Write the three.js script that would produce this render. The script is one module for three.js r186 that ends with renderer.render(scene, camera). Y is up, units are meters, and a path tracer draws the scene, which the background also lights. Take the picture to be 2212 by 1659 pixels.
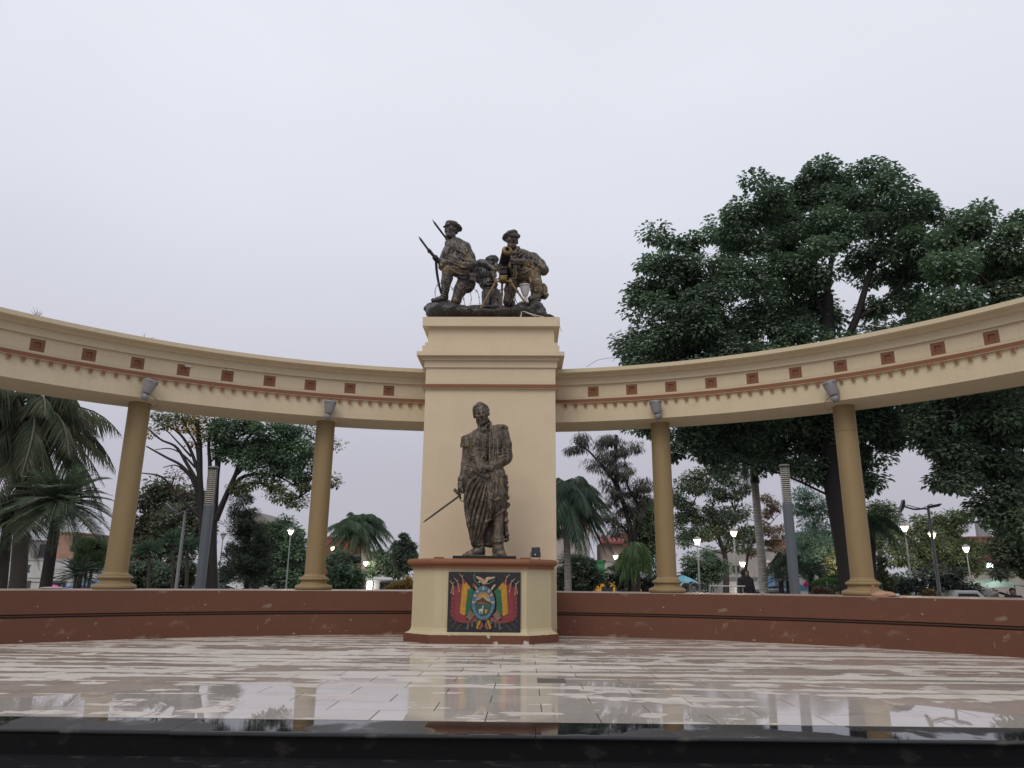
import * as THREE from 'three';
import { mergeGeometries } from 'three/addons/utils/BufferGeometryUtils.js';
import { RoundedBoxGeometry } from 'three/addons/geometries/RoundedBoxGeometry.js';
import { FontLoader } from 'three/addons/loaders/FontLoader.js';
import { TextGeometry } from 'three/addons/geometries/TextGeometry.js';

// ---------------------------------------------------------------- camera, sky, sun, exposure
const scene = new THREE.Scene();
const CAM = new THREE.Vector3(0.673, 0.95, 4.42);
const camera = new THREE.PerspectiveCamera(2 * Math.atan(829.5 / 1594.1) * 180 / Math.PI, 4 / 3, 0.1, 2000);
camera.position.copy(CAM);
camera.rotation.set(0.26102, 0.018496, 0.008372, 'YXZ');
camera.updateMatrixWorld(true);
scene.add(camera);
const renderer = new THREE.WebGLRenderer({ antialias: true });
renderer.toneMapping = THREE.LinearToneMapping;
renderer.toneMappingExposure = 1.0;
renderer.shadowMap.enabled = true;

function rng(s) { let a = s >>> 0; return () => { a = (a + 0x6D2B79F5) | 0; let t = Math.imul(a ^ (a >>> 15), 1 | a); t = (t + Math.imul(t ^ (t >>> 7), 61 | t)) ^ t; return ((t ^ (t >>> 14)) >>> 0) / 4294967296; }; }
// value noise
const PERM = (() => { const r = rng(5), p = new Uint8Array(512), q = [...Array(256).keys()]; for (let i = 255; i > 0; i--) { const j = Math.floor(r() * (i + 1)); [q[i], q[j]] = [q[j], q[i]]; } for (let i = 0; i < 512; i++) p[i] = q[i & 255]; return p; })();
function vnoise(x, y, z = 0) {
  const xi = Math.floor(x), yi = Math.floor(y), zi = Math.floor(z); let u = x - xi, v = y - yi, w = z - zi; u = u * u * (3 - 2 * u); v = v * v * (3 - 2 * v); w = w * w * (3 - 2 * w);
  const h = (a, b, c) => PERM[PERM[PERM[a & 255] + (b & 255)] + (c & 255)] / 255;
  const l = (a, b, t) => a + (b - a) * t;
  return l(l(l(h(xi, yi, zi), h(xi + 1, yi, zi), u), l(h(xi, yi + 1, zi), h(xi + 1, yi + 1, zi), u), v), l(l(h(xi, yi, zi + 1), h(xi + 1, yi, zi + 1), u), l(h(xi, yi + 1, zi + 1), h(xi + 1, yi + 1, zi + 1), u), v), w);
}
function fbm(x, y, z = 0, o = 4) { let s = 0, a = .5, t = 0; for (let i = 0; i < o; i++) { s += a * vnoise(x, y, z); t += a; a *= .5; x = x * 2.03 + 17.1; y = y * 2.03 + 5.7; z = z * 2.03 + 3.3; } return s / t; }
{ // overcast evening sky: pale grey, a little darker towards the horizon
  const w = 512, h = 256, d = new Float32Array(w * h * 4);
  const stops = [[-90, .34, .33, .33], [-4, .43, .425, .48], [0, .46, .455, .52], [8, .515, .51, .585], [18, .635, .645, .73], [27, .735, .76, .85], [36, .775, .81, .89], [50, .77, .81, .89], [90, .76, .80, .88]];
  for (let y = 0; y < h; y++) {
    const el = ((y + .5) / h - .5) * 180;
    let k = 0; while (k < stops.length - 2 && el > stops[k + 1][0]) k++;
    const a = stops[k], b = stops[k + 1], t = Math.min(1, Math.max(0, (el - a[0]) / (b[0] - a[0])));
    for (let x = 0; x < w; x++) {
      const i = (y * w + x) * 4, az = (x + .5) / w * 6.2832, ce = Math.cos(el / 57.3), dx = ce * Math.cos(az), dz = ce * Math.sin(az), dy = Math.sin(el / 57.3), m = 1 + .085 * (fbm(dx * 2.2 + 9, dy * 4.4, dz * 2.2, 4) - .5) + .03 * (fbm(dx * 7 + 3, dy * 12, dz * 7, 3) - .5);
      for (let c = 0; c < 3; c++) d[i + c] = (a[c + 1] + (b[c + 1] - a[c + 1]) * t) * m;
      d[i + 3] = 1;
    }
  }
  const t = new THREE.DataTexture(d, w, h, THREE.RGBAFormat, THREE.FloatType);
  t.mapping = THREE.EquirectangularReflectionMapping; t.magFilter = THREE.LinearFilter; t.minFilter = THREE.LinearFilter; t.needsUpdate = true;
  scene.background = t; scene.environment = t;
}
const sun = new THREE.DirectionalLight(0xfff0dc, 1.05);
sun.name = 'sun'; sun.position.set(-20, 56, 40); sun.target.position.set(0, 0, -8);
sun.castShadow = true; sun.shadow.radius = 60; sun.shadow.mapSize.set(2048, 2048);
Object.assign(sun.shadow.camera, { left: -60, right: 60, top: 60, bottom: -60, near: 1, far: 250 });
scene.add(sun, sun.target);

// ---------------------------------------------------------------- helpers
let seed = 7;
const R0 = rng(11);
const V = (x, y, z) => new THREE.Vector3(x, y, z);
const rad = d => d * Math.PI / 180;
const ray = new THREE.Matrix4().extractRotation(camera.matrixWorld);
const F = 1594.1;
// the point on the plane z = const that the photograph (2212 wide) shows at x, y
function at(px, py, z) { const d = V((px - 1106) / F, -(py - 829.5) / F, -1).applyMatrix4(ray); const t = (z - CAM.z) / d.z; return CAM.clone().addScaledVector(d, t); }
const atd = (px, py, d) => at(px, py, CAM.z - d);
const used = {};
function numbered(n) { const k = used[n] = (used[n] ?? -1) + 1; return k ? n + '_' + String(k).padStart(3, '0') : n; }
function shadows(o) { o.castShadow = true; o.receiveShadow = true; return o; }
function thing(name, label, category, pos = [0, 0, 0], turn = 0, group) {
  const o = new THREE.Group(); o.name = numbered(name); o.position.set(...pos); o.rotation.y = turn;
  o.userData = { label, category }; if (group) o.userData.group = group; scene.add(o); return o;
}
function part(name, geo, mat, parent, label) {
  const m = shadows(new THREE.Mesh(Array.isArray(geo) ? mergeGeometries(geo.map(g => g.index ? g.toNonIndexed() : g)) : geo, mat));
  m.name = name; if (label) m.userData.label = label; parent.add(m); return m;
}
function single(name, geo, mat, label, category, group) { const m = part(name, geo, mat, scene); m.name = numbered(name); m.userData = { label, category }; if (group) m.userData.group = group; return m; }
function struct(name, geo, mat, label) { const m = part(name, geo, mat, scene); m.name = numbered(name); m.userData = { kind: 'structure', label }; return m; }
const box = (w, h, d, x = 0, y = 0, z = 0) => new THREE.BoxGeometry(w, h, d).translate(x, y, z);
const rbox = (w, h, d, x = 0, y = 0, z = 0, r = .01) => new RoundedBoxGeometry(w, h, d, 2, Math.min(r, w / 2.01, h / 2.01, d / 2.01)).translate(x, y, z);
function bar(a, b, r1, r2 = r1, n = 8) { const d = b.clone().sub(a), g = new THREE.CylinderGeometry(r2, r1, d.length(), n); g.applyQuaternion(new THREE.Quaternion().setFromUnitVectors(V(0, 1, 0), d.clone().normalize())); const c = a.clone().add(b).multiplyScalar(.5); return g.translate(c.x, c.y, c.z); }
const tube = (pts, r, n = 24, k = 6) => new THREE.TubeGeometry(new THREE.CatmullRomCurve3(pts), n, r, k);
const lathe = (pts, n = 32) => new THREE.LatheGeometry(pts.map(p => new THREE.Vector2(p[0], p[1])), n);
const L = (r, g, b) => new THREE.Color().setRGB(r, g, b);
function mat(c, o = {}) { return new THREE.MeshStandardMaterial({ color: Array.isArray(c) ? L(...c) : c, roughness: .8, ...o }); }
const toS = v => Math.round(255 * Math.min(1, Math.max(0, v <= .0031308 ? 12.92 * v : 1.055 * Math.pow(v, 1 / 2.4) - .055)));
function tex(w, h, f, { srgb = true, repeat = [1, 1], offset = [0, 0] } = {}) { // f(u, v) -> [r, g, b] linear, v up
  const d = new Uint8Array(w * h * 4);
  for (let y = 0; y < h; y++) for (let x = 0; x < w; x++) { const c = f((x + .5) / w, (y + .5) / h), i = (y * w + x) * 4; for (let k = 0; k < 3; k++) d[i + k] = srgb ? toS(c[k]) : Math.round(255 * Math.min(1, Math.max(0, c[k]))); d[i + 3] = 255; }
  const t = new THREE.DataTexture(d, w, h); t.colorSpace = srgb ? THREE.SRGBColorSpace : THREE.NoColorSpace; t.wrapS = t.wrapT = THREE.RepeatWrapping; t.magFilter = THREE.LinearFilter; t.minFilter = THREE.LinearMipmapLinearFilter; t.generateMipmaps = true; t.repeat.set(...repeat); t.offset.set(...offset); t.needsUpdate = true; return t;
}
function uvBox(g, s = 1) { // uv in metres from position and normal
  if (g.index) g = g.toNonIndexed(); const p = g.attributes.position, n = g.attributes.normal, uv = new Float32Array(p.count * 2);
  for (let i = 0; i < p.count; i++) { const ax = Math.abs(n.getX(i)), ay = Math.abs(n.getY(i)), az = Math.abs(n.getZ(i)); const x = p.getX(i), y = p.getY(i), z = p.getZ(i); const [u, v] = ay > ax && ay > az ? [x, z] : ax > az ? [z, y] : [x, y]; uv[2 * i] = u * s; uv[2 * i + 1] = v * s; }
  g.setAttribute('uv', new THREE.BufferAttribute(uv, 2)); return g;
}
// a solid swept along an arc about the plaza's centre; profile is a closed list of [radius, height]
function sweep(profile, a0, a1, n) {
  const pos = [], uv = [], nor = [], idx = [];
  let area = 0; profile.forEach((p, i) => { const q = profile[(i + 1) % profile.length]; area += p[0] * q[1] - q[0] * p[1]; });
  const sgn = area > 0 ? 1 : -1; let run = 0;
  profile.forEach((p, i) => {
    const q = profile[(i + 1) % profile.length], dr = q[0] - p[0], dy = q[1] - p[1], l = Math.hypot(dr, dy), nr = dy / l * sgn, ny = -dr / l * sgn, b = pos.length / 3;
    for (let k = 0; k <= n; k++) { const a = a0 + (a1 - a0) * k / n, s = Math.sin(a), c = -Math.cos(a);
      for (const [e, v] of [[p, run], [q, run + l]]) { pos.push(e[0] * s, e[1], e[0] * c); nor.push(nr * s, ny, nr * c); uv.push(a * 10, Math.abs(dy) > Math.abs(dr) ? e[1] : v); } }
    for (let k = 0; k < n; k++) { const o = b + 2 * k; sgn < 0 ? idx.push(o, o + 2, o + 1, o + 1, o + 2, o + 3) : idx.push(o, o + 1, o + 2, o + 1, o + 3, o + 2); }
    run += l;
  });
  const tri = THREE.ShapeUtils.triangulateShape(profile.map(p => new THREE.Vector2(...p)), []);
  for (const [a, f] of [[a0, -1], [a1, 1]]) { const b = pos.length / 3, s = Math.sin(a), c = -Math.cos(a); for (const p of profile) { pos.push(p[0] * s, p[1], p[0] * c); nor.push(f * Math.cos(a), 0, f * Math.sin(a)); uv.push(p[0], p[1]); } for (const t of tri) idx.push(b + t[0], b + t[1], b + t[2]); }
  const g = new THREE.BufferGeometry(); g.setAttribute('position', new THREE.Float32BufferAttribute(pos, 3)); g.setAttribute('normal', new THREE.Float32BufferAttribute(nor, 3)); g.setAttribute('uv', new THREE.Float32BufferAttribute(uv, 2)); g.setIndex(idx); return g;
}
const polar = (r, a, y) => V(r * Math.sin(a), y, -r * Math.cos(a));

// ---------------------------------------------------------------- paint and stone
function plaster(c, amt, seedOff, dirt = 0) {
  return tex(512, 512, (u, v) => { const P = 8; const n = fbm(u * P + seedOff, v * P, 1, 5) - .5, m = fbm(u * 40, v * 40, seedOff, 3) - .5; let k = 1 + amt * (n * 1.2 + m * .5);
    const e = fbm(u * 14 + 31 + seedOff, v * 14 + 9, 2, 4), sp = e > .76 ? (e - .76) * dirt * 2 : 0; const dr = fbm(u * 60 + seedOff, v * 3.2, 7, 3), ds = dr > .60 ? Math.min(.10, (dr - .60) * .9) * dirt : 0; k *= 1 - ds; return [c[0] * k * (1 - sp), c[1] * k * (1 - sp * 1.02), c[2] * k * (1 - sp * 1.05)]; });
}
const fineBump = tex(256, 256, (u, v) => { const a = fbm(u * 32, v * 32, 4, 3); return [a, a, a]; }, { srgb: false });
function paint(c, amt, off, dirt, scale = .45, o = {}) { const t = plaster(c, amt, off, dirt); t.repeat.set(scale, scale); const b = fineBump.clone(); b.repeat.set(3, 3); return new THREE.MeshStandardMaterial({ map: t, roughness: .62, bumpMap: b, bumpScale: .0015, ...o }); }
const M = {
  cream: paint([.63, .52, .365], .08, 3, .12), beam: paint([.60, .505, .345], .10, 13, .4), pedestal: paint([.50, .43, .27], .11, 23, .6),
  column: paint([.27, .195, .094], .10, 33, .4), brown: paint([.15, .056, .028], .2, 43, .4), band: paint([.21, .082, .036], .14, 53, .3),
};
// ---------------------------------------------------------------- the ground and the tiled platform
const GY = -.65;
const groundTex = tex(512, 512, (u, v) => { const n = fbm(u * 9, v * 9, 7, 5), m = fbm(u * 60, v * 60, 2, 2), k = .7 + .6 * n, g = m > .5 ? 1 : .8; return [.10 * k * g, .10 * k * g, .085 * k * g]; });
groundTex.repeat.set(.08, .08);
{
  const g = new THREE.PlaneGeometry(1600, 1600, 8, 8).rotateX(-Math.PI / 2).translate(0, GY, -300), uv = g.attributes.uv, p = g.attributes.position; for (let i = 0; i < p.count; i++) uv.setXY(i, p.getX(i), p.getZ(i));
  struct('ground', g, new THREE.MeshStandardMaterial({ map: groundTex, roughness: .7 }), 'wet grey paving and lawn of the square around the monument');
}
const TW = .815, TD = .41, TZ = -1.175;
// where the rain still stands on the tiles: bands along the rows, ragged patches, one big sheet at the right front
const FX0 = -11, FX1 = 11, FZ0 = -10.2, FZ1 = -1.1;
function wet(x, z) { // above 0: a film of water, below: tile that has dried; the dry bands follow the rows of tiles
  const row = (TZ - z) / TD, id = Math.floor(row), fr = row - id;
  const blob = (cx, cz, rx, rz) => Math.max(0, 1 - ((x - cx) / rx) ** 2 - ((z - cz) / rz) ** 2);
  const c = .12 + .76 * vnoise(x * .34 + id * 3.3, id * 8.8, 2), jag = fbm(x * 4.2 + id * 5, fr * 2.2 + id * 3, 5, 5) - .5;
  let h = -.145 + .62 * vnoise(x * .42 + id * 7.7, id * 2.3, 7) + .55 * jag + .34 * (fbm(x * .5, z * .5, 12, 2) - .5);
  h -= .42 * blob(4.1, -1.2, 2.6, 1.5) + .30 * blob(.2, -1.9, 2.3, 1.3) + .2 * blob(-3.4, -1.5, 1.6, 1.1) + .22 * blob(-2.3, -2.6, 1.3, 1.6) + .25 * blob(2.2, -2.0, 1.8, 1.4);
  const spot = fbm(x * 2.4, z * 5.2, 15, 4);
  return Math.min(Math.abs(fr - c) - h, (.64 - spot) * 1.6 + .25 * blob(4.1, -1.2, 2.6, 1.5));
}
// standing puddles near the step are smooth, the thin film further back is a little rougher
const wetRough = (x, z) => .014 + .085 * Math.min(1, Math.max(0, (fbm(x * .7, z * .9, 4, 3) - .38) * 3.2 + Math.min(.7, (-z - 2.6) * .22)));
const wetAt = (x, z) => { const t = Math.min(1, Math.max(0, wet(x, z) / .07 + .5)); return t * t * (3 - 2 * t); };
const fu = (x) => (x - FX0) / (FX1 - FX0), fv = (z) => (z - FZ0) / (FZ1 - FZ0);
const tileRough = tex(2048, 1536, (u, v) => { const x = FX0 + u * (FX1 - FX0), z = FZ0 + v * (FZ1 - FZ0), dry = .52 + .14 * (fbm(x * 5, z * 5, 8, 3) - .5), r = dry + (wetRough(x, z) - dry) * wetAt(x, z); return [0, r, 0]; }, { srgb: false });
const tileMap = tex(2048, 1536, (u, v) => { const x = FX0 + u * (FX1 - FX0), z = FZ0 + v * (FZ1 - FZ0), n = fbm(x * 3, z * 4, 1, 4) - .5, m = fbm(x * 16, z * 20, 3, 3) - .5, s = fbm(x * 2.2 + 7, z * 3, 9, 4), st = s > .66 ? (s - .66) * 1.5 : 0, k = (1 + .16 * n + .10 * m - st) * (1 - .15 * wetAt(x, z)); return [.53 * k, .478 * k, .432 * k]; });
const tileMats = [.94, 1, 1.05].map(k => new THREE.MeshStandardMaterial({ map: tileMap, color: L(k, k, k), roughnessMap: tileRough, roughness: 1 }));
{
  const floor = new THREE.Group(); floor.name = 'floor'; floor.userData = { kind: 'structure', label: 'wet beige tiled platform in front of the monument' }; scene.add(floor);
  const bed = uvBox(box(24, .6, 10.6, 0, -.306, -6.475)); part('mortar_bed', bed, mat([.10, .085, .07], { roughness: .9 }), floor);
  const tiles = [], r = rng(21);
  for (let j = 0; j < 23; j++) for (let i = -13; i < 13; i++) {
    const x0 = .40 + (j % 2 ? TW / 2 : 0) + i * TW, z1 = TZ - j * TD; let xa = x0 + .0045, xb = x0 + TW - .0045;
    const za = z1 - TD + .0018, zb = z1 - .0018, cx = (xa + xb) / 2, cz = (za + zb) / 2;
    if (Math.hypot(cx, cz) > 10.3 || Math.abs(cx) > 10) continue;
    if (Math.abs(cx) < .7 && cz < -8.4) continue;
    const drain = j === 5 && i === 0; tiles.push({ xa: drain ? xa + .27 : xa, xb, za, zb, cx, cz, y: (r() - .5) * .0012, m: Math.floor(r() * 3), ru: r(), rv: r(), d: -cz * 1 + Math.abs(cx) * .45 });
  }
  tiles.sort((a, b) => a.d - b.d);
  const make = t => {
    const g = new THREE.BoxGeometry(t.xb - t.xa, .02, t.zb - t.za).translate((t.xa + t.xb) / 2, t.y - .01, (t.za + t.zb) / 2), p = g.attributes.position, uv = g.attributes.uv;
    for (let i = 0; i < p.count; i++) { const x = p.getX(i), z = p.getZ(i); uv.setXY(i, fu(x), fv(z)); }
    return g;
  };
  tiles.slice(0, 298).forEach((t, i) => part(i ? 'tile_' + String(i).padStart(3, '0') : 'tile', make(t), tileMats[t.m], floor));
  const far = part('far_tiles', tiles.slice(298).map(make), tileMats[1], floor); far.userData.kind = 'stuff';
  part('drain_cover', rbox(.255, .016, .39, .547, -.010, TZ - 5.5 * TD, .004), mat([.13, .10, .06], { roughness: .5 }), floor, 'small dark olive drain cover set among the pale tiles');
}
// black granite steps in front of the tiles
const graniteMap = tex(512, 512, (u, v) => { const n = vnoise(u * 240, v * 240, 1), f = fbm(u * 7, v * 7, 3, 4), s = n > .86 ? .012 : 0, d = fbm(u * 13 + 4, v * 22, 6, 5), mud = d > .68 ? (d - .68) * .35 : 0; return [.0105 + .006 * f + s + mud, .0112 + .006 * f + s + mud * .85, .013 + .006 * f + s + mud * .7]; });
const graniteRough = tex(1024, 256, (u, v) => { const a = fbm(u * 24, v * 5, 2, 5), t = Math.min(1, Math.max(0, (a - .40) / .07)); return [0, .42 + (.04 - .42) * t, 0]; }, { srgb: false });
graniteMap.repeat.set(.5, .5); graniteRough.repeat.set(.08, .32);
const granite = new THREE.MeshStandardMaterial({ map: graniteMap, roughnessMap: graniteRough, roughness: 1 });
const wetGranite = new THREE.MeshStandardMaterial({ map: graniteMap, roughness: .12 });
const riserM = new THREE.MeshPhysicalMaterial({ map: graniteMap, color: L(.35, .35, .35), roughness: .35, specularIntensity: .4 });
{
  const steps = new THREE.Group(); steps.name = 'step'; steps.userData = { kind: 'structure', label: 'polished black granite steps leading up to the tiled platform' }; scene.add(steps);
  const joints = [-14, -10.2, -7.1, -4.7, -2.35, -1.62, .748, 3.05, 4.6, 7.2, 10.5, 14];
  for (let s = 0; s < 4; s++) {
    const y = -.002 - s * .158, zf = -.725 + s * .46, zb = s ? zf - .505 : TZ + .001;
    for (let i = 0; i + 1 < joints.length; i++) {
      const o = s % 2 ? .37 : 0, w = joints[i + 1] - joints[i] - .004, x = (joints[i] + joints[i + 1]) / 2 + o, sh = new THREE.Shape(), r = .017; // tread with a rounded nose
      const dz = s === 0 && i === 3 ? -.035 : s === 0 && i === 4 ? -.02 : 0;
      sh.moveTo(zb, 0); sh.lineTo(zf + dz - r, 0); for (let k = 1; k <= 6; k++) sh.lineTo(zf + dz - r + r * Math.sin(k / 6 * Math.PI), -r + r * Math.cos(k / 6 * Math.PI)); sh.lineTo(zb, -.034);
      const g = new THREE.ExtrudeGeometry(sh, { depth: w, bevelEnabled: false }).rotateY(-Math.PI / 2).translate(x + w / 2, y, 0);
      part('tread_slab', uvBox(g), s ? wetGranite : granite, steps);
    }
    part('riser', uvBox(box(28, .124, .03, 0, y - .034 - .062, zf - .052)), riserM, steps);
  }
  part('step_core', box(27.9, .42, 1.2, 0, -.43, -1.2).translate(0, 0, .3), mat([.03, .03, .03]), steps);
}
// ---------------------------------------------------------------- low curved walls
const RW = 9.745, WT = .757, A0 = rad(6.2), A1 = rad(76);
const chips = tex(1024, 512, (u, v) => { // brown paint with flaked spots of pale plaster and faint scuffs
  const n = fbm(u * 7, v * 4, 3, 5) - .5, m = fbm(u * 70, v * 30, 5, 3) - .5; let b = 1 + .2 * n + .16 * m; let c = [.122 * b, .043 * b, .021 * b];
  const scuff = fbm(u * 26 + 3, v * 9, 11, 5), pat = fbm(u * 5 + 8, v * 3, 1, 3); if (scuff > .62 && pat > .57) { const k = Math.min(.3, (scuff - .62) * 2.4 * (pat - .55) * 8); c = c.map((e, i) => e + ([.42, .36, .31][i] - e) * k); }
  const f = fbm(u * 54 + 1.7, v * 27 + .3, 21, 3), g = fbm(u * 9 + 3, v * 5, 31, 2); if (f > .85 && g > .60) c = [.46, .42, .38];
  return c;
});
chips.repeat.set(.24, .9);
const wallPaint = new THREE.MeshStandardMaterial({ map: chips, roughness: .6, bumpMap: fineBump, bumpScale: .001 });
const topMap = plaster([.33, .25, .2], .5, 63, 1.2); topMap.repeat.set(.6, .6);
const wallTop = new THREE.MeshStandardMaterial({ map: topMap, roughness: .45 });
for (const s of [-1, 1]) {
  const side = s < 0 ? 'left' : 'right';
  const w = thing('low_wall', `low curved brown wall running ${side} of the pedestal under the ${side} pair of columns`, 'wall', [0, 0, 0]);
  const a = s < 0 ? [-A1, -A0] : [A0, A1];
  part('lower_course', sweep([[RW, -.02], [11.9, -.02], [11.9, .352], [RW, .352]], ...a, 90), wallPaint, w);
  part('groove', sweep([[RW + .045, .352], [11.88, .352], [11.88, .411], [RW + .045, .411], [RW + .045, .392], [RW + .012, .392], [RW + .012, .375], [RW + .045, .375]], ...a, 90), mat([.075, .032, .018], { roughness: .7 }), w);
  part('upper_course', sweep([[RW, .411], [11.9, .411], [11.9, WT - .004], [RW, WT - .004]], ...a, 90), wallPaint, w);
  part('wall_top', sweep([[RW + .006, WT - .004], [11.894, WT - .004], [11.894, WT], [RW + .006, WT]], ...a, 90), wallTop, w);
}
// ---------------------------------------------------------------- columns
const RC = 10.955, YB = 4.087;
const colLabels = { '-2': 'tan column farthest left in the photo, in front of the palm fronds', '-1': 'tan column between the far left column and the central pillar', '1': 'tan column just right of the central pillar, under the second lamp', '2': 'tan column farthest right, with a thin ring joint below its top' };
for (const [k, deg] of [[-2, -36.34], [-1, -18.24], [1, 18.24], [2, 36.34]]) {
  const p = polar(RC, rad(deg), WT), c = thing('column', colLabels[k], 'column', [p.x, WT, p.z], -rad(deg), 'columns of the curved colonnade');
  const arc = (cx, cy, rx, ry, t0, t1, n = 8) => [...Array(n + 1)].map((_, i) => { const t = rad(t0 + (t1 - t0) * i / n); return [cx + rx * Math.cos(t), cy + ry * Math.sin(t)]; });
  part('base_moulding', lathe([[.02, 0], [.33, 0], ...arc(.32, .042, .037, .042, -90, 90), [.305, .084], [.305, .098], ...arc(.30, .138, .055, .04, -90, -180, 6), [.245, .17], ...arc(.25, .199, .034, .03, -90, 90), [.25, .229], [.248, .244], ...arc(.25, .30, .06, .056, -90, -180, 6)].map(q => [q[0], q[1] + .001]), 40), M.column, c);
  const top = YB - WT + .004;
  if (k === 2) { part('shaft', [lathe([[.19, .299], [.1885, 2.848]], 40), lathe([[.1885, 2.848], [.181, 2.851], [.181, 2.855], [.1885, 2.858]], 40), lathe([[.1885, 2.858], [.187, top]], 40)], M.column, c); }
  else part('shaft', lathe([[.19, .299], [.188, 2], [.187, top]], 40), M.column, c);
}
// ---------------------------------------------------------------- curved entablature, one beam on each side of the pillar
const RF = 10.4325, RB = 11.43, TA = [], STEP = 4.285;
for (const s of [-1, 1]) {
  const side = s < 0 ? 'left' : 'right', b = thing('curved_beam', `cream curved beam with brown square tiles resting on the two ${side} columns`, 'beam');
  const a = s < 0 ? [-A1, -rad(5.4)] : [rad(5.4), A1], first = s < 0 ? -11.76 : 11.42;
  part('beam_body', sweep([[RF, YB], [RB, YB], [RB, 5.05], [RF + .1, 5.05], [RF + .1, 4.815], [RF + .03, 4.815], [RF + .03, 4.601], [RF, 4.601]].reverse(), ...a, 110), M.beam, b);
  part('upper_frieze', sweep([[RF, 4.815], [RF + .1, 4.815], [RF + .1, 4.86], [RF, 4.86]], ...a, 110), M.beam, b);
  part('cornice', sweep([[RF - .048, 4.858], [RF + .12, 4.858], [RF + .12, 5.0], [RB + .18, 5.0], [RB + .18, 5.137], [RF - .27, 5.137], [RF - .27, 5.06], [RF - .245, 5.055], [RF - .235, 5.045], [RF - .17, 5.045], [RF - .125, 5.032], [RF - .098, 5.008], [RF - .095, 4.998], [RF - .062, 4.996], [RF - .048, 4.99]], ...a, 110), M.beam, b);
  part('string_course', sweep([[RF - .05, 4.474], [RF + .02, 4.474], [RF + .02, 4.545], [RF - .05, 4.545]], ...a, 110), M.band, b);
  part('string_course_soffit', sweep([[RF - .049, 4.469], [RF + .018, 4.469], [RF + .018, 4.474], [RF - .049, 4.474]], ...a, 110), M.beam, b);
  const hw = rad(.607), ks = [...Array(14).keys()].map(k => rad(first + s * STEP * k));
  const fr = new THREE.Shape(); fr.moveTo(-.11, -.104); fr.lineTo(.11, -.104); fr.lineTo(.11, .104); fr.lineTo(-.11, .104); fr.closePath();
  const ho = new THREE.Path(); ho.moveTo(-.05, -.05); ho.lineTo(-.05, .052); ho.lineTo(.05, .052); ho.lineTo(.05, -.05); ho.closePath(); fr.holes.push(ho);
  const frame = new THREE.ExtrudeGeometry(fr, { depth: .02, bevelEnabled: false }).translate(0, 0, -.011), plate = box(.21, .204, .006, 0, 0, -.016);
  const tileG = uvBox(mergeGeometries([frame, plate.toNonIndexed()]));
  ks.forEach((t, k) => {
    const prev = k ? ks[k - 1] + s * hw : (s < 0 ? a[1] : a[0]), here = t - s * hw;
    part('frieze_panel', sweep([[RF, 4.603], [RF + .032, 4.603], [RF + .032, 4.813], [RF, 4.813]], Math.min(prev, here), Math.max(prev, here), 8), M.beam, b);
    if (k > 11) return;
    const m = part('frieze_tile', tileG, M.band, b); m.position.copy(polar(RF + .012, t, 4.708)); m.rotation.y = -t;
  });
  const last = ks[13] + s * hw; part('frieze_panel', sweep([[RF, 4.603], [RF + .032, 4.603], [RF + .032, 4.813], [RF, 4.813]], Math.min(last, s * A1), Math.max(last, s * A1), 8), M.beam, b);
  const dg = box(.062, .08, .065), dm = [M.beam, M.beam, M.beam, M.beam, M.band, M.beam], d0 = s < 0 ? -8.24 : 8.31;
  for (let k = 0; k < 50; k++) { const t = rad(d0 + s * 1.107 * k), m = part('dentil', dg, dm, b); m.position.copy(polar(RF - .049 + .0325, t, 4.431)); m.rotation.y = -t; }
}
// ---------------------------------------------------------------- the central pillar and its pedestal
const PZ = -9.45, PH = 1.262;
{
  const p = thing('pillar', 'tall cream pillar with stepped cornices in the middle of the colonnade', 'pillar', [-.005, 0, 0]);
  const blk = (n, d, y0, y1, m = M.cream, back = -11.75) => part(n, uvBox(box(2 * (PH + d), y1 - y0, (PZ + d) - back + d, 0, (y0 + y1) / 2, ((PZ + d) + (back - d)) / 2)), m, p);
  blk('shaft', 0, 0, 4.562); blk('band_soffit', .058, 4.555, 4.561); blk('painted_band', .062, 4.5605, 4.633, M.band);
  blk('upper_shaft', .004, 4.633, 4.982); blk('fascia', .036, 4.979, 5.118); blk('fascia_upper', .08, 5.116, 5.178); blk('corona', .176, 5.184, 5.264); blk('corona_bed', .10, 5.178, 5.184);
  blk('step_block', .084, 5.264, 5.414); blk('step_block', .036, 5.414, 5.492); blk('neck', -.012, 5.492, 5.816);
  blk('cap', .096, 5.816, 6.004);
}
const ped = thing('pedestal', 'cream chamfered pedestal with brown rim and skirting carrying the officer statue', 'pedestal', [-.03, 0, 0]);
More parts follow.
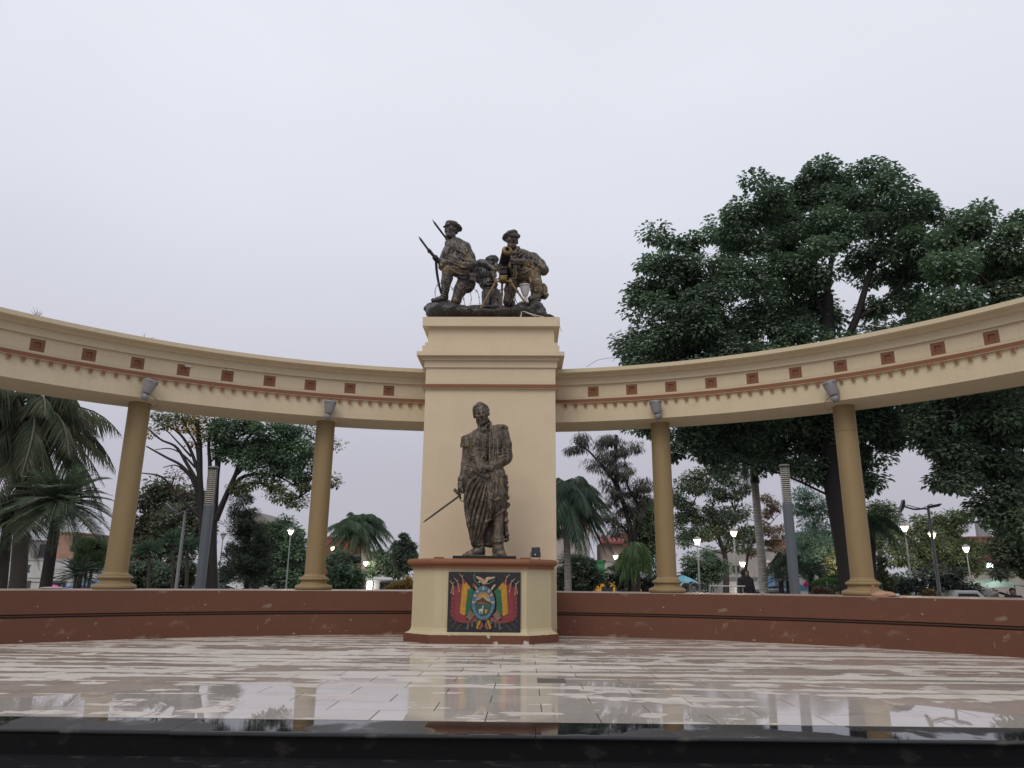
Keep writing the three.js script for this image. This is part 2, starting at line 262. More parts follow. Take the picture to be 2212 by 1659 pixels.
{
  // plan of half the pedestal: front, chamfer, side; o offsets it outwards
  const plan = (o, c = 0) => { const k = .414 * o; return [[-.735 - k, -7.80 + o], [.735 + k, -7.80 + o], [1.145 + o, -8.23 + k + c], [1.145 + o, PZ + .002], [-1.145 - o, PZ + .002], [-1.145 - o, -8.23 + k + c]]; };
  const prism = (o, y0, y1, bev) => { const s = new THREE.Shape(plan(o).map(q => new THREE.Vector2(q[0], -q[1]))); return uvBox(new THREE.ExtrudeGeometry(s, { depth: y1 - y0, bevelEnabled: false }).rotateX(-Math.PI / 2).translate(0, y0, 0)); };
  // walls that flare: rings of the plan at several offsets
  const loft = rings => { const pos = []; for (let r = 0; r + 1 < rings.length; r++) { const A = plan(rings[r][0]), B = plan(rings[r + 1][0]); for (let i = 0; i < 6; i++) { const j = (i + 1) % 6, a = [A[i][0], rings[r][1], A[i][1]], b = [A[j][0], rings[r][1], A[j][1]], c = [B[j][0], rings[r + 1][1], B[j][1]], d = [B[i][0], rings[r + 1][1], B[i][1]]; pos.push(...a, ...b, ...c, ...a, ...c, ...d); } } const g = new THREE.BufferGeometry(); g.setAttribute('position', new THREE.Float32BufferAttribute(pos, 3)); g.computeVertexNormals(); return uvBox(g); };
  const flaky = tex(512, 256, (u, v) => { const b = 1 + .3 * (fbm(u * 9, v * 6, 2, 5) - .5); let c = [.13 * b, .046 * b, .022 * b]; const f = fbm(u * 16 + 3.3, v * 8, 5, 4), g = fbm(u * 4 + .6, v * 2, 9, 2); if (f > .66 && g > .47) c = f > .7 ? [.45, .43, .40] : [.36, .33, .28]; return c; });
  flaky.repeat.set(.4, .8);
  part('skirting', prism(.115, -.015, .128), new THREE.MeshStandardMaterial({ map: flaky, roughness: .6 }), ped, 'brown skirting with flaked paint');
  part('die', loft([[.10, .128], [.075, .137], [.04, .152], [.014, .18], [0, .225], [0, 1.06], [.004, 1.10], [.012, 1.142]]), M.pedestal, ped);
  part('rim_fillet', prism(.045, 1.138, 1.196), M.band, ped);
  part('rim', [loft([[.045, 1.192], [.075, 1.198], [.098, 1.215], [.107, 1.243], [.098, 1.272], [.075, 1.289], [.04, 1.296]]), prism(.042, 1.28, 1.2962)], M.band, ped);
}
// ---------------------------------------------------------------- plants
const leafM = new THREE.MeshPhysicalMaterial({ vertexColors: true, side: THREE.DoubleSide, roughness: .8, transmission: .42, thickness: 0 });
const barkTex = tex(128, 512, (u, v) => { const n = fbm(u * 12, v * 10, 3, 5), k = .5 + n; return [.052 * k, .043 * k, .036 * k]; });
const bark = new THREE.MeshStandardMaterial({ map: barkTex, roughness: .85 });
const darkBark = mat([.018, .014, .014], { roughness: .8 });
const palmTex = tex(64, 1024, (u, v) => { const ring = Math.abs(((v * 34 + .5 * vnoise(u * 5, v * 40)) % 1) - .5) < .10 ? .62 : 1, n = .75 + .5 * fbm(u * 9, v * 50, 2, 4); return [.27 * ring * n, .245 * ring * n, .215 * ring * n]; });
const palmBark = new THREE.MeshStandardMaterial({ map: palmTex, roughness: .85 });
const paleBark = new THREE.MeshStandardMaterial({ map: palmTex, color: L(1.9, 1.9, 1.95), roughness: .85 });
class Leaves {
  constructor() { this.p = []; this.c = []; this.n = 0; }
  // a leaf folded along its midrib: base, direction, up, length, width, colour
  add(x, y, z, dx, dy, dz, ux, uy, uz, l, w, r, g, b, fold = .25, bend = 0) {
    let sx = dy * uz - dz * uy, sy = dz * ux - dx * uz, sz = dx * uy - dy * ux; const m = Math.hypot(sx, sy, sz) || 1; sx /= m; sy /= m; sz /= m;
    const nx = sy * dz - sz * dy, ny = sz * dx - sx * dz, nz = sx * dy - sy * dx, h = w * .5, q = l * .45, f = w * fold;
    const tx = x + dx * l, ty = y + dy * l - bend * l, tz = z + dz * l, ax = x + dx * q + nx * f, ay = y + dy * q + ny * f, az = z + dz * q + nz * f;
    this.p.push(x, y, z, ax + sx * h, ay + sy * h, az + sz * h, tx, ty, tz, x, y, z, tx, ty, tz, ax - sx * h, ay - sy * h, az - sz * h);
    for (let i = 0; i < 6; i++) this.c.push(r, g, b); this.n++;
  }
  geo() { const g = new THREE.BufferGeometry(); g.setAttribute('position', new THREE.Float32BufferAttribute(this.p, 3)); g.setAttribute('color', new THREE.Float32BufferAttribute(this.c, 3)); g.computeVertexNormals(); return g; }
}
function limb(pts, r0, r1, n = 6, seg) { // tapered branch through points
  const cv = new THREE.CatmullRomCurve3(pts), S = seg ?? Math.max(4, pts.length * 4), fr = cv.computeFrenetFrames(S), pos = [], uv = [], idx = [], len = cv.getLength();
  for (let i = 0; i <= S; i++) { const t = i / S, c = cv.getPointAt(t), r = r0 + (r1 - r0) * t; for (let k = 0; k <= n; k++) { const a = k / n * 6.2832, N = fr.normals[i], B = fr.binormals[i], x = Math.cos(a) * r, y = Math.sin(a) * r; pos.push(c.x + N.x * x + B.x * y, c.y + N.y * x + B.y * y, c.z + N.z * x + B.z * y); uv.push(k / n, t * len * .25); } }
  for (let i = 0; i < S; i++) for (let k = 0; k < n; k++) { const a = i * (n + 1) + k, b = a + n + 1; idx.push(a, a + 1, b, b, a + 1, b + 1); }
  const g = new THREE.BufferGeometry(); g.setAttribute('position', new THREE.Float32BufferAttribute(pos, 3)); g.setAttribute('uv', new THREE.Float32BufferAttribute(uv, 2)); g.setIndex(idx); g.computeVertexNormals(); return g;
}
const GAIN = 3.1;
function pick(cols, r) { const c = cols[Math.floor(r() * cols.length)], k = .72 + .56 * r(); return [c[0] * k * GAIN, c[1] * k * GAIN, c[2] * k * GAIN]; }
const ZM = (x0, y0, s) => (zx, zy) => [(x0 + zx / s) / 1.808, (y0 + zy / s) / 1.808];
const GREEN = [[.030, .048, .026], [.036, .056, .029], [.027, .043, .026], [.043, .064, .031]];
const DEEP = [[.024, .038, .025], [.028, .045, .028], [.033, .051, .029]];
const TEAL = [[.030, .062, .042], [.036, .074, .048], [.026, .054, .040]];
const OLIVE = [[.045, .055, .024], [.054, .064, .027], [.038, .049, .023]];
const YELLOW = [[.11, .075, .018], [.09, .06, .016], [.06, .055, .018], [.13, .085, .02]];
const RUST = [[.06, .042, .03], [.075, .05, .035], [.045, .05, .028], [.05, .034, .028]];
const DRY = [[.085, .062, .04], [.07, .052, .033], [.10, .078, .05], [.055, .042, .03]];
// fills one round mass of a crown with clumps of leaves
function mass(L, twigs, c, R, o, r) {
  const nC = Math.max(3, Math.round((o.clumps ?? 5.6) * R * R / (o.cr * o.cr) * .55));
  for (let k = 0; k < nC; k++) {
    const a = r() * 6.2832, cy = 2 * r() - 1, sy = Math.sqrt(1 - cy * cy), q = R * (.35 + .62 * Math.pow(r(), .6)), cr = o.cr * (.65 + .7 * r());
    const x = c.x + Math.cos(a) * sy * q, y = c.y + cy * q * (o.flat ?? .85), z = c.z + Math.sin(a) * sy * q, tone = (.70 + .6 * r()) * (o.gain ?? 1), cols = o.cols;
    if (twigs && r() < (o.twig ?? .35)) twigs.push(limb([c.clone().add(V(0, -R * .3, 0)), V((c.x + x) / 2, (c.y + y) / 2 - .12 * R, (c.z + z) / 2), V(x, y, z)], Math.max(.012, R * .022), .006, 4, 4));
    const n = Math.round((o.leaves ?? 70) * 2.3 * (.7 + .6 * r()));
    for (let i = 0; i < n; i++) {
      const b = r() * 6.2832, ey = 2 * r() - 1, es = Math.sqrt(1 - ey * ey), e = cr * Math.pow(r(), .45); let ox = Math.cos(b) * es, oy = ey, oz = Math.sin(b) * es;
      let dx = ox + (r() - .5) * .9, dy = oy * .6 - (o.droop ?? .35) + (r() - .5) * .6, dz = oz + (r() - .5) * .9; const dm = Math.hypot(dx, dy, dz); dx /= dm; dy /= dm; dz /= dm;
      const l = o.leaf * .66 * (.6 + .8 * r()), p = pick(cols, r);
      L.add(x + ox * e, y + oy * e * .62, z + oz * e, dx, dy, dz, ox * .5 + (r() - .5) * .7, 1, oz * .5 + (r() - .5) * .7, l, l * (o.wide ?? .55), p[0] * tone, p[1] * tone, p[2] * tone);
    }
  }
}
// blobs: [x, y, radius] in photo pixels through zm, depth offset in crown radii, optional other colours
function tree(name, label, cat, { d, base, trunk, tr = .2, blobs, zm = (x, y) => [x, y], s = 1, o, limbs = [], seed: sd = 1, group, noLimb, barkM = bark }) {
  const r = rng(sd * 977 + 13), t = thing(name, label, cat, [0, 0, 0], 0, group), L = new Leaves(), wood = [], b0 = atd(base[0], base[1], d); b0.y = GY;
  t.position.copy(b0);
  const P = (x, y, dd = d) => { const q = zm(x, y); return atd(q[0], q[1], dd).sub(b0); };
  const pts = [V(0, -.1, 0), ...trunk.map(q => P(q[0], q[1], d + (q[2] ?? 0)))]; wood.push(limb(pts, tr, tr * .45, 9));
  const top = pts[pts.length - 1], all = pts.slice(1);
  for (const l of limbs) { const m = l.pts.map(q => P(q[0], q[1], d + (q[2] ?? 0))); wood.push(limb(m, l.r ?? tr * .4, (l.r ?? tr * .4) * .3, 6)); all.push(...m); }
  for (const bl of blobs) {
    const dd = d + (bl[3] ?? (r() - .5) * 2) * bl[2] * s * d / F, c = P(bl[0], bl[1], dd), R = bl[2] * s * dd / F * (o.grow ?? 1.1);
    if (!noLimb) { let from = top, best = 1e9; for (const q of all) { const m = q.distanceTo(c) + (q.y > c.y ? 2 : 0); if (m < best) { best = m; from = q; } } if (best > .4) wood.push(limb([from, from.clone().lerp(c, .5).add(V(0, .12 * best * (r() - .2), 0)), c], Math.min(tr * .34, .03 + R * .045), .02, 5, 6)); }
    mass(L, wood, c, R, { ...o, ...(bl[4] ?? {}) }, r);
  }
  part('trunk', wood, barkM, t); const cr = part('crown', L.geo(), leafM, t); return t;
}
function frond(L, wood, c, az, el, len, o, r) {
  const dir = V(Math.cos(az) * Math.cos(el), Math.sin(el), Math.sin(az) * Math.cos(el)), N = o.pairs ?? 34, pts = [], side = V(-Math.sin(az), 0, Math.cos(az));
  const swing = (r() - .5) * .3; for (let i = 0; i <= 8; i++) { const t = i / 8; pts.push(c.clone().addScaledVector(dir, len * t * (1 - .12 * t)).addScaledVector(side, swing * len * t * t).add(V(0, -len * (o.droop ?? .5) * t * t * (.85 + .15 * Math.cos(el)), 0))); }
  const cv = new THREE.CatmullRomCurve3(pts); wood.push(limb(pts, len * .010, len * .003, 4, 8));
  const tone = .75 + .5 * r();
  for (let i = 1; i <= N; i++) { const t = .08 + .92 * i / N, p = cv.getPoint(t), tg = cv.getTangent(t), ll = len * (o.ll ?? .24) * Math.sin(Math.PI * Math.min(1, .18 + .78 * t)) * (.8 + .4 * r());
    for (const s of [-1, 1]) { const q = side.clone().multiplyScalar(s), dr = (o.hang ?? .5) * (.7 + .6 * r()), d = q.multiplyScalar(.9).addScaledVector(tg, .7).add(V((r() - .5) * .2, -dr + .15, (r() - .5) * .2)).normalize(), k = pick(o.cols, r); L.add(p.x, p.y, p.z, d.x, d.y, d.z, tg.x * .3, 1, tg.z * .3, ll, ll * (o.lw ?? .085), k[0] * tone, k[1] * tone, k[2] * tone, .2, dr * .35); } }
}
function palm(label, { d, base, top, tr = .15, n = 30, len, o = {}, dead = 0, deadLen, seed: sd = 1, elMin = -.5, name = 'palm_tree', trunkM = palmBark, shaft, lean, cat = 'palm' }) {
  const r = rng(sd * 331 + 7), t = thing(name, label, cat), b0 = atd(base[0], base[1], d); b0.y = GY; t.position.copy(b0); const c = atd(top[0], top[1], d + (lean ?? 0)).sub(b0), L = new Leaves(), W = [];
  part('trunk', limb([V(0, -.1, 0), c.clone().multiplyScalar(.35).add(V(.02, 0, 0)), c.clone().multiplyScalar(.7), c], tr * 1.12, tr * .85, 14, 20), trunkM, t);
  if (shaft) part('crownshaft', limb([c.clone().multiplyScalar(1 - shaft), c.clone().multiplyScalar(1 - shaft * .5), c], tr * 1.15, tr * .7, 10), mat([.045, .075, .03], { roughness: .5 }), t);
  for (let i = 0; i < n; i++) { const u = (i + .5) / n, el = elMin + (1.25 - elMin) * Math.pow(u, .85); frond(L, W, c, i * 2.39996 + r() * .4, el, len * (.8 + .35 * r()) * (.75 + .25 * Math.cos(el - .2)), { cols: GREEN, ...o }, r); }
  const wg = mergeGeometries(W); wg.deleteAttribute('uv'); const wc = new Float32Array(wg.attributes.position.count * 3); for (let i = 0; i < wc.length; i += 3) { wc[i] = .07; wc[i + 1] = .075; wc[i + 2] = .035; } wg.setAttribute('color', new THREE.BufferAttribute(wc, 3));
  part('crown', [L.geo(), wg], leafM, t);
  if (dead) { const D = new Leaves(), DW = []; for (let i = 0; i < dead; i++) frond(D, DW, c.clone().add(V(0, -.1 - .25 * r(), 0)), r() * 6.28, -.7 - .6 * r(), (deadLen ?? len * .8) * (.7 + .5 * r()), { cols: DRY, droop: .25, hang: 1.2, pairs: 26, ll: .2 }, r); part('dead_fronds', D.geo(), leafM, t, 'dry brown fronds hanging against the trunk'); }
  return t;
}
function bush(name, label, cat, { d, blobs, zm = (x, y) => [x, y], s = 1, o, seed: sd = 1, group }) { // foliage from the ground, with short stems
  const r = rng(sd * 613 + 5), t = thing(name, label, cat, [0, 0, 0], 0, group), q0 = zm(blobs[0][0], blobs[0][1]), b0 = atd(q0[0], q0[1], d); b0.y = GY; t.position.copy(b0); const L = new Leaves(), W = [];
  for (const bl of blobs) { const q = zm(bl[0], bl[1]), dd = d + (bl[3] ?? (r() - .5)) * bl[2] * s * d / F, c = atd(q[0], q[1], dd).sub(b0), R = bl[2] * s * dd / F; W.push(limb([V(0, -.05, 0), V(c.x * .6, c.y * .4, c.z * .6), c], .05, .02, 5, 5)); mass(L, W, c, R * 1.06, { ...o, ...(bl[4] ?? {}) }, r); }
  part('stem', W, bark, t); part('foliage', L.geo(), leafM, t); return t;
}
function rosette(L, c, n, len, w, cols, r, up = .2) { for (let i = 0; i < n; i++) { const a = r() * 6.283, e = -.35 + 1.7 * r(), d = V(Math.cos(a) * Math.cos(e), Math.sin(e) + up * .2, Math.sin(a) * Math.cos(e)).normalize(), k = pick(cols, r); L.add(c.x, c.y, c.z, d.x, d.y, d.z, .1, 1, .1, len * (.7 + .5 * r()), w, ...k, .25, .12); } }

// the two big dark trees at the right
const Z5 = ZM(2300, 500, 1.301), bigO = { cr: .60, leaf: .25, leaves: 118, cols: DEEP, droop: .45, flat: .85, wide: .72, twig: .25, clumps: 5.6, grow: .98, gain: 1.6 };
tree('dense_tree', 'huge dark green broadleaf tree rising above the right half of the curved beam', 'tree', { d: 27, base: [1850, 1280], tr: .55, seed: 3, barkM: darkBark, o: bigO,
  trunk: [[1838, 1210], [1812, 1080], [1795, 985], [1792, 880], [1788, 760], [1785, 640]],
  limbs: [{ pts: [[1792, 880], [1700, 800, 0], [1600, 740, 1], [1500, 700, 1]], r: .17 }, { pts: [[1790, 800], [1845, 700], [1870, 620], [1900, 520, 1]], r: .19 }, { pts: [[1800, 900], [1900, 760, 1], [1990, 660, 1], [2060, 610, 1]], r: .18 }, { pts: [[1787, 700], [1740, 600], [1680, 500, 1]], r: .14 }, { pts: [[1786, 640], [1800, 540], [1830, 440]], r: .13 }, { pts: [[1800, 960], [1700, 930, 1], [1580, 930, 2]], r: .12 }, { pts: [[1800, 960], [1920, 930, 1], [2020, 950, 2]], r: .12 }, { pts: [[1850, 690], [1905, 655], [1950, 610]], r: .1 }],
  blobs: [[1435, 520, 36], [1500, 515, 38], [1425, 590, 62], [1495, 600, 66], [1400, 650, 50], [1460, 690, 85], [1545, 660, 62], [1385, 735, 55], [1400, 790, 52], [1480, 770, 62], [1560, 745, 62],
    [1640, 430, 55], [1590, 480, 46], [1690, 425, 55], [1765, 395, 58], [1850, 395, 58], [1935, 400, 46], [1985, 465, 48], [1620, 520, 75], [1720, 500, 80], [1820, 480, 80], [1910, 480, 70], [1960, 540, 58], [1600, 590, 62], [1680, 600, 72], [1760, 570, 70], [1890, 570, 52, 1.2], [1630, 680, 62], [1700, 690, 56, 1.0], [1640, 740, 56], [1720, 750, 56], [1800, 735, 44, -1.2], [1860, 745, 44, -1.2], [1925, 730, 52], [1960, 650, 50, 1.2], [1930, 600, 46, 1.5], [1990, 590, 44], [2000, 700, 48], [1998, 440, 34], [2050, 480, 36], [1782, 445, 50, 1], [1775, 480, 44, .5], [1700, 470, 46, 1], [1880, 665, 26, 1.5], [1800, 690, 24, 1.5], [1740, 650, 46, 1], [1520, 715, 50, .5], [1470, 640, 52, 1], [1490, 705, 48, -1], [1430, 745, 46, -1], [1560, 765, 50, -1.2], [1640, 775, 46, -1.2],
    [1470, 945, 60, .6], [1540, 930, 70, .8], [1510, 985, 32, .8], [1620, 930, 78, .8], [1700, 935, 80, .8], [1780, 930, 80, .6], [1650, 985, 42, .8], [1565, 990, 30, .8], [1735, 1005, 48, .8], [1860, 930, 82, .6], [1855, 1010, 56, .8], [1880, 1055, 32, .8], [1940, 930, 68, .6], [1850, 870, 70, 0], [1730, 870, 70, 0], [1620, 870, 66, 0], [1500, 880, 60, 0], [1480, 830, 60, -1.5], [1560, 830, 60, -2], [1640, 820, 64, -2.5], [1720, 820, 64, -2.5], [1800, 815, 64, -2], [1880, 810, 64, -2], [1960, 800, 64, -1.5], [1560, 880, 70, 2], [1680, 880, 80, 2.5], [1800, 880, 80, 2.5], [1920, 880, 80, 2], [1420, 905, 52, 0]] });
tree('dense_tree', 'dark broadleaf tree filling the right edge of the photo, merging with the huge tree', 'tree', { d: 24, base: [2420, 1290], tr: .4, seed: 9, barkM: darkBark, o: { ...bigO, cols: [...DEEP, [.036, .052, .026]] },
  trunk: [[2390, 1180], [2350, 980], [2300, 820], [2260, 700]], limbs: [{ pts: [[2350, 980], [2200, 930], [2050, 930]], r: .17 }, { pts: [[2300, 820], [2180, 660], [2080, 560]], r: .15 }],
  blobs: [[2060, 505, 52], [2130, 470, 46], [2170, 520, 55], [2215, 500, 50], [2040, 580, 58], [2110, 570, 72], [2190, 590, 75], [2050, 660, 52], [2130, 650, 62], [2210, 670, 70], [2270, 600, 80], [2260, 520, 50],
    [2020, 930, 62, .7], [2090, 920, 75, .7], [2160, 920, 85, .7], [2230, 920, 85, .7], [2030, 995, 46, .7], [2090, 1010, 55, .7], [2150, 1030, 75, .7], [2210, 1040, 85, .7], [2180, 1095, 58, .7], [2240, 1120, 70], [2060, 1040, 36, .7], [2140, 870, 80, 0], [2040, 870, 60, 0], [2060, 790, 66, -2], [2140, 780, 70, -2.5], [2220, 770, 76, -2.5], [2100, 860, 80, 2], [2200, 880, 85, 2.5], [2230, 860, 80, 0]] });

// trees and shrubs seen between the columns, left to right
const Z8 = ZM(520, 1600, 2.304), Z7 = ZM(900, 1600, 2.2125), ZR = ZM(2150, 1600, 2.212), Z3 = ZM(2600, 1700, 2.37), Z4 = ZM(3200, 1700, 2.37), ZL = ZM(0, 2100, 5.027);
palm('tall palm with drooping and dry fronds at the left edge', { d: 21, base: [48, 1275], top: [60, 905], tr: .2, n: 46, len: 3.5, o: { cols: [[.030, .045, .026], [.04, .052, .03], [.05, .055, .032], [.075, .07, .045]], droop: .62, hang: 1.2, pairs: 54, ll: .2, lw: .055 }, dead: 22, deadLen: 2.3, seed: 2, elMin: -.75, trunkM: bark });
palm('short date palm with a leaning dark trunk near the left edge', { d: 19, base: [95, 1275], top: [128, 1085], tr: .14, n: 78, len: 1.8, o: { cols: GREEN, droop: .34, hang: .1, pairs: 46, ll: .2, lw: .06 }, seed: 4, elMin: -.75, trunkM: darkBark });
palm('low bushy date palm below the tall palm at the left edge', { d: 22, base: [5, 1275], top: [20, 1110], tr: .16, n: 60, len: 1.8, o: { cols: GREEN, droop: .45, hang: .3, pairs: 40, ll: .2, lw: .07 }, seed: 5, elMin: -.6, trunkM: bark });
bush('round_shrub', 'clipped upright green shrub left of the first column', 'shrub', { d: 30, seed: 1, blobs: [[192, 1195, 30, 0], [180, 1185, 22, 0], [206, 1186, 22, 0], [190, 1222, 24, 0], [205, 1212, 20, 0]], o: { cr: .2, leaf: .2, leaves: 90, cols: [[.034, .055, .02], [.03, .048, .018]], droop: -.8, wide: .16 } });
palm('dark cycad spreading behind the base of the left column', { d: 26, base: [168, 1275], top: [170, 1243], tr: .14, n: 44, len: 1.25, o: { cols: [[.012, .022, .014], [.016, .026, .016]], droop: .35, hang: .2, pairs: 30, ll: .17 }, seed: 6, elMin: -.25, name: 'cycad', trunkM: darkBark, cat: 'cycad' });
tree('rust_tinged_tree', 'dull green tree with rust pink tints behind the leftmost lamp column', 'tree', { d: 52, base: [335, 1275], trunk: [[335, 1200], [345, 1140]], tr: .25, seed: 5, blobs: [[318, 1088, 34], [360, 1070, 34], [395, 1082, 36], [425, 1100, 30], [330, 1130, 42], [380, 1125, 45], [300, 1150, 34], [345, 1170, 40], [395, 1165, 42], [310, 1195, 36], [368, 1200, 40], [335, 1062, 16], [420, 1140, 34]], o: { cr: .75, leaf: .42, leaves: 80, cols: [...RUST, ...GREEN, ...DEEP], droop: .2, wide: .6 } });
bush('dense_shrub', 'dark mixed shrubbery at wall height right of the leftmost column', 'shrub', { d: 38, seed: 3, blobs: [[285, 1245, 28], [315, 1240, 34], [350, 1245, 34], [385, 1245, 32], [410, 1240, 26], [300, 1265, 20], [340, 1262, 22]], o: { cr: .4, leaf: .24, leaves: 80, cols: [...DEEP, [.035, .05, .024]], droop: .2 } });
{ const y = (lab, px, py, d, s, len) => { const r = rng(s), t = thing('yucca', lab, 'yucca', [0, 0, 0], 0), b = atd(px, 1275, d); b.y = GY; t.position.copy(b); const c = atd(px, py, d).sub(b), Lv = new Leaves(); part('trunk', limb([V(0, -.1, 0), c.clone().multiplyScalar(.6).add(V(.05, 0, 0)), c], .09, .07, 8), bark, t); rosette(Lv, c, 110, len, .06, TEAL.map(k => [k[0] * .75, k[1] * .7, k[2] * .6]), r); part('crown', Lv.geo(), leafM, t); };
  y('left one of the three spiky yuccas beside the leftmost grey lamp column', 322, 1190, 33, 31, .75); y('tallest, middle one of the three spiky yuccas beside the leftmost grey lamp column', 374, 1168, 35, 32, .8); y('lower right one of the three spiky yuccas, touching the grey lamp column', 404, 1186, 32, 33, .75); }
tree('spreading_tree', 'spreading tree with many dark limbs and yellowing leaves between the two left columns', 'tree', { d: 29, base: [470, 1278], zm: Z8, s: 1 / 4.166, seed: 7, tr: .19, barkM: darkBark, noLimb: false,
  trunk: [[650, 1300], [625, 1000], [610, 800], [600, 600], [600, 400], [590, 220], [570, 90]],
  limbs: [{ pts: [[720, 1640], [715, 1200], [740, 800], [760, 550], [800, 350], [870, 280]], r: .2 }, { pts: [[740, 1000], [860, 720], [930, 560], [1000, 300], [1090, 200]], r: .13 }, { pts: [[612, 900], [540, 640], [430, 500], [300, 430], [120, 330]], r: .10 }, { pts: [[605, 700], [480, 480], [380, 330], [250, 270], [130, 160]], r: .09 }, { pts: [[602, 600], [500, 330], [400, 200], [250, 120], [150, 60]], r: .08 }, { pts: [[615, 980], [450, 820], [340, 690], [250, 600], [80, 570]], r: .08 }, { pts: [[870, 720], [980, 610], [1120, 580], [1300, 600], [1450, 680]], r: .09 }, { pts: [[850, 760], [1000, 680], [1150, 660], [1300, 720], [1480, 800]], r: .08 }, { pts: [[930, 580], [1050, 470], [1200, 400], [1400, 320], [1620, 260]], r: .08 }, { pts: [[690, 700], [690, 480], [680, 300], [720, 80]], r: .1 }, { pts: [[755, 560], [735, 250], [735, 60]], r: .07 }, { pts: [[540, 640], [470, 560], [380, 500], [270, 520]], r: .05 }, { pts: [[560, 520], [440, 400], [330, 350], [200, 360]], r: .05 }, { pts: [[520, 420], [400, 290], [280, 180], [180, 190]], r: .045 }, { pts: [[590, 480], [560, 300], [490, 180], [440, 60]], r: .06 }],
  blobs: [[880, 200, 95], [1000, 300, 110], [860, 330, 80], [1140, 310, 120], [1270, 420, 110], [1100, 470, 85], [1390, 520, 95], [1490, 580, 70], [1000, 140, 85], [1180, 170, 90], [1390, 210, 80], [1540, 320, 75], [1560, 470, 65], [780, 400, 60], [1300, 290, 80], [1210, 560, 60], [930, 420, 70], [1020, 420, 80], [1180, 420, 80], [1340, 400, 80], [1450, 350, 80], [1480, 450, 80], [1290, 150, 80], [1080, 100, 70], [1500, 180, 80], [1600, 400, 60], [820, 130, 60], [760, 260, 46], [1310, 560, 60],
    [1240, 690, 52, 0, { cols: OLIVE }], [1350, 770, 60, 0, { cols: OLIVE }], [1450, 830, 52, 0, { cols: OLIVE }], [980, 700, 56, 0, { cols: OLIVE }], [1560, 690, 58, 0, { cols: OLIVE }], [1100, 650, 44, 0, { cols: OLIVE }], [1600, 600, 60, 0, { cols: OLIVE }], [1780, 640, 44, 0, { cols: OLIVE, leaves: 40 }], [1800, 300, 26, 0, { cols: OLIVE, leaves: 30 }],
    [520, 110, 70, 0, { cols: YELLOW, leaves: 34 }], [570, 180, 55, 0, { cols: YELLOW, leaves: 36 }], [430, 150, 50, 0, { cols: YELLOW, leaves: 24 }], [280, 60, 70, 0, { cols: OLIVE, leaves: 40 }], [370, 110, 64, 0, { cols: OLIVE, leaves: 36 }], [210, 130, 56, 0, { cols: OLIVE, leaves: 30 }], [470, 50, 60, 0, { cols: OLIVE, leaves: 40 }], [700, 150, 50, 0, { leaves: 40 }], [640, 240, 40, 0, { cols: OLIVE, leaves: 30 }], [640, 80, 60, 0, { cols: [...YELLOW, ...OLIVE], leaves: 34 }], [180, 190, 36, 0, { cols: YELLOW, leaves: 14 }], [520, 290, 36, 0, { cols: YELLOW, leaves: 14 }], [380, 590, 30, 0, { cols: RUST, leaves: 16 }], [470, 690, 26, 0, { cols: RUST, leaves: 12 }]],
  o: { cr: .42, leaf: .17, leaves: 70, gain: 1.15, cols: [[.030, .056, .030], [.036, .064, .032], [.026, .048, .028], [.042, .068, .032]], droop: .25, flat: .5, wide: .68, clumps: 6.2, grow: 1.32 } });
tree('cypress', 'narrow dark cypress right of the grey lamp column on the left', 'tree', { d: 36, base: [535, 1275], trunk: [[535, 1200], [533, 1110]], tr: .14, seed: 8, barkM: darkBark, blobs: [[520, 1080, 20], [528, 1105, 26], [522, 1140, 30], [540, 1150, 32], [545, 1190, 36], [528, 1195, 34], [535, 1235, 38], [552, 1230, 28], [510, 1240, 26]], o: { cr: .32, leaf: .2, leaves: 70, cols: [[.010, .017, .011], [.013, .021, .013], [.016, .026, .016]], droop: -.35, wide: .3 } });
tree('leafy_tree', 'fresh green tree behind the lit lamp left of the second column', 'tree', { d: 58, base: [602, 1275], trunk: [[602, 1215], [605, 1170]], tr: .2, seed: 10, blobs: [[588, 1150, 24], [612, 1143, 28], [640, 1150, 20], [600, 1175, 38], [638, 1185, 30], [572, 1190, 34], [610, 1215, 42], [580, 1230, 36], [648, 1222, 32], [565, 1250, 26], [620, 1250, 32], [660, 1250, 22]], o: { cr: .62, leaf: .36, leaves: 80, cols: [[.028, .052, .029], [.024, .045, .026], [.033, .058, .031]], droop: .15, flat: .6, wide: .6 } });
palm('feathery palm with drooping fronds between the second column and the pillar', { d: 58, base: [772, 1275], top: [775, 1135], tr: .25, n: 58, len: 3.3, o: { cols: [[.036, .062, .036], [.045, .074, .044], [.03, .05, .03]], droop: .62, hang: .75, pairs: 44, ll: .22, lw: .055 }, seed: 7, elMin: -.7, trunkM: bark, dead: 10, deadLen: 2.4 });
bush('broadleaf_shrub', 'bright green broadleaf shrub just right of the second column base', 'shrub', { d: 32, seed: 6, blobs: [[722, 1250, 22], [742, 1240, 22], [762, 1246, 20], [735, 1262, 20], [755, 1265, 18]], o: { cr: .24, leaf: .3, leaves: 40, cols: [[.03, .055, .027], [.036, .064, .03], [.026, .048, .024]], droop: .5, wide: .4 } });
bush('dense_shrub', 'dark shrubs under the feathery palm behind the bright shrub', 'shrub', { d: 54, seed: 7, blobs: [[735, 1210, 24], [755, 1220, 26], [720, 1225, 22], [745, 1240, 26]], o: { cr: .4, leaf: .26, leaves: 70, cols: DEEP, droop: .2 } });
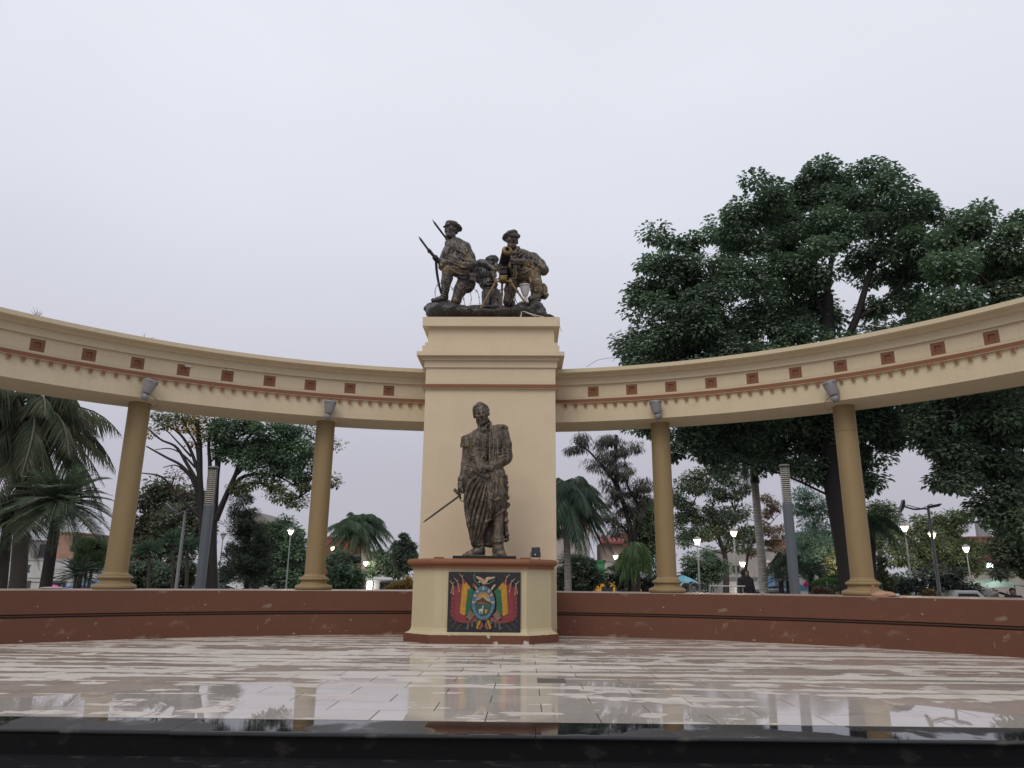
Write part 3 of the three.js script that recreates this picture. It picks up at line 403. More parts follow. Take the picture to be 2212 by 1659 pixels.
tree('small_tree', 'small dark tree close to the left edge of the pillar', 'tree', { d: 56, base: [880, 1275], zm: Z7, s: 1 / 4, seed: 11, tr: .1, trunk: [[1535, 1480], [1530, 1400], [1510, 1300]], blobs: [[1490, 1130, 44], [1440, 1180, 46], [1540, 1190, 48], [1420, 1240, 44], [1490, 1240, 56], [1570, 1250, 46], [1450, 1310, 46], [1540, 1320, 50], [1590, 1200, 30], [1500, 1370, 40]], o: { cr: .3, leaf: .26, leaves: 70, cols: DEEP, droop: .2, wide: .6 } });
tree('small_tree', 'paler low tree left of the small dark tree beside the pillar', 'tree', { d: 58, base: [858, 1275], zm: Z7, s: 1 / 4, seed: 12, tr: .1, trunk: [[1415, 1490], [1400, 1420]], blobs: [[1330, 1290, 50], [1270, 1320, 48], [1250, 1370, 50], [1330, 1370, 54], [1400, 1380, 46], [1440, 1420, 40], [1220, 1410, 40], [1290, 1260, 36]], o: { cr: .5, leaf: .34, leaves: 66, cols: [[.04, .07, .038], [.046, .08, .044]], droop: .2, flat: .6 } });
bush('croton_shrub', 'yellow and orange croton shrub beside the pedestal, left side', 'shrub', { d: 24, seed: 9, blobs: [[858, 1268, 12], [878, 1264, 12], [845, 1273, 9], [888, 1270, 8]], o: { cr: .12, leaf: .2, leaves: 30, cols: [[.11, .07, .015], [.08, .075, .015], [.12, .05, .015], [.04, .045, .015]], droop: -.3, wide: .35 } });

palm('grey trunked royal palm just right of the pillar', { d: 27, base: [1227, 1278], top: [1222, 1065], tr: .125, n: 46, len: 2.2, o: { cols: [[.026, .05, .034], [.034, .062, .042], [.022, .042, .03]], droop: .72, hang: 1.0, pairs: 56, ll: .26, lw: .038 }, dead: 9, deadLen: 1.3, seed: 12, elMin: -.9 });
bush('round_shrub', 'rounded dark shrub behind the royal palm trunk right of the pillar', 'shrub', { d: 33, seed: 11, blobs: [[1220, 1245, 26], [1245, 1228, 28], [1262, 1232, 24], [1275, 1250, 22], [1240, 1255, 30], [1210, 1262, 22], [1262, 1262, 24]], o: { cr: .3, leaf: .24, leaves: 80, cols: [...DEEP, [.03, .045, .025]], droop: .1, wide: .45 } });
tree('wispy_tree', 'tall wispy brownish tree with drooping twigs left of the third column', 'tree', { d: 35, base: [1358, 1278], zm: ZR, s: 1 / 4, seed: 13, tr: .17, barkM: darkBark, trunk: [[690, 1080], [660, 900], [590, 700], [560, 540], [560, 350], [570, 220]],
  limbs: [{ pts: [[620, 780], [540, 610], [430, 470], [310, 340], [200, 280]], r: .1 }, { pts: [[745, 1460], [735, 1080], [760, 900], [740, 760], [800, 600]], r: .13 }, { pts: [[580, 620], [500, 430], [440, 320]], r: .06 }, { pts: [[740, 800], [660, 640], [640, 430]], r: .07 }],
  blobs: [[235, 240, 46], [320, 290, 66], [190, 320, 44], [440, 240, 66], [560, 250, 76], [450, 390, 76], [590, 400, 84], [680, 330, 70], [380, 480, 56], [540, 540, 80], [680, 560, 84], [480, 640, 56], [600, 720, 84], [740, 720, 84], [520, 800, 56], [640, 860, 70], [760, 860, 70], [580, 960, 46], [700, 960, 50], [820, 640, 70], [840, 780, 56], [560, 1040, 34], [470, 920, 34]],
  o: { cr: .34, leaf: .34, leaves: 46, cols: [[.028, .026, .024], [.034, .034, .028], [.026, .034, .026], [.045, .038, .036]], droop: 1.3, flat: .9, wide: .15, clumps: 5, grow: 1.2 } });
tree('leafy_tree', 'green tree partly hidden behind the third column, left side', 'tree', { d: 48, base: [1402, 1278], trunk: [[1402, 1210], [1400, 1150]], tr: .16, seed: 14, blobs: [[1392, 1100, 24], [1415, 1110, 26], [1385, 1135, 28], [1410, 1150, 32], [1388, 1170, 26], [1420, 1185, 26]], o: { cr: .5, leaf: .32, leaves: 76, cols: GREEN, droop: .2 } });
palm('short fan palm with hanging yellow green leaves left of the third column', { d: 34, base: [1372, 1278], top: [1372, 1182], tr: .2, n: 62, len: 1.15, o: { cols: [[.05, .085, .034], [.06, .098, .038], [.04, .07, .03]], droop: 1.0, hang: 1.1, pairs: 22, ll: .42, lw: .08 }, seed: 14, elMin: -.9, trunkM: bark, name: 'fan_palm' });
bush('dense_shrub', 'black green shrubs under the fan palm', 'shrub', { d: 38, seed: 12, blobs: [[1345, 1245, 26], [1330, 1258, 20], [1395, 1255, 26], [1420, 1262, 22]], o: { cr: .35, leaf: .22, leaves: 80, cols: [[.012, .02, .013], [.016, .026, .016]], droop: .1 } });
tree('leafy_tree', 'big olive green tree right of the third column, behind two lit lamps', 'tree', { d: 56, base: [1566, 1280], zm: Z3, s: 1 / 4.285, seed: 15, tr: .26, barkM: darkBark, trunk: [[560, 1300], [545, 1100], [480, 920], [430, 760]], limbs: [{ pts: [[545, 1100], [600, 900], [640, 700]], r: .1 }, { pts: [[480, 920], [330, 800], [250, 650]], r: .1 }, { pts: [[70, 430], [150, 450], [220, 480]], r: .03 }],
  blobs: [[240, 390, 56, 0, { cols: OLIVE }], [340, 370, 60, 0, { cols: OLIVE }], [170, 470, 60], [550, 380, 70, 0, { cols: OLIVE }], [640, 420, 60], [480, 330, 40, 0, { cols: OLIVE }], [310, 520, 90, 0, { cols: [...OLIVE, ...GREEN] }], [450, 530, 100], [580, 570, 95], [710, 540, 66], [170, 620, 76], [240, 740, 100], [420, 730, 110], [560, 740, 105], [690, 700, 76], [130, 780, 56], [290, 890, 100], [160, 900, 66], [470, 880, 100], [640, 900, 86], [760, 880, 66], [180, 1000, 56], [600, 1020, 60], [720, 1010, 60], [420, 920, 50, -1.5, { cols: OLIVE }], [100, 560, 40]],
  o: { cr: .62, leaf: .32, leaves: 72, cols: [...GREEN, ...DEEP], droop: .25, wide: .6, flat: .75 } });
tree('rust_tinged_tree', 'sparse rust brown tree behind the tall pale palm trunk', 'tree', { d: 58, base: [1612, 1280], zm: Z3, s: 1 / 4.285, seed: 16, tr: .15, barkM: darkBark, trunk: [[740, 1260], [760, 1120], [800, 1000], [870, 880]], limbs: [{ pts: [[800, 1000], [920, 880], [1000, 780], [1060, 720]], r: .06 }, { pts: [[870, 900], [960, 820], [1010, 780]], r: .04 }], blobs: [[970, 640, 60], [940, 720, 60], [1010, 700, 44], [1000, 880, 62], [900, 880, 56], [1060, 870, 44], [950, 980, 60], [820, 960, 56], [1050, 970, 40], [880, 790, 50], [930, 590, 36], [800, 1060, 50], [1020, 1040, 44]], o: { cr: .45, leaf: .26, leaves: 44, cols: [[.075, .045, .026], [.055, .042, .026], [.04, .045, .026], [.09, .05, .03]], droop: .3 } });
bush('round_shrub', 'large rounded green shrub tree under the lit lamp right of the third column', 'shrub', { d: 50, seed: 14, zm: Z3, s: 1 / 4.285, blobs: [[370, 1080, 60], [290, 1160, 76], [430, 1160, 86], [350, 1240, 96], [230, 1230, 66], [500, 1240, 66], [460, 1310, 60], [300, 1330, 60], [390, 1350, 60], [200, 1300, 40]], o: { cr: .44, leaf: .26, leaves: 100, cols: [[.018, .036, .022], [.024, .046, .027]], droop: .1, wide: .45 } });
{ const t = palm('tall palm with pale ringed trunk and hanging seed cluster, left of the right grey post', { d: 31, base: [1651, 1288], top: [1626, 985], tr: .168, n: 18, len: 2.7, o: { cols: TEAL, droop: .55, hang: .7, pairs: 40, ll: .26, lw: .07 }, seed: 16, elMin: -.05, shaft: .17, trunkM: paleBark });
  const r = rng(77), Lv = new Leaves(), c = atd(1609, 1042, 30.7).sub(t.position); for (let i = 0; i < 900; i++) { const a = r() * 6.283, q = .34 * Math.sqrt(r()), y = (r() - .5) * .95, k = pick([[.07, .06, .026], [.055, .05, .022], [.04, .033, .02]], r); Lv.add(c.x + Math.cos(a) * q * (1 - Math.abs(y)), c.y + y, c.z + Math.sin(a) * q * (1 - Math.abs(y)), (r() - .5) * .5, -1, (r() - .5) * .5, 1, 0, .2, .12, .016, ...k); }
  part('seed_cluster', Lv.geo(), leafM, t, 'yellowish hanging seed cluster');
  const s = atd(1637, 1022, 31).sub(t.position); part('old_sheath', [limb([s, s.clone().add(V(.12, .06, .05)), s.clone().add(V(.3, .34, .06))], .1, .015, 6)], mat([.05, .075, .035]), t); }
tree('feathery_tree', 'pale feathery layered tree behind the right grey lamp column', 'tree', { d: 58, base: [1790, 1280], zm: Z3, s: 1 / 4.285, seed: 17, tr: .22, trunk: [[1420, 1250], [1400, 1050], [1380, 850], [1350, 700]], blobs: [[1300, 570, 46], [1230, 550, 26], [1390, 620, 66], [1280, 690, 60], [1430, 740, 86], [1320, 790, 76], [1240, 690, 30], [1420, 880, 96], [1300, 960, 76], [1400, 1010, 96], [1280, 1060, 66], [1480, 1040, 76], [1240, 1000, 46], [1500, 660, 60], [1520, 900, 70], [1340, 1120, 70], [1250, 1130, 50]], o: { cr: .75, leaf: .4, leaves: 66, cols: [[.045, .08, .062], [.055, .092, .07], [.036, .068, .05]], droop: .1, flat: .45, wide: .35 } });
palm('small arching palm right of the tall pale palm trunk', { d: 30, base: [1702, 1285], top: [1700, 1212], tr: .1, n: 26, len: 1.3, o: { cols: DEEP, droop: .7, hang: .8, pairs: 30, ll: .24 }, seed: 18, elMin: -.4, trunkM: darkBark });
palm('low cycad at wall height left of the right grey lamp column', { d: 28, base: [1690, 1288], top: [1686, 1252], tr: .1, n: 30, len: .95, o: { cols: [[.02, .034, .026], [.028, .046, .034]], droop: .35, hang: .2, pairs: 28, ll: .18 }, seed: 19, elMin: -.1, name: 'cycad', trunkM: darkBark, cat: 'cycad' });
palm('arching cycad right of the right grey lamp column', { d: 31, base: [1745, 1288], top: [1752, 1240], tr: .1, n: 34, len: 1.35, o: { cols: [[.024, .042, .03], [.034, .058, .04]], droop: .4, hang: .3, pairs: 30, ll: .18 }, seed: 20, elMin: -.1, name: 'cycad', trunkM: darkBark, cat: 'cycad' });
bush('lit_shrub', 'yellow green shrub tree glowing by the lamp left of the fourth column', 'shrub', { d: 57, seed: 16, zm: Z3, s: 1 / 4.285, blobs: [[1570, 1060, 46], [1540, 1130, 56], [1500, 1180, 50], [1570, 1230, 56], [1510, 1270, 46], [1620, 1160, 40]], o: { cr: .3, leaf: .3, leaves: 60, cols: OLIVE, droop: .9, wide: .25 } });
for (const [lab, x, y, rx, ry, d, s] of [['low clipped green hedge mound left of the fourth column', 1795, 1264, 38, 11, 29, 41], ['clipped green hedge top above the low mound, against the fourth column', 1818, 1252, 24, 8, 31, 42]]) {
  const r = rng(s), t = thing('topiary_hedge', lab, 'hedge'), c = atd(x, y, d), Lv = new Leaves(), k = d / F; t.position.set(c.x, GY, c.z);
  for (let i = 0; i < 5200; i++) { const a = r() * 6.283, u = 2 * r() - 1, q = Math.sqrt(1 - u * u), w = .93 + .1 * r(), p = pick([[.042, .085, .028], [.05, .098, .032]], r); Lv.add(Math.cos(a) * q * rx * k * w, c.y - GY + u * ry * k * w, Math.sin(a) * q * rx * k * .8 * w, Math.cos(a) * q + r() - .5, u + r() - .3, Math.sin(a) * q + r() - .5, r() - .5, 1, r() - .5, .06, .04, ...p); }
  part('stem', limb([V(0, -.05, 0), V(.03, c.y - GY, 0)], .06, .04, 6), bark, t); part('foliage', Lv.geo(), leafM, t);
}
bush('croton_shrub', 'reddish leafy shrub at wall height left of the fourth column base', 'shrub', { d: 25, seed: 18, blobs: [[1770, 1281, 9], [1786, 1282, 8], [1758, 1283, 7]], o: { cr: .12, leaf: .16, leaves: 30, cols: [[.07, .035, .02], [.05, .03, .02], [.03, .03, .015]], droop: -.2, wide: .35 } });
tree('leafy_tree', 'green tree behind the fourth column, right side', 'tree', { d: 50, base: [1900, 1285], zm: Z4, s: 1 / 4.285, seed: 18, tr: .2, trunk: [[560, 1300], [560, 1000], [560, 850]], blobs: [[500, 690, 56], [590, 680, 60], [660, 720, 50], [540, 780, 76], [640, 800, 66], [540, 900, 76], [640, 900, 60], [420, 760, 60], [560, 1000, 70], [690, 1020, 60], [480, 980, 60]], o: { cr: .6, leaf: .32, leaves: 72, cols: GREEN, droop: .2, flat: .6 } });
palm('drooping palm hard against the right side of the fourth column', { d: 30, base: [1885, 1288], top: [1884, 1128], tr: .1, n: 24, len: 1.5, o: { cols: [[.03, .058, .03], [.04, .07, .036]], droop: .8, hang: .9, pairs: 34, ll: .24 }, seed: 22, elMin: -.4, trunkM: bark });
tree('leafy_tree', 'broad tree lit warm by the three lamps right of the fourth column', 'tree', { d: 54, base: [2005, 1288], zm: Z4, s: 1 / 4.285, seed: 19, tr: .26, barkM: darkBark, trunk: [[960, 1420], [980, 1300], [1020, 1150], [1060, 1000]], limbs: [{ pts: [[980, 1300], [860, 1180], [780, 1080]], r: .12 }, { pts: [[1000, 1250], [1150, 1150], [1280, 1080]], r: .12 }],
  blobs: [[950, 810, 62], [1050, 790, 62], [1180, 765, 66], [1270, 740, 56], [1330, 790, 44], [880, 880, 66], [1000, 900, 86], [1130, 880, 96], [1260, 870, 82], [750, 940, 66], [820, 1030, 76], [950, 1050, 86], [1100, 1040, 96], [1250, 1010, 96], [1380, 1010, 82], [1470, 1070, 66], [700, 1060, 60], [1350, 1130, 86], [1200, 1150, 92], [1030, 1160, 92], [860, 1140, 82], [1450, 1170, 56], [760, 1150, 56], [1100, 1250, 70, 0, { cols: DEEP }], [1300, 1240, 66, 0, { cols: DEEP }], [900, 1240, 60, 0, { cols: DEEP }], [1420, 1260, 46]],
  o: { cr: .6, leaf: .33, leaves: 74, cols: [[.045, .062, .026], [.054, .074, .028], [.036, .055, .025]], droop: .2, flat: .55, wide: .55 } });
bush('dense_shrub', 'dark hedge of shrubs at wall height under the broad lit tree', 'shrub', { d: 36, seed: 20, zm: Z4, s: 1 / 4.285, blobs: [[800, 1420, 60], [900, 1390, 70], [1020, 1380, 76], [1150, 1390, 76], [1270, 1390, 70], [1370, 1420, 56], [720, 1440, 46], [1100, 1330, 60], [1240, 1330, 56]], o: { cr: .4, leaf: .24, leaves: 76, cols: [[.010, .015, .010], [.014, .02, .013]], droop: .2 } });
bush('light_shrub', 'pale olive shrub just right of the fourth column', 'shrub', { d: 31, seed: 21, zm: Z4, s: 1 / 4.285, blobs: [[540, 1130, 44], [580, 1210, 50], [540, 1280, 44], [610, 1300, 50], [650, 1380, 44], [560, 1380, 36], [640, 1450, 36]], o: { cr: .24, leaf: .2, leaves: 46, cols: [[.07, .08, .034], [.055, .066, .03], [.04, .05, .026]], droop: .2, wide: .5 } });
bush('croton_shrub', 'orange leaved shrub at wall height between the lamp poles on the right', 'shrub', { d: 25, seed: 22, zm: Z4, s: 1 / 4.285, blobs: [[1030, 1475, 26], [1060, 1485, 22], [1000, 1490, 20]], o: { cr: .12, leaf: .16, leaves: 34, cols: [[.08, .05, .02], [.06, .042, .018], [.045, .04, .018]], droop: -.2, wide: .35 } });
tree('leafy_tree', 'olive green tree hanging in at the right edge in front of the red hall', 'tree', { d: 37, base: [2262, 1290], zm: Z4, s: 1 / 4.285, seed: 21, tr: .22, trunk: [[2030, 1300], [2000, 1100], [1950, 950]], limbs: [{ pts: [[2000, 1100], [1850, 1050], [1700, 1080]], r: .09 }], blobs: [[1640, 830, 56], [1720, 850, 66], [1820, 830, 76], [1900, 860, 76], [1680, 940, 76], [1790, 960, 92], [1890, 970, 86], [1660, 1040, 56], [1740, 1070, 76], [1840, 1090, 86], [1920, 1110, 86], [1680, 1150, 56], [1780, 1180, 66], [1870, 1200, 66], [1670, 1260, 36], [1890, 1270, 46], [1960, 1200, 80]], o: { cr: .46, leaf: .26, leaves: 70, cols: [[.04, .056, .028], [.034, .05, .027], [.028, .044, .025]], droop: .3, flat: .7 } });
// an unbroken line of far greenery closes the square
{ const r = rng(99), L = new Leaves(), c = V(0, 0, -150); for (let i = 0; i < 170; i++) mass(L, null, V((i - 85) * 1.75 + r() * 2, .6 + r() * 1.4, (r() - .5) * 8), 1.4 + r() * 1.2, { cr: 1.3, leaf: 1.3, leaves: 14, cols: DEEP, droop: .1, clumps: 3 }, r); const m = single('far_greenery', L.geo(), leafM, 'distant band of trees closing the far side of the square', 'trees'); m.position.set(0, GY, -112); m.userData.kind = 'stuff'; }
// ---------------------------------------------------------------- lamps
const poleM = mat([.24, .25, .26], { roughness: .5 }), capM = mat([.22, .21, .20], { roughness: .5 });
const lampGlow = { warm: [1, .80, .52], white: [1, .93, .80], pink: [1, .78, .70] };
function lantern(label, px, py, o = {}) { // post lantern: dome cap, funnel glass, slim pole; py is the middle of the glass
  let d = o.d; if (!d) { const q = atd(px, py, 1); d = Math.min(70, Math.max(22, 3.25 / (q.y - CAM.y))); }
  const c = atd(px, py, d), t = thing('street_lamp', label, 'lamp', [c.x, GY, c.z], 0, 'post lanterns round the square'), h = c.y - GY, k = (o.w ?? 1);
  part('pole', [lathe([[.055 * k, 0], [.05 * k, h * .5], [.035 * k, h - .3 * k]], 10), lathe([[.09 * k, 0], [.09 * k, .3], [.055 * k, .34]], 10)], poleM, t);
  part('socket', lathe([[.03 * k, h - .32 * k], [.06 * k, h - .28 * k], [.05 * k, h - .22 * k], [.075 * k, h - .20 * k]], 12), capM, t);
  const col = lampGlow[o.glow ?? 'warm'];
  const gl = o.off ? new THREE.MeshPhysicalMaterial({ color: L(.75, .75, .75), roughness: .35, transmission: .5, thickness: 0 }) : new THREE.MeshStandardMaterial({ color: L(.8, .75, .65), emissive: L(...col), emissiveIntensity: o.power ?? 7, roughness: .4 });
  part('lamp_glass', lathe([[.02 * k, h - .215 * k], [.075 * k, h - .2 * k], [.17 * k, h + .02 * k], [.205 * k, h + .115 * k], [.05 * k, h + .13 * k]], 18), gl, t);
  for (let i = 0; i < 4; i++) { const a = i * Math.PI / 2 + .4, A = V(Math.cos(a), 0, Math.sin(a)); part('rib', bar(A.clone().multiplyScalar(.082 * k).setY(h - .2 * k), A.clone().multiplyScalar(.218 * k).setY(h + .12 * k), .008, .008, 5), capM, t); }
  part('lamp_cap', lathe([[.215 * k, h + .10 * k], [.26 * k, h + .118 * k], [.255 * k, h + .14 * k], [.21 * k, h + .20 * k], [.12 * k, h + .27 * k], [.05 * k, h + .30 * k], [.035 * k, h + .335 * k], [.001, h + .345 * k]], 20), capM, t);
  if (!o.off) { const l = new THREE.PointLight(L(...col), o.light ?? 20, 0, 2); l.position.set(0, h, 0); l.castShadow = true; l.shadow.radius = 6; l.name = 'lamp_light'; t.add(l); }
  return t;
}
lantern('lit street lamp on a pale pole left of the second column', 628, 1149, { glow: 'white' });
lantern('lit warm street lamp close to the right side of the second column', 718, 1184);
lantern('small lit street lamp before the cream building, left of the pillar', 790, 1217, { glow: 'pink', d: 56, w: .95 });
lantern('unlit street lamp right of the leftmost grey lamp column', 482, 1158, { off: true });
lantern('small warm lamp between the two palm trunks at the far left', 102, 1217, { d: 46, w: .8 });
lantern('lit street lamp before the red roofed house right of the pillar', 1330, 1203, { glow: 'white', d: 55, w: .95 });
lantern('lit street lamp next right of the third column', 1506, 1170, { glow: 'white', d: 47 });
lantern('tallest lit street lamp between the third column and the pale palm trunk', 1585, 1152, { d: 46 });
lantern('small lit street lamp above the hooded person', 1604, 1218, { d: 52, w: 1.0 });
lantern('unlit grey street lamp just right of the pale palm trunk', 1661, 1221, { off: true, d: 46 });
lantern('lit street lamp against the leaning dark trunk left of the fourth column', 1817, 1198, { d: 55 });
lantern('tiny lit lamp low in the foliage left of the fourth column', 1806, 1220, { d: 66, w: .7, glow: 'pink' });
lantern('brightest left lamp of the three right of the fourth column', 1954, 1141, { d: 44 });
lantern('middle lamp of the three right of the fourth column, beside the tall street light', 2014, 1156, { d: 46 });
lantern('rightmost lamp of the three right of the fourth column', 2087, 1186, { glow: 'white', power: 9, d: 50 });
// grey lamp columns with a louvred lantern
const steelBlue = new THREE.MeshStandardMaterial({ map: plaster([.115, .135, .155], .12, 71, .2), roughness: .5 }), louvM = mat([.42, .40, .36], { roughness: .5 }), louvIn = mat([.20, .19, .17], { roughness: .7 });
for (const [label, bx, tx, ty, d] of [['grey lamp column with louvred top in front of the spreading tree on the left', 430, 452, 1008, 22], ['grey lamp column with louvred top between the pale palm and the fourth column', 1718, 1695, 1004, 22]]) {
  const b = atd(bx, 1285, d), t = thing('lamp_column', label, 'lamp', [b.x, GY, b.z], 0, 'grey lamp columns behind the colonnade'), H = atd(tx, ty, d).y - GY, r = .142, u = H - 1.13;
  part('column_body', [lathe([[r * 1.02, 0], [r, u - .06], [r * 1.03, u - .055], [r * 1.03, u], [.03, u + .001]], 28)], steelBlue, t);
  part('lantern_core', lathe([[r * .74, u], [r * .74, H - .07]], 20), louvIn, t);
  for (let i = 0; i < 17; i++) { const y = u + .03 + i * (1.03 / 17); part('louvre', lathe([[r * .72, y + .012], [r * .98, y - .006], [r * .99, y + .004], [r * .74, y + .034], [r * .72, y + .012]], 24), louvM, t); }
  for (let i = 0; i < 3; i++) { const a = i * 2.094 + .6; part('rod', bar(V(Math.cos(a) * r * .95, u, Math.sin(a) * r * .95), V(Math.cos(a) * r * .95, H - .06, Math.sin(a) * r * .95), .008), louvM, t); }
  part('cap', lathe([[.02, H - .085], [r * 1.08, H - .085], [r * 1.1, H - .02], [r * 1.02, H], [.001, H + .004]], 28), mat([.16, .165, .16], { roughness: .55 }), t);
}
// tall street lights with curved arms
function streetLight(label, base, top, d, arms) {
  const b = atd(base[0], base[1], d), c = atd(top[0], top[1], d), t = thing('street_light', label, 'street light', [b.x, GY, b.z], 0, 'tall street lights'), H = c.y - GY;
  part('pole', [limb([V(0, 0, 0), V(0, H * .5, 0), V(0, H, 0)], .075, .05, 10)], poleM, t);
  for (const [pts, headAt, off] of arms) {
    const q = pts.map(p => atd(p[0], p[1], d + (p[2] ?? 0)).sub(t.position)); part('arm', tube(q, .035, 20, 8), mat([.10, .10, .115], { roughness: .4, metalness: .4 }), t); part('arm_stay', tube(q.map((v, i) => v.clone().add(V(0, .10 * Math.sin(i / (q.length - 1) * Math.PI), 0))), .018, 20, 6), mat([.10, .10, .115], { roughness: .4, metalness: .4 }), t);
    const e = q[q.length - 1], g = rbox(.52, .07, .22, 0, 0, 0, .03); const hd = part('lamp_head', [g, rbox(.34, .05, .17, .02, -.05, 0, .02)], mat([.06, .06, .07], { roughness: .4 }), t); hd.position.copy(e); hd.rotation.z = off; }
}
streetLight('pale double armed street light left of the leftmost grey lamp column', [380, 1275], [396, 1104], 30, [[[[396, 1106], [386, 1112], [374, 1104], [367, 1096]], 0, -.7], [[[396, 1104], [404, 1108], [412, 1104], [418, 1100]], 0, .3]]);
streetLight('tall street light with two curved arms among the three lit lamps on the right', [2031, 1289], [1993, 1097], 30, [[[[1993, 1099], [1975, 1100], [1960, 1096], [1948, 1093]], 0, 1.2], [[[1993, 1098], [2002, 1099], [2012, 1094], [2018, 1092]], 0, .2]]);
{ // floodlight on a pole, far right
  const c = atd(2138, 1223, 48), t = thing('floodlight_pole', 'thin pole with a bright white floodlight before the red hall', 'floodlight', [c.x, GY, c.z]), h = c.y - GY;
  part('pole', bar(V(0, 0, 0), V(0, h, 0), .05, .04), poleM, t); part('lamp_head', rbox(.5, .32, .1, 0, h + .05, .02, .02), capM, t); part('lamp_glass', box(.44, .27, .02, 0, h + .05, .082), new THREE.MeshStandardMaterial({ color: L(.8, .8, .8), emissive: L(.85, 1, 1), emissiveIntensity: 5 }), t);
  const l = new THREE.SpotLight(L(.9, 1, 1), 7, 0, 1.1, .6, 2); l.position.set(0, h + .05, .12); l.target.position.set(-2, 0, 8); l.castShadow = true; t.add(l, l.target);
}
// ---------------------------------------------------------------- buildings round the square
const paintB = c => mat(c, { map: wallNoise, roughness: .85 });
const wallNoise = tex(256, 256, (u, v) => { const n = .74 + .4 * fbm(u * 10, v * 10, 5, 5), s = .9 + .2 * fbm(u * 30, v * 3, 2, 3); return [n * s, n * s, n * s * .98]; });
wallNoise.repeat.set(.12, .12);
const glassD = mat([.02, .024, .028], { roughness: .15 }), frameD = mat([.10, .09, .08]), trimW = mat([.45, .43, .40]);
function house(name, label, x0, x1, yTop, d, o) { // front wall between two photo columns; o: color, depth, windows [u, v, w, h] in metres from left and ground, roof
  const a = atd(x0, yTop, d), b = atd(x1, yTop, d), w = b.x - a.x, h = (a.y + b.y) / 2 - GY, t = thing(name, label, 'building', [(a.x + b.x) / 2, GY, CAM.z - d]), D = o.depth ?? 8;
  part('wall', uvBox(box(w, h, D, 0, h / 2, -D / 2)), paintB(o.color), t);
  if (o.roof === 'gable') { const g = new THREE.Shape(); const rh = o.rh ?? 1; g.moveTo(-w / 2 - .4, -.02); g.lineTo(w / 2 + .4, -.02); g.lineTo(0, rh); g.closePath(); part('roof', uvBox(new THREE.ExtrudeGeometry(g, { depth: D + .8, bevelEnabled: false }).translate(0, h, -D - .4)), paintB(o.roofColor), t); }
  else if (o.roof === 'tiles') { const rh = o.rh ?? 1, n = Math.round(w / .35), W = []; for (let i = 0; i < n; i++) { const x = -w / 2 - .3 + (i + .5) * (w + .6) / n; W.push(bar(V(x, h - .05, .6), V(x, h + rh, -D * .5), .17, .17, 8)); } part('roof', [...W, new THREE.BufferGeometry().copy(box(w + .6, .08, D * .62, 0, 0, 0)).rotateX(Math.atan2(rh, D * .5 + .6)).translate(0, h + rh / 2 - .1, -D * .25 + .3)], paintB(o.roofColor), t); }
  else { part('parapet', uvBox(box(w + .16, .22, D + .16, 0, h - .06, -D / 2)), paintB(o.trim ?? o.color.map(c => c * .7)), t); }
  for (const [u, v, ww, hh, kind] of o.windows ?? []) {
    const x = -w / 2 + u + ww / 2, y = v + hh / 2, lit = kind === 'lit';
    const f = part(kind === 'door' ? 'door' : 'window', [box(ww + .16, .1, .12, x, y + hh / 2 + .05, .03), box(ww + .16, .1, .12, x, y - hh / 2 - .05, .03), box(.1, hh, .12, x - ww / 2 - .03, y, .03), box(.1, hh, .12, x + ww / 2 + .03, y, .03), box(.05, hh, .06, x, y, .02)], frameD, t);
    part('pane', box(ww, hh, .02, x, y, .012), lit ? new THREE.MeshStandardMaterial({ color: L(.8, .78, .7), emissive: L(1, .97, .9), emissiveIntensity: 1.6 }) : kind === 'door' ? mat([.09, .07, .05]) : glassD, f);
    if (lit) { const l = new THREE.PointLight(L(1, .96, .9), 5, 0, 2); l.position.set(x, y, .6); l.castShadow = true; t.add(l); }
  }
  for (const [y, hh, c] of o.bands ?? []) part('band', uvBox(box(w + .08, hh, D + .08, 0, y, -D / 2)), paintB(c), t);
  if (o.awning) { const [y, c, dep] = o.awning; part('awning', uvBox(new THREE.BoxGeometry(w + .2, .07, dep).rotateX(.22).translate(0, y, dep / 2)), paintB(c), t); }
  t.userData.w = w; t.userData.h = h; const q = { t, w, h }; delete t.userData.w; delete t.userData.h; return q;
}
const font = await new FontLoader().loadAsync('fonts/droid/droid_sans_bold.typeface.json');
{ const s = house('shop_building', 'long white shop front with green lettering behind the palms at the far left', 12, 214, 1208, 88, { color: [.52, .52, .52], trim: [.35, .35, .36], bands: [[1.05, .1, [.18, .18, .18]], [1.5, .08, [.24, .24, .24]]], windows: [[1, 0.1, 2.4, 1.0, 'door'], [5, .1, 2.6, 1.0], [9, .1, 1.6, 1.0, 'door']] });
  const g = new TextGeometry('NTI', { font, size: .85, depth: .05, curveSegments: 4 }), u = 1.15; part('lettering', g.translate(-s.w / 2 + u, 2.15, .01), mat([.03, .07, .06]), s.t); }
house('grey_building', 'plain grey building above the white shop at the far left', 10, 78, 1166, 100, { color: [.36, .34, .34], windows: [[5, 4.2, 1.2, 1.6], [12, 4.0, 1.6, 1.4]] });
house('salmon_building', 'salmon pink building behind the leaning palm trunk on the left', 108, 166, 1150, 96, { color: [.34, .20, .15], trim: [.26, .15, .11], windows: [[3.2, 5, .9, 1.8], [6.4, 5, .9, 1.8], [1, 2, 1.2, 1.6]] });
house('orange_building', 'orange brick building beside the first column on the left', 208, 262, 1163, 98, { color: [.30, .15, .085], windows: [[1.2, 4, 1, 1.4], [4, 4, 1, 1.4]] });
house('gabled_building', 'pale gabled roof showing above the fresh green tree left of the second column', 520, 596, 1140, 105, { color: [.36, .34, .31], roof: 'gable', rh: 2.1, roofColor: [.22, .20, .185] });
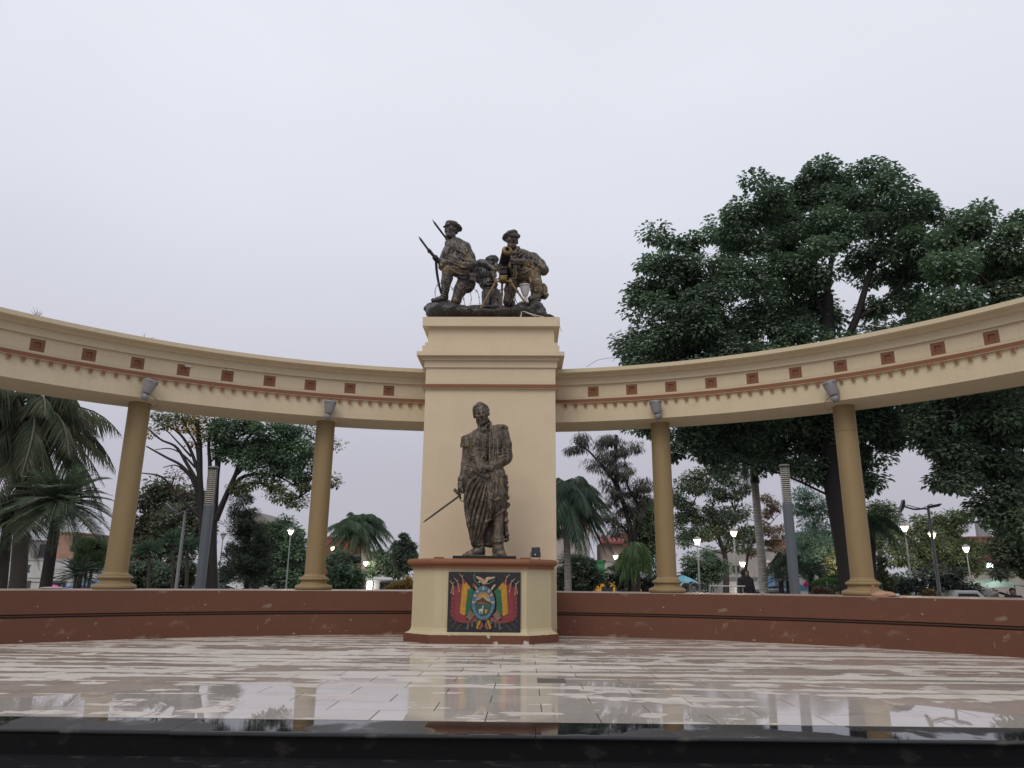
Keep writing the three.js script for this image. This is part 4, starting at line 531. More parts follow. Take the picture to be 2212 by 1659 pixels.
house('red_building', 'red fronted building right of the second column behind the warm lamp', 702, 764, 1160, 92, { color: [.28, .085, .055], trim: [.36, .12, .07], windows: [[1, 4.4, 1.2, 1.1], [.8, 1.2, 1.6, 1.6]], bands: [[4.0, .3, [.42, .36, .30]]] });
house('banded_building', 'cream and red banded building behind the small lamp left of the pillar', 774, 796, 1190, 86, { color: [.46, .38, .31], bands: [[1.4, 1.1, [.22, .06, .045]], [3.2, .12, [.3, .2, .15]], [2.75, .1, [.3, .2, .15]]], windows: [[.3, .1, .7, .9, 'door']] });
house('low_shop', 'low white shop with grey awning and one lit doorway left of the pillar', 790, 905, 1252, 82, { color: [.42, .41, .42], trim: [.5, .5, .52], windows: [[.15, .3, .6, 1.25, 'lit'], [1.6, .3, 1.0, 1.0], [3.4, .3, 1.2, 1.0], [5.0, .3, .9, 1.2, 'door']], awning: [1.75, [.40, .41, .43], 1.2] });
house('concrete_building', 'tall stained grey concrete building right of the pillar', 1196, 1273, 1117, 80, { color: [.40, .36, .34], trim: [.12, .11, .11], windows: [[.2, 6.1, 1.3, .8], [2.0, 2.6, .9, 1.2]] });
house('tiled_house', 'small house with a red tiled roof right of the concrete building', 1301, 1346, 1172, 78, { color: [.30, .23, .19], roof: 'tiles', rh: .8, roofColor: [.27, .085, .075], windows: [[1.3, 3.3, .55, .75]], depth: 6 });
house('red_block', 'plain red block behind the red tiled roof', 1342, 1374, 1152, 92, { color: [.22, .06, .05], trim: [.24, .07, .055] });
house('green_shop', 'narrow bright green shop front below the red tiled house', 1280, 1306, 1211, 70, { color: [.05, .22, .10], bands: [[1.55, .12, [.03, .10, .06]]], windows: [[.2, .1, .8, 1.1, 'door']], depth: 5 });
house('white_shop', 'white shop front with a dark awning next to the green shop', 1306, 1352, 1209, 70, { color: [.42, .39, .38], windows: [[.3, .1, .6, .9, 'door'], [1.2, .3, .6, .6]], bands: [[1.6, .06, [.2, .2, .2]]], awning: [1.3, [.14, .13, .13], .9], depth: 5 });
house('white_building', 'wide pale building behind the hooded person', 1568, 1690, 1186, 72, { color: [.36, .34, .33], trim: [.3, .28, .27], bands: [[1.95, .35, [.16, .15, .15]]], windows: [[.6, 2.6, .5, .5], [3.2, 2.4, .9, 1.0], [1.0, .2, .8, 1.0, 'lit'], [4.4, 2.4, .5, 1.1]] });
house('tiled_house', 'house with brown tiled roof behind the sparse rust brown tree', 1676, 1712, 1186, 84, { color: [.3, .27, .25], roof: 'tiles', rh: 1.1, roofColor: [.2, .09, .07], depth: 6 });
house('blue_shop', 'white shop with a bright blue sign band behind the arching cycad', 1737, 1792, 1216, 66, { color: [.38, .38, .39], bands: [[1.25, .5, [.03, .16, .25]]], windows: [[.3, .1, .8, .7], [1.3, .1, .6, .7]] });
house('green_building', 'grey green building behind the pale feathery tree', 1734, 1806, 1149, 96, { color: [.08, .13, .105], trim: [.1, .16, .13], windows: [[1.4, 4.2, 1.1, 1.1], [3.2, 4.2, 1.1, 1.1]] });
house('red_hall', 'large dull red hall at the far right', 2094, 2240, 1160, 90, { color: [.21, .062, .06], trim: [.24, .075, .07] });
house('cream_wall_building', 'long low cream wall in front of the red hall', 2088, 2250, 1229, 70, { color: [.38, .34, .31], trim: [.27, .25, .24], windows: [[1.6, 0.1, .8, 1.0, 'door']], depth: 4 });
house('corner_shop', 'small green roofed shop with a red sign right of the fourth column', 1908, 1958, 1276, 46, { color: [.42, .44, .42], roof: 'gable', rh: .55, roofColor: [.05, .1, .07], bands: [[.9, .28, [.26, .03, .04]]], windows: [[.2, .3, .4, .35, 'lit'], [.9, .2, .3, .4]], depth: 4 });
for (const [x, yt, d, w, lab] of [[2113, 1127, 240, 1.6, 'short left one of the pair of grey towers above the red hall'], [2121, 1112, 250, 2, 'taller right one of the pair of grey towers above the red hall']]) { const c = atd(x, yt, d), t = thing('tower', lab, 'tower', [c.x, GY, c.z]), h = c.y - GY; part('tower_shaft', uvBox(box(w, h, w, 0, h / 2, 0)), paintB([.3, .29, .31]), t); part('tower_cap', box(w * 1.1, .4, w * 1.1, 0, h + .1, 0), paintB([.24, .24, .26]), t); part('mast', bar(V(0, h, 0), V(0, h + 3, 0), .12, .05), poleM, t); }
// ---------------------------------------------------------------- stalls, vehicles and small things beyond the wall
function stall(label, x0, x1, yTop, d, canopy, o = {}) { // four posts, a sloping canopy and a counter
  const a = atd(x0, yTop, d), b = atd(x1, yTop, d), w = b.x - a.x, h = a.y - GY, t = thing('market_stall', label, 'stall', [(a.x + b.x) / 2, GY, CAM.z - d], 0, 'market stalls beyond the wall'), D = o.depth ?? 2;
  for (const [sx, sz] of [[-1, 0], [1, 0], [-1, -1], [1, -1]]) part('post', bar(V(sx * (w / 2 - .06), 0, sz * D), V(sx * (w / 2 - .06), h, sz * D), .03), poleM, t);
  const g = new THREE.PlaneGeometry(w + .2, D + .5, 10, 6), p = g.attributes.position; for (let i = 0; i < p.count; i++) p.setZ(i, .10 * Math.sin(p.getX(i) * 3) * .3 + .05 * Math.cos(p.getY(i) * 4) + (1 - Math.abs(p.getX(i)) / w * 2) * .22);
  g.rotateX(-Math.PI / 2 + .15).translate(0, h - .05, -D / 2); part('canopy', g, new THREE.MeshStandardMaterial({ color: L(...canopy), roughness: .7, side: THREE.DoubleSide }), t);
  part('counter', rbox(w * .9, .9, .6, 0, .45, -.4, .02), mat(o.counter ?? [.05, .045, .045]), t);
  if (o.back) part('back_cloth', box(w * .96, h * .8, .03, 0, h * .45, -D + .05), mat(o.back), t);
  return t;
}
stall('blue tarpaulin stall behind the cycad at the far left', 132, 224, 1263, 40, [.03, .10, .28], { counter: [.03, .06, .14] });
stall('dark kiosk with white roof between the grey lamp column and the cypress', 470, 514, 1263, 40, [.38, .38, .38], { counter: [.02, .02, .024], back: [.02, .02, .024] });
stall('blue canopy stall right of the third column', 1474, 1510, 1255, 46, [.05, .17, .26], { back: [.03, .03, .03] });
stall('stall with a bright blue sheet behind the low cycad', 1664, 1706, 1256, 44, [.03, .09, .22], { counter: [.03, .09, .22], back: [.03, .10, .26] });
stall('left dark stall with grey sloping roof at the far right', 2068, 2122, 1277, 40, [.32, .30, .28], { counter: [.05, .05, .055], back: [.035, .035, .04], depth: 2.6 });
stall('right dark stall under the green tarpaulin at the far right', 2128, 2178, 1277, 40, [.05, .05, .055], { counter: [.07, .07, .075], back: [.05, .05, .055], depth: 2.6 });
stall('long green tarpaulin canopy at the right edge', 2130, 2240, 1263, 46, [.05, .12, .09], { counter: [.04, .05, .05] });
function bus(label, px, py, d, c, len, turn) { // van-like bus seen from the side: rounded body, windows, wheels, tail light
  const q = atd(px, py, d), t = thing('bus', label, 'bus', [q.x, GY, q.z], turn), H = q.y - GY; const sh = new THREE.Shape(), l = len / 2; sh.moveTo(-l, .35); sh.lineTo(l, .35); sh.lineTo(l, H * .62); sh.quadraticCurveTo(l - .1, H * .95, l - .7, H); sh.lineTo(-l + .5, H); sh.quadraticCurveTo(-l, H * .98, -l, H * .75); sh.closePath();
  part('body', new THREE.ExtrudeGeometry(sh, { depth: 1.9, bevelEnabled: true, bevelSize: .08, bevelThickness: .08, bevelSegments: 3 }).translate(0, 0, -.95), mat(c, { roughness: .3 }), t);
  const n = Math.floor(len / 1.1); for (let i = 0; i < n; i++) part('window', rbox(.86, H * .3, .05, -l + .75 + i * (len - 1.3) / Math.max(1, n - 1), H * .66, 1.03, .04), glassD, t);
  for (const x of [-l * .62, l * .62]) { const w = part('wheel', new THREE.CylinderGeometry(.4, .4, .26, 20).rotateX(Math.PI / 2).translate(x, .4, .95), mat([.015, .015, .015]), t); part('rim', new THREE.CylinderGeometry(.2, .2, .28, 14).rotateX(Math.PI / 2).translate(x, .4, .955), mat([.3, .3, .3], { metalness: .6, roughness: .4 }), w); }
  part('tail_light', rbox(.08, .26, .16, -l - .06, H * .75, .8, .03), new THREE.MeshStandardMaterial({ color: L(.4, .02, .02), emissive: L(1, .08, .03), emissiveIntensity: 2.5 }), t); return t;
}
bus('yellow bus passing behind the fan palm left of the third column', 1346, 1258, 58, [.42, .22, .02], 4.4, .1);
function car(label, px, py, d, c, turn, pickup) {
  const q = atd(px, py, d), t = thing('parked_car', label, 'car', [q.x, GY, q.z], turn), H = Math.max(1.3, q.y - GY), sh = new THREE.Shape(); sh.moveTo(-2, .32); sh.lineTo(2, .32); sh.lineTo(2, H * .55); sh.quadraticCurveTo(1.7, H * .62, 1.1, H * .62); sh.lineTo(.55, H); sh.lineTo(pickup ? -.5 : -1.2, H); sh.lineTo(pickup ? -.75 : -1.8, H * .62); sh.lineTo(-2, H * .6); sh.closePath();
  part('body', new THREE.ExtrudeGeometry(sh, { depth: 1.5, bevelEnabled: true, bevelSize: .06, bevelThickness: .06, bevelSegments: 3 }).translate(0, 0, -.75), mat(c, { roughness: .25 }), t);
  const w = new THREE.Shape(); w.moveTo(.9, H * .64); w.lineTo(.48, H * .94); w.lineTo(pickup ? -.42 : -1.1, H * .94); w.lineTo(pickup ? -.58 : -1.45, H * .64); w.closePath(); part('window', new THREE.ExtrudeGeometry(w, { depth: 1.66, bevelEnabled: false }).translate(0, 0, -.83), glassD, t);
  for (const [x, z] of [[-1.25, .72], [1.25, .72], [-1.25, -.72], [1.25, -.72]]) part('wheel', new THREE.CylinderGeometry(.33, .33, .22, 18).rotateX(Math.PI / 2).translate(x, .33, z), mat([.015, .015, .015]), t);
}
car('white pickup parked in front of the dark stalls at the far right', 2062, 1281, 36, [.55, .56, .56], .15, true);
car('pale car half hidden behind the wall left of the right grey lamp column', 1680, 1279, 34, [.34, .38, .36], -.2);
for (const [x, lab] of [[1480, 'left one of two grey concrete rings right of the third column'], [1499, 'right one of two grey concrete rings right of the third column']]) { const c = atd(x, 1273, 30), t = thing('concrete_ring', lab, 'concrete ring', [c.x, c.y, c.z], 0, 'concrete rings'); part('ring', new THREE.LatheGeometry([[.17, -.25], [.215, -.25], [.215, .25], [.17, .25], [.17, -.25]].map(p => new THREE.Vector2(...p)), 28).rotateX(Math.PI / 2 - .2), mat([.33, .31, .30]), t); part('stand', box(.3, c.y - GY - .2, .4, 0, -(c.y - GY) / 2 - .1, 0), mat([.2, .19, .18]), t); }
{ // peach coloured dry leaf and rag left on the wall
  const c = polar(10.2, rad(38.9), WT), t = thing('crumpled_rag', 'crumpled peach coloured rag lying on the right wall beyond the fourth column', 'rag', [c.x, c.y, c.z]), r = rng(4);
  const g = new THREE.SphereGeometry(.13, 24, 16), p = g.attributes.position; for (let i = 0; i < p.count; i++) { const n = .75 + .6 * fbm(p.getX(i) * 14, p.getY(i) * 14, p.getZ(i) * 14, 3); p.setXYZ(i, p.getX(i) * n * 1.35, Math.max(0, p.getY(i) * n * .42 + .025), p.getZ(i) * n); } g.computeVertexNormals(); part('cloth', g, mat([.42, .25, .16]), t);
  const lf = new THREE.PlaneGeometry(.1, .2, 4, 6), q = lf.attributes.position; for (let i = 0; i < q.count; i++) { const v = q.getY(i) / .2 + .5; q.setX(i, q.getX(i) * Math.sin(Math.PI * Math.min(.96, v * .9 + .1))); q.setZ(i, .06 * v * v + Math.abs(q.getX(i)) * .4); } lf.computeVertexNormals(); part('leaf', lf.translate(-.17, .1, 0), new THREE.MeshStandardMaterial({ color: L(.40, .26, .17), side: THREE.DoubleSide }), t);
  part('paper', rbox(.09, .05, .07, .2, .025, .02, .02), mat([.35, .38, .42]), t);
}
for (const [x, y, z, lab] of [[90, 1273, 11.2, 'flat pale stone lying on the left wall at the far left'], [1660, 1288, 10.0, 'small white paint flake on the right wall below the pale palm trunk']]) { const q = at(x, y, -9.2), t = single('stone', new THREE.SphereGeometry(.1, 14, 8).scale(x < 100 ? 2.2 : .3, .22, .7), mat([.4, .36, .33]), lab, 'stone'); const a = Math.atan2(q.x, -q.z); t.position.copy(polar(z, a, WT + .015)); }
{ const c = atd(116, 1271, 36), t = thing('pink_parasol', 'small bright pink umbrella at wall height between the palm trunks', 'umbrella', [c.x, GY, c.z]), h = c.y - GY; part('canopy', lathe([[.45, h - .1], [.3, h + .06], [.12, h + .14], [.001, h + .17]], 8), new THREE.MeshStandardMaterial({ color: L(.62, .10, .34), side: THREE.DoubleSide }), t); part('pole', bar(V(0, 0, 0), V(0, h + .17, 0), .02), poleM, t); }
{ const c = atd(1745, 1283, 34), b = atd(1750, 1288, 34); const t = thing('pink_balloon', 'small bright pink balloon right of the right grey lamp column', 'balloon', [c.x, c.y, c.z]); part('skin', new THREE.SphereGeometry(.14, 18, 14).scale(1, 1.15, 1), mat([.6, .03, .22], { roughness: .25 }), t); part('knot', new THREE.ConeGeometry(.03, .05, 8).translate(0, -.18, 0), mat([.5, .03, .2]), t); part('string', bar(V(0, -.2, 0), V(.1, -(c.y - GY), 0), .004), mat([.5, .5, .5]), t); t.position.copy(atd(1741, 1262, 34)); }
// ---------------------------------------------------------------- cone uplights fixed to the beam above each column
const fixM = new THREE.MeshStandardMaterial({ map: plaster([.27, .265, .275], .12, 83, .4), roughness: .45 }), slotM = mat([.03, .03, .035]), cableM = mat([.10, .075, .05], { roughness: .6 });
const upLab = { '-2': 'grey cone uplight with looping cable above the leftmost column', '-1': 'grey cone uplight above the second column from the left', '1': 'grey cone uplight above the third column, cable over the column top', '2': 'grey cone uplight above the rightmost column' };
for (const [k, px, py, lean, cs] of [[-2, 321, 838, .22, 1], [-1, 712, 882, .05, 0], [1, 1417, 882, -.05, .8], [2, 1797, 842, -.2, -.8]]) {
  const a0 = [-.5735, -.309, .309, .6]; const q = at(px, py, -9), dir = q.clone().sub(CAM); // where the sight line meets the beam face
  const A = dir.x ** 2 + dir.z ** 2, B = 2 * (CAM.x * dir.x + CAM.z * dir.z), C = CAM.x ** 2 + CAM.z ** 2 - (RF - .17) ** 2, s = (-B + Math.sqrt(B * B - 4 * A * C)) / 2 / A, P = CAM.clone().addScaledVector(dir, s), ang = Math.atan2(P.x, -P.z);
  const t = thing('uplight', upLab[k], 'light', [P.x, P.y, P.z], -ang, 'uplights on the curved beam');
  const head = part('housing', lathe([[.01, -.105], [.066, -.10], [.074, -.092], [.090, -.045], [.117, .085], [.120, .09], [.121, .135], [.112, .15], [.1, .152], [.095, .13], [.001, .12]], 32), fixM, t); head.rotation.set(.10, 0, -lean);
  for (const y of [.096, .118]) for (let i = 0; i < 4; i++) part('vent_slot', new THREE.TorusGeometry(.1205, .0032, 5, 10, 1.15).rotateX(Math.PI / 2).rotateY(i * Math.PI / 2 + .1).translate(0, y, 0), slotM, head);
  part('bracket', [rbox(.10, .19, .05, .02 * Math.sign(k), -.085, -.12, .02), bar(V(.02 * Math.sign(k), -.13, -.12), V(.02 * Math.sign(k), -.13, -.01), .034, .03, 12), new THREE.SphereGeometry(.066, 18, 12).scale(1, 1, 1).translate(.03 * Math.sign(k), -.15, -.03), rbox(.13, .24, .02, .02 * Math.sign(k), -.08, -.155, .008)], fixM, t);
  if (cs) part('cable', tube([V(.04 * cs, -.12, .02), V(.15 * cs, -.20, .03), V(.17 * cs, -.29, .05), V(.09 * cs, -.36, .06), V(.0, -.32, .03), V(.01, -.22, -.03)], .006, 40, 6), cableM, t);
  else part('cable', tube([V(-.01, -.2, -.02), V(.0, -.25, 0), V(-.012, -.3, .01), V(0, -.34, -.02)], .006, 20, 6), cableM, t);
}
// ---------------------------------------------------------------- sculpture: joined distance fields meshed with surface nets
class Sculpt {
  constructor(frame) { this.P = frame.P; this.u = frame.u; this.prims = []; this.floor = -1e9; this.disp = null; }
  push(f, c, r, k, sub) { this.prims.push({ f, x: c.x, y: c.y, z: c.z, r, k, sub }); return this; }
  pt(a) { return a.isVector3 ? a : this.P(a[0], a[1], a[2] ?? 0); }
  cap(a, b, ra, rb = ra, k = 18, sub = false, k2) { // tapered capsule between two points (photo-zoom units)
    a = this.pt(a); b = this.pt(b); const u = this.u; ra *= u; rb *= u; k *= u; const dx = b.x - a.x, dy = b.y - a.y, dz = b.z - a.z, l2 = dx * dx + dy * dy + dz * dz || 1e-9;
    return this.push((x, y, z) => { const px = x - a.x, py = y - a.y, pz = z - a.z; let t = (px * dx + py * dy + pz * dz) / l2; t = t < 0 ? 0 : t > 1 ? 1 : t; const qx = px - dx * t, qy = py - dy * t, qz = pz - dz * t; return Math.sqrt(qx * qx + qy * qy + qz * qz) - (ra + (rb - ra) * t); }, a.clone().add(b).multiplyScalar(.5), Math.sqrt(l2) / 2 + Math.max(ra, rb), k, sub);
  }
  chain(pts, rs, k = 18, sub = false) { for (let i = 0; i + 1 < pts.length; i++) this.cap(pts[i], pts[i + 1], Array.isArray(rs) ? rs[i] : rs, Array.isArray(rs) ? rs[i + 1] : rs, k, sub); return this; }
  ell(c, rx, ry, rz, k = 20, q = null, sub = false) {
    c = this.pt(c); const u = this.u; rx *= u; ry *= u; rz *= u; k *= u; const m = q ? new THREE.Matrix4().makeRotationFromQuaternion(q.clone().invert()).elements : null, mn = Math.min(rx, ry, rz);
    return this.push((x, y, z) => { let px = x - c.x, py = y - c.y, pz = z - c.z; if (m) { const X = m[0] * px + m[4] * py + m[8] * pz, Y = m[1] * px + m[5] * py + m[9] * pz; pz = m[2] * px + m[6] * py + m[10] * pz; px = X; py = Y; } const ax = px / rx, ay = py / ry, az = pz / rz, k0 = Math.sqrt(ax * ax + ay * ay + az * az), bx = ax / rx, by = ay / ry, bz = az / rz, k1 = Math.sqrt(bx * bx + by * by + bz * bz); return k1 < 1e-6 ? -mn : k0 * (k0 - 1) / k1; }, c, Math.max(rx, ry, rz), k, sub);
  }
  box(c, hx, hy, hz, r, k = 8, q = null) { c = this.pt(c); const u = this.u; hx *= u; hy *= u; hz *= u; r *= u; k *= u; const m = q ? new THREE.Matrix4().makeRotationFromQuaternion(q.clone().invert()).elements : null;
    return this.push((x, y, z) => { let px = x - c.x, py = y - c.y, pz = z - c.z; if (m) { const X = m[0] * px + m[4] * py + m[8] * pz, Y = m[1] * px + m[5] * py + m[9] * pz; pz = m[2] * px + m[6] * py + m[10] * pz; px = X; py = Y; } const a = Math.abs(px) - hx + r, b = Math.abs(py) - hy + r, d = Math.abs(pz) - hz + r, A = Math.max(a, 0), B = Math.max(b, 0), D = Math.max(d, 0); return Math.sqrt(A * A + B * B + D * D) + Math.min(0, Math.max(a, b, d)) - r; }, c, Math.hypot(hx, hy, hz), k, false); }
  eval(list, x, y, z) {
    let d = 1e3; for (const p of list) { const e = p.f(x, y, z); if (p.sub) { const h = Math.max(p.k - Math.abs(d + e), 0) / (p.k || 1); d = Math.max(d, -e) + h * h * p.k * .25; } else if (d > 900) d = e; else { const h = Math.max(p.k - Math.abs(d - e), 0) / (p.k || 1); d = Math.min(d, e) - h * h * p.k * .25; } }
    return d;
  }
  // depth (in zoom units) of the front surface at a photo-zoom point
  surf(zx, zy, from = 260, to = -120) { for (let z = from; z > to; z -= 3) { const p = this.P(zx, zy, z); if (this.eval(this.prims, p.x, p.y, p.z) < 0) return z; } return to; }
  ridge(pts, r, k = 10, lift = 0, sub = false) { k *= .75; // a fold laid along the surface
    const q = new THREE.CatmullRomCurve3(pts.map(p => V(p[0], p[1], 0))).getPoints(pts.length * 4).map(p => [p.x, p.y, this.surf(p.x, p.y) + lift]); const n = q.length; this.chain(q, q.map((_, i) => r * (.45 + .75 * Math.sin(Math.PI * (i + .5) / n))), k, sub); return this; }
  mesh(cell) {
    const lo = V(1e9, 1e9, 1e9), hi = V(-1e9, -1e9, -1e9); for (const p of this.prims) if (!p.sub) { lo.min(V(p.x - p.r, p.y - p.r, p.z - p.r)); hi.max(V(p.x + p.r, p.y + p.r, p.z + p.r)); }
    lo.subScalar(cell * 3); hi.addScalar(cell * 3); lo.y = Math.max(lo.y, this.floor - cell * 3); const nx = Math.ceil((hi.x - lo.x) / cell) + 1, ny = Math.ceil((hi.y - lo.y) / cell) + 1, nz = Math.ceil((hi.z - lo.z) / cell) + 1, F = new Float32Array(nx * ny * nz).fill(1), B = 8, hd = B * cell * .87;
    for (let bz = 0; bz < nz; bz += B) for (let by = 0; by < ny; by += B) for (let bx = 0; bx < nx; bx += B) {
      const cx = lo.x + (bx + B / 2) * cell, cy = lo.y + (by + B / 2) * cell, cz = lo.z + (bz + B / 2) * cell, act = this.prims.filter(p => Math.hypot(p.x - cx, p.y - cy, p.z - cz) < p.r + hd + p.k + cell * 2); if (!act.some(p => !p.sub)) continue;
      const dc = this.eval(act, cx, cy, cz); if (dc < -hd - .05 - cell) { for (let z = bz; z < Math.min(nz, bz + B); z++) for (let y = by; y < Math.min(ny, by + B); y++) for (let x = bx; x < Math.min(nx, bx + B); x++) F[(z * ny + y) * nx + x] = Math.max(-1, this.floor - (lo.y + y * cell)); continue; }
      for (let z = bz; z < Math.min(nz, bz + B); z++) for (let y = by; y < Math.min(ny, by + B); y++) for (let x = bx; x < Math.min(nx, bx + B); x++) { const X = lo.x + x * cell, Y = lo.y + y * cell, Z = lo.z + z * cell; let d = this.eval(act, X, Y, Z); if (this.disp && Math.abs(d) < .08) d += this.disp(X, Y, Z); F[(z * ny + y) * nx + x] = Math.max(d, this.floor - Y); }
    }
    const id = new Int32Array(nx * ny * nz).fill(-1), pos = [], idx = [], sx = 1, sy = nx, sz = nx * ny, off = [0, sx, sy, sx + sy, sz, sx + sz, sy + sz, sx + sy + sz], E = [[0, 1], [2, 3], [4, 5], [6, 7], [0, 2], [1, 3], [4, 6], [5, 7], [0, 4], [1, 5], [2, 6], [3, 7]];
    for (let z = 0; z < nz - 1; z++) for (let y = 0; y < ny - 1; y++) for (let x = 0; x < nx - 1; x++) {
      const b = x + y * sy + z * sz; let m = 0; for (let i = 0; i < 8; i++) if (F[b + off[i]] < 0) m |= 1 << i; if (m === 0 || m === 255) continue;
      let ax = 0, ay = 0, az = 0, n = 0; for (const [p, q] of E) { const a = F[b + off[p]], c = F[b + off[q]]; if (a < 0 === c < 0) continue; const t = a / (a - c); ax += (p & 1) + ((q & 1) - (p & 1)) * t; ay += (p >> 1 & 1) + ((q >> 1 & 1) - (p >> 1 & 1)) * t; az += (p >> 2) + ((q >> 2) - (p >> 2)) * t; n++; }
      id[b] = pos.length / 3; pos.push(lo.x + (x + ax / n) * cell, lo.y + (y + ay / n) * cell, lo.z + (z + az / n) * cell);
    }
    const quad = (a, b, c, d, f) => f ? idx.push(a, b, c, a, c, d) : idx.push(a, c, b, a, d, c);
    for (let z = 1; z < nz - 1; z++) for (let y = 1; y < ny - 1; y++) for (let x = 1; x < nx - 1; x++) { const b = x + y * sy + z * sz, a = F[b] < 0; if (a !== F[b + sx] < 0) quad(id[b - sy - sz], id[b - sz], id[b], id[b - sy], a); if (a !== F[b + sy] < 0) quad(id[b - sx - sz], id[b - sx], id[b], id[b - sz], a); if (a !== F[b + sz] < 0) quad(id[b - sx - sy], id[b - sy], id[b], id[b - sx], a); }
    const g = new THREE.BufferGeometry(); g.setAttribute('position', new THREE.Float32BufferAttribute(pos, 3)); g.setIndex(idx); g.computeVertexNormals(); return g;
  }
}
const quat = (yaw, pitch = 0, roll = 0) => new THREE.Quaternion().setFromEuler(new THREE.Euler(pitch, yaw, roll, 'YXZ'));
// a head: C centre, h height from chin to crown (zoom units), q its turn
function head(s, C, h, q, o = {}) {
  const c = s.pt(C), u = s.u, W = (x, y, z) => V(x * h * u, y * h * u, z * h * u).applyQuaternion(q).add(c), E = (x, y, z, a, b, d, k = .06, sub = false, tilt) => s.ell(W(x, y, z), a * h, b * h, d * h, k * h, tilt ? q.clone().multiply(tilt) : q, sub), K = (a, b, r, r2 = r, k = .05, sub = false) => s.cap(W(...a), W(...b), r * h, r2 * h, k * h, sub), j = o.open ? -.05 : 0;
  E(0, .13, -.06, .345, .385, .43); E(0, -.12 + j / 2, .05, .275, .35, .30, .12); E(0, -.40 + j, .23, .12, .095, .10, .12);
  K([-.19, -.33 + j, -.02], [0, -.41 + j, .2], .10, .09, .1); K([.19, -.33 + j, -.02], [0, -.41 + j, .2], .10, .09, .1);
  for (const e of [-1, 1]) { E(e * .19, -.08, .22, .09, .075, .10, .08); E(e * .135, .005, .375, .09, .058, .085, .05, true); E(e * .13, .0, .275, .062, .056, .062, .015); K([e * .045, .055, .36], [e * .2, .065, .30], .03, .026, .035); K([e * .065, .03, .345], [e * .19, .028, .305], .012, .012, .012); E(e * .345, -.02, -.04, .045, .125, .085, .03); E(e * .375, -.01, -.02, .03, .07, .045, .02, true); K([e * .085, -.12, .345], [e * .145, -.25 + j, .285], .022, .02, .05); }
  K([0, .08, .345], [0, -.10, .425], .036, .058, .05); for (const e of [-1, 1]) E(e * .05, -.125, .375, .042, .036, .045, .03);
  if (o.open) { E(0, -.265, .35, .092, .105, .13, .03, true); K([-.10, -.205, .33], [.10, -.205, .33], .030, .03, .02); K([-.085, -.35, .315], [.085, -.35, .315], .034, .034, .02); E(0, -.30, .25, .06, .035, .06, .02); }
  else { K([-.095, -.235, .325], [0, -.222, .362], .026, .03, .02); K([.095, -.235, .325], [0, -.222, .362], .026, .03, .02); K([-.07, -.285, .33], [.07, -.285, .33], .034, .034, .02); K([-.11, -.257, .345], [.11, -.257, .345], .012, .012, .01, true); }
  if (o.neck) s.cap(W(0, -.28, -.08), o.neck, .19 * h, o.neckR ?? .24 * h, .08 * h);
  if (o.hair) { const r = rng(o.hair); for (let i = 0; i < 90; i++) { const a = r() * 6.283, e = .12 + 1.4 * r(), x = Math.cos(a) * Math.cos(e), z = Math.sin(a) * Math.cos(e), y = Math.sin(e); if (z > .35 && y < .6) continue; const p = [x * .345, .13 + y * .39, -.06 + z * .43], t = [p[0] + (r() - .3) * .13, p[1] - .02 - .10 * r(), p[2] + (r() - .4) * .13]; K(p, t, .03 + .016 * r(), .016, .012); } for (const e of [-1, 1]) for (let i = 0; i < 5; i++) K([e * (.325 + .02 * r()), .14 - i * .05, .08 + .05 * r()], [e * .335, .06 - i * .05, .03 + .08 * r()], .032, .02, .015); K([-.22, .36, .24], [.02, .47, .18], .045, .05, .02); K([-.1, .40, .26], [.14, .44, .2], .035, .04, .015); K([.08, .44, .2], [.25, .28, .22], .045, .03, .02); }
  if (o.cap) { E(0, .24, -.02, .40, .14, .46, .04); E(o.capx ?? .02, .36, -.14, .49, .22, .56, .07, false, new THREE.Quaternion().setFromEuler(new THREE.Euler(-.16, 0, o.captilt ?? -.08))); E(0, .15, .38, .27, .032, .16, .03, false, new THREE.Quaternion().setFromEuler(new THREE.Euler(.38, 0, 0))); const r = rng(o.cap); for (let i = 0; i < 9; i++) { const a = r() * 6.283; K([Math.cos(a) * .12, .53, -.1 + Math.sin(a) * .12], [Math.cos(a) * .45, .36, -.14 + Math.sin(a) * .51], .03, .06, .06); } K([-.38, .20, .14], [0, .23, .45], .035, .035, .02); K([.38, .20, .14], [0, .23, .45], .035, .035, .02); }
}
// a hand closed round something: wrist, knuckle line from a to b, where the fingertips end
function fist(s, wrist, a, b, tipDir, thumb, r = 11) {
  const A = s.pt(a), B = s.pt(b), Wp = s.pt(wrist), T = V(...tipDir).multiplyScalar(s.u), m = A.clone().lerp(B, .5), ax = B.clone().sub(A).normalize();
  s.cap(Wp, m, r * 1.9, r * 1.5, 14); s.cap(A, B, r * 1.35, r * 1.25, 10); s.cap(Wp.clone().lerp(A, .5), A, r * 1.3, r * 1.1, 10); s.cap(Wp.clone().lerp(B, .5), B, r * 1.3, r * 1.1, 10);
  for (let i = 0; i < 4; i++) { const k = A.clone().lerp(B, i / 3), f = [.88, 1, .95, .75][i], p1 = k.clone().addScaledVector(T, .55 * f).add(V(0, 0, .012)), p2 = k.clone().addScaledVector(T, f).add(V(0, 0, -.016 * f)); s.cap(k, p1, r * .98, r * .85, 3); s.cap(p1, p2, r * .85, r * .7, 3); }
  const t = s.pt(thumb), mid = Wp.clone().lerp(A, .55).lerp(t, .4); s.cap(Wp.clone().lerp(A, .4), mid, r * 1.2, r, 6); s.cap(mid, t, r, r * .75, 3);
}
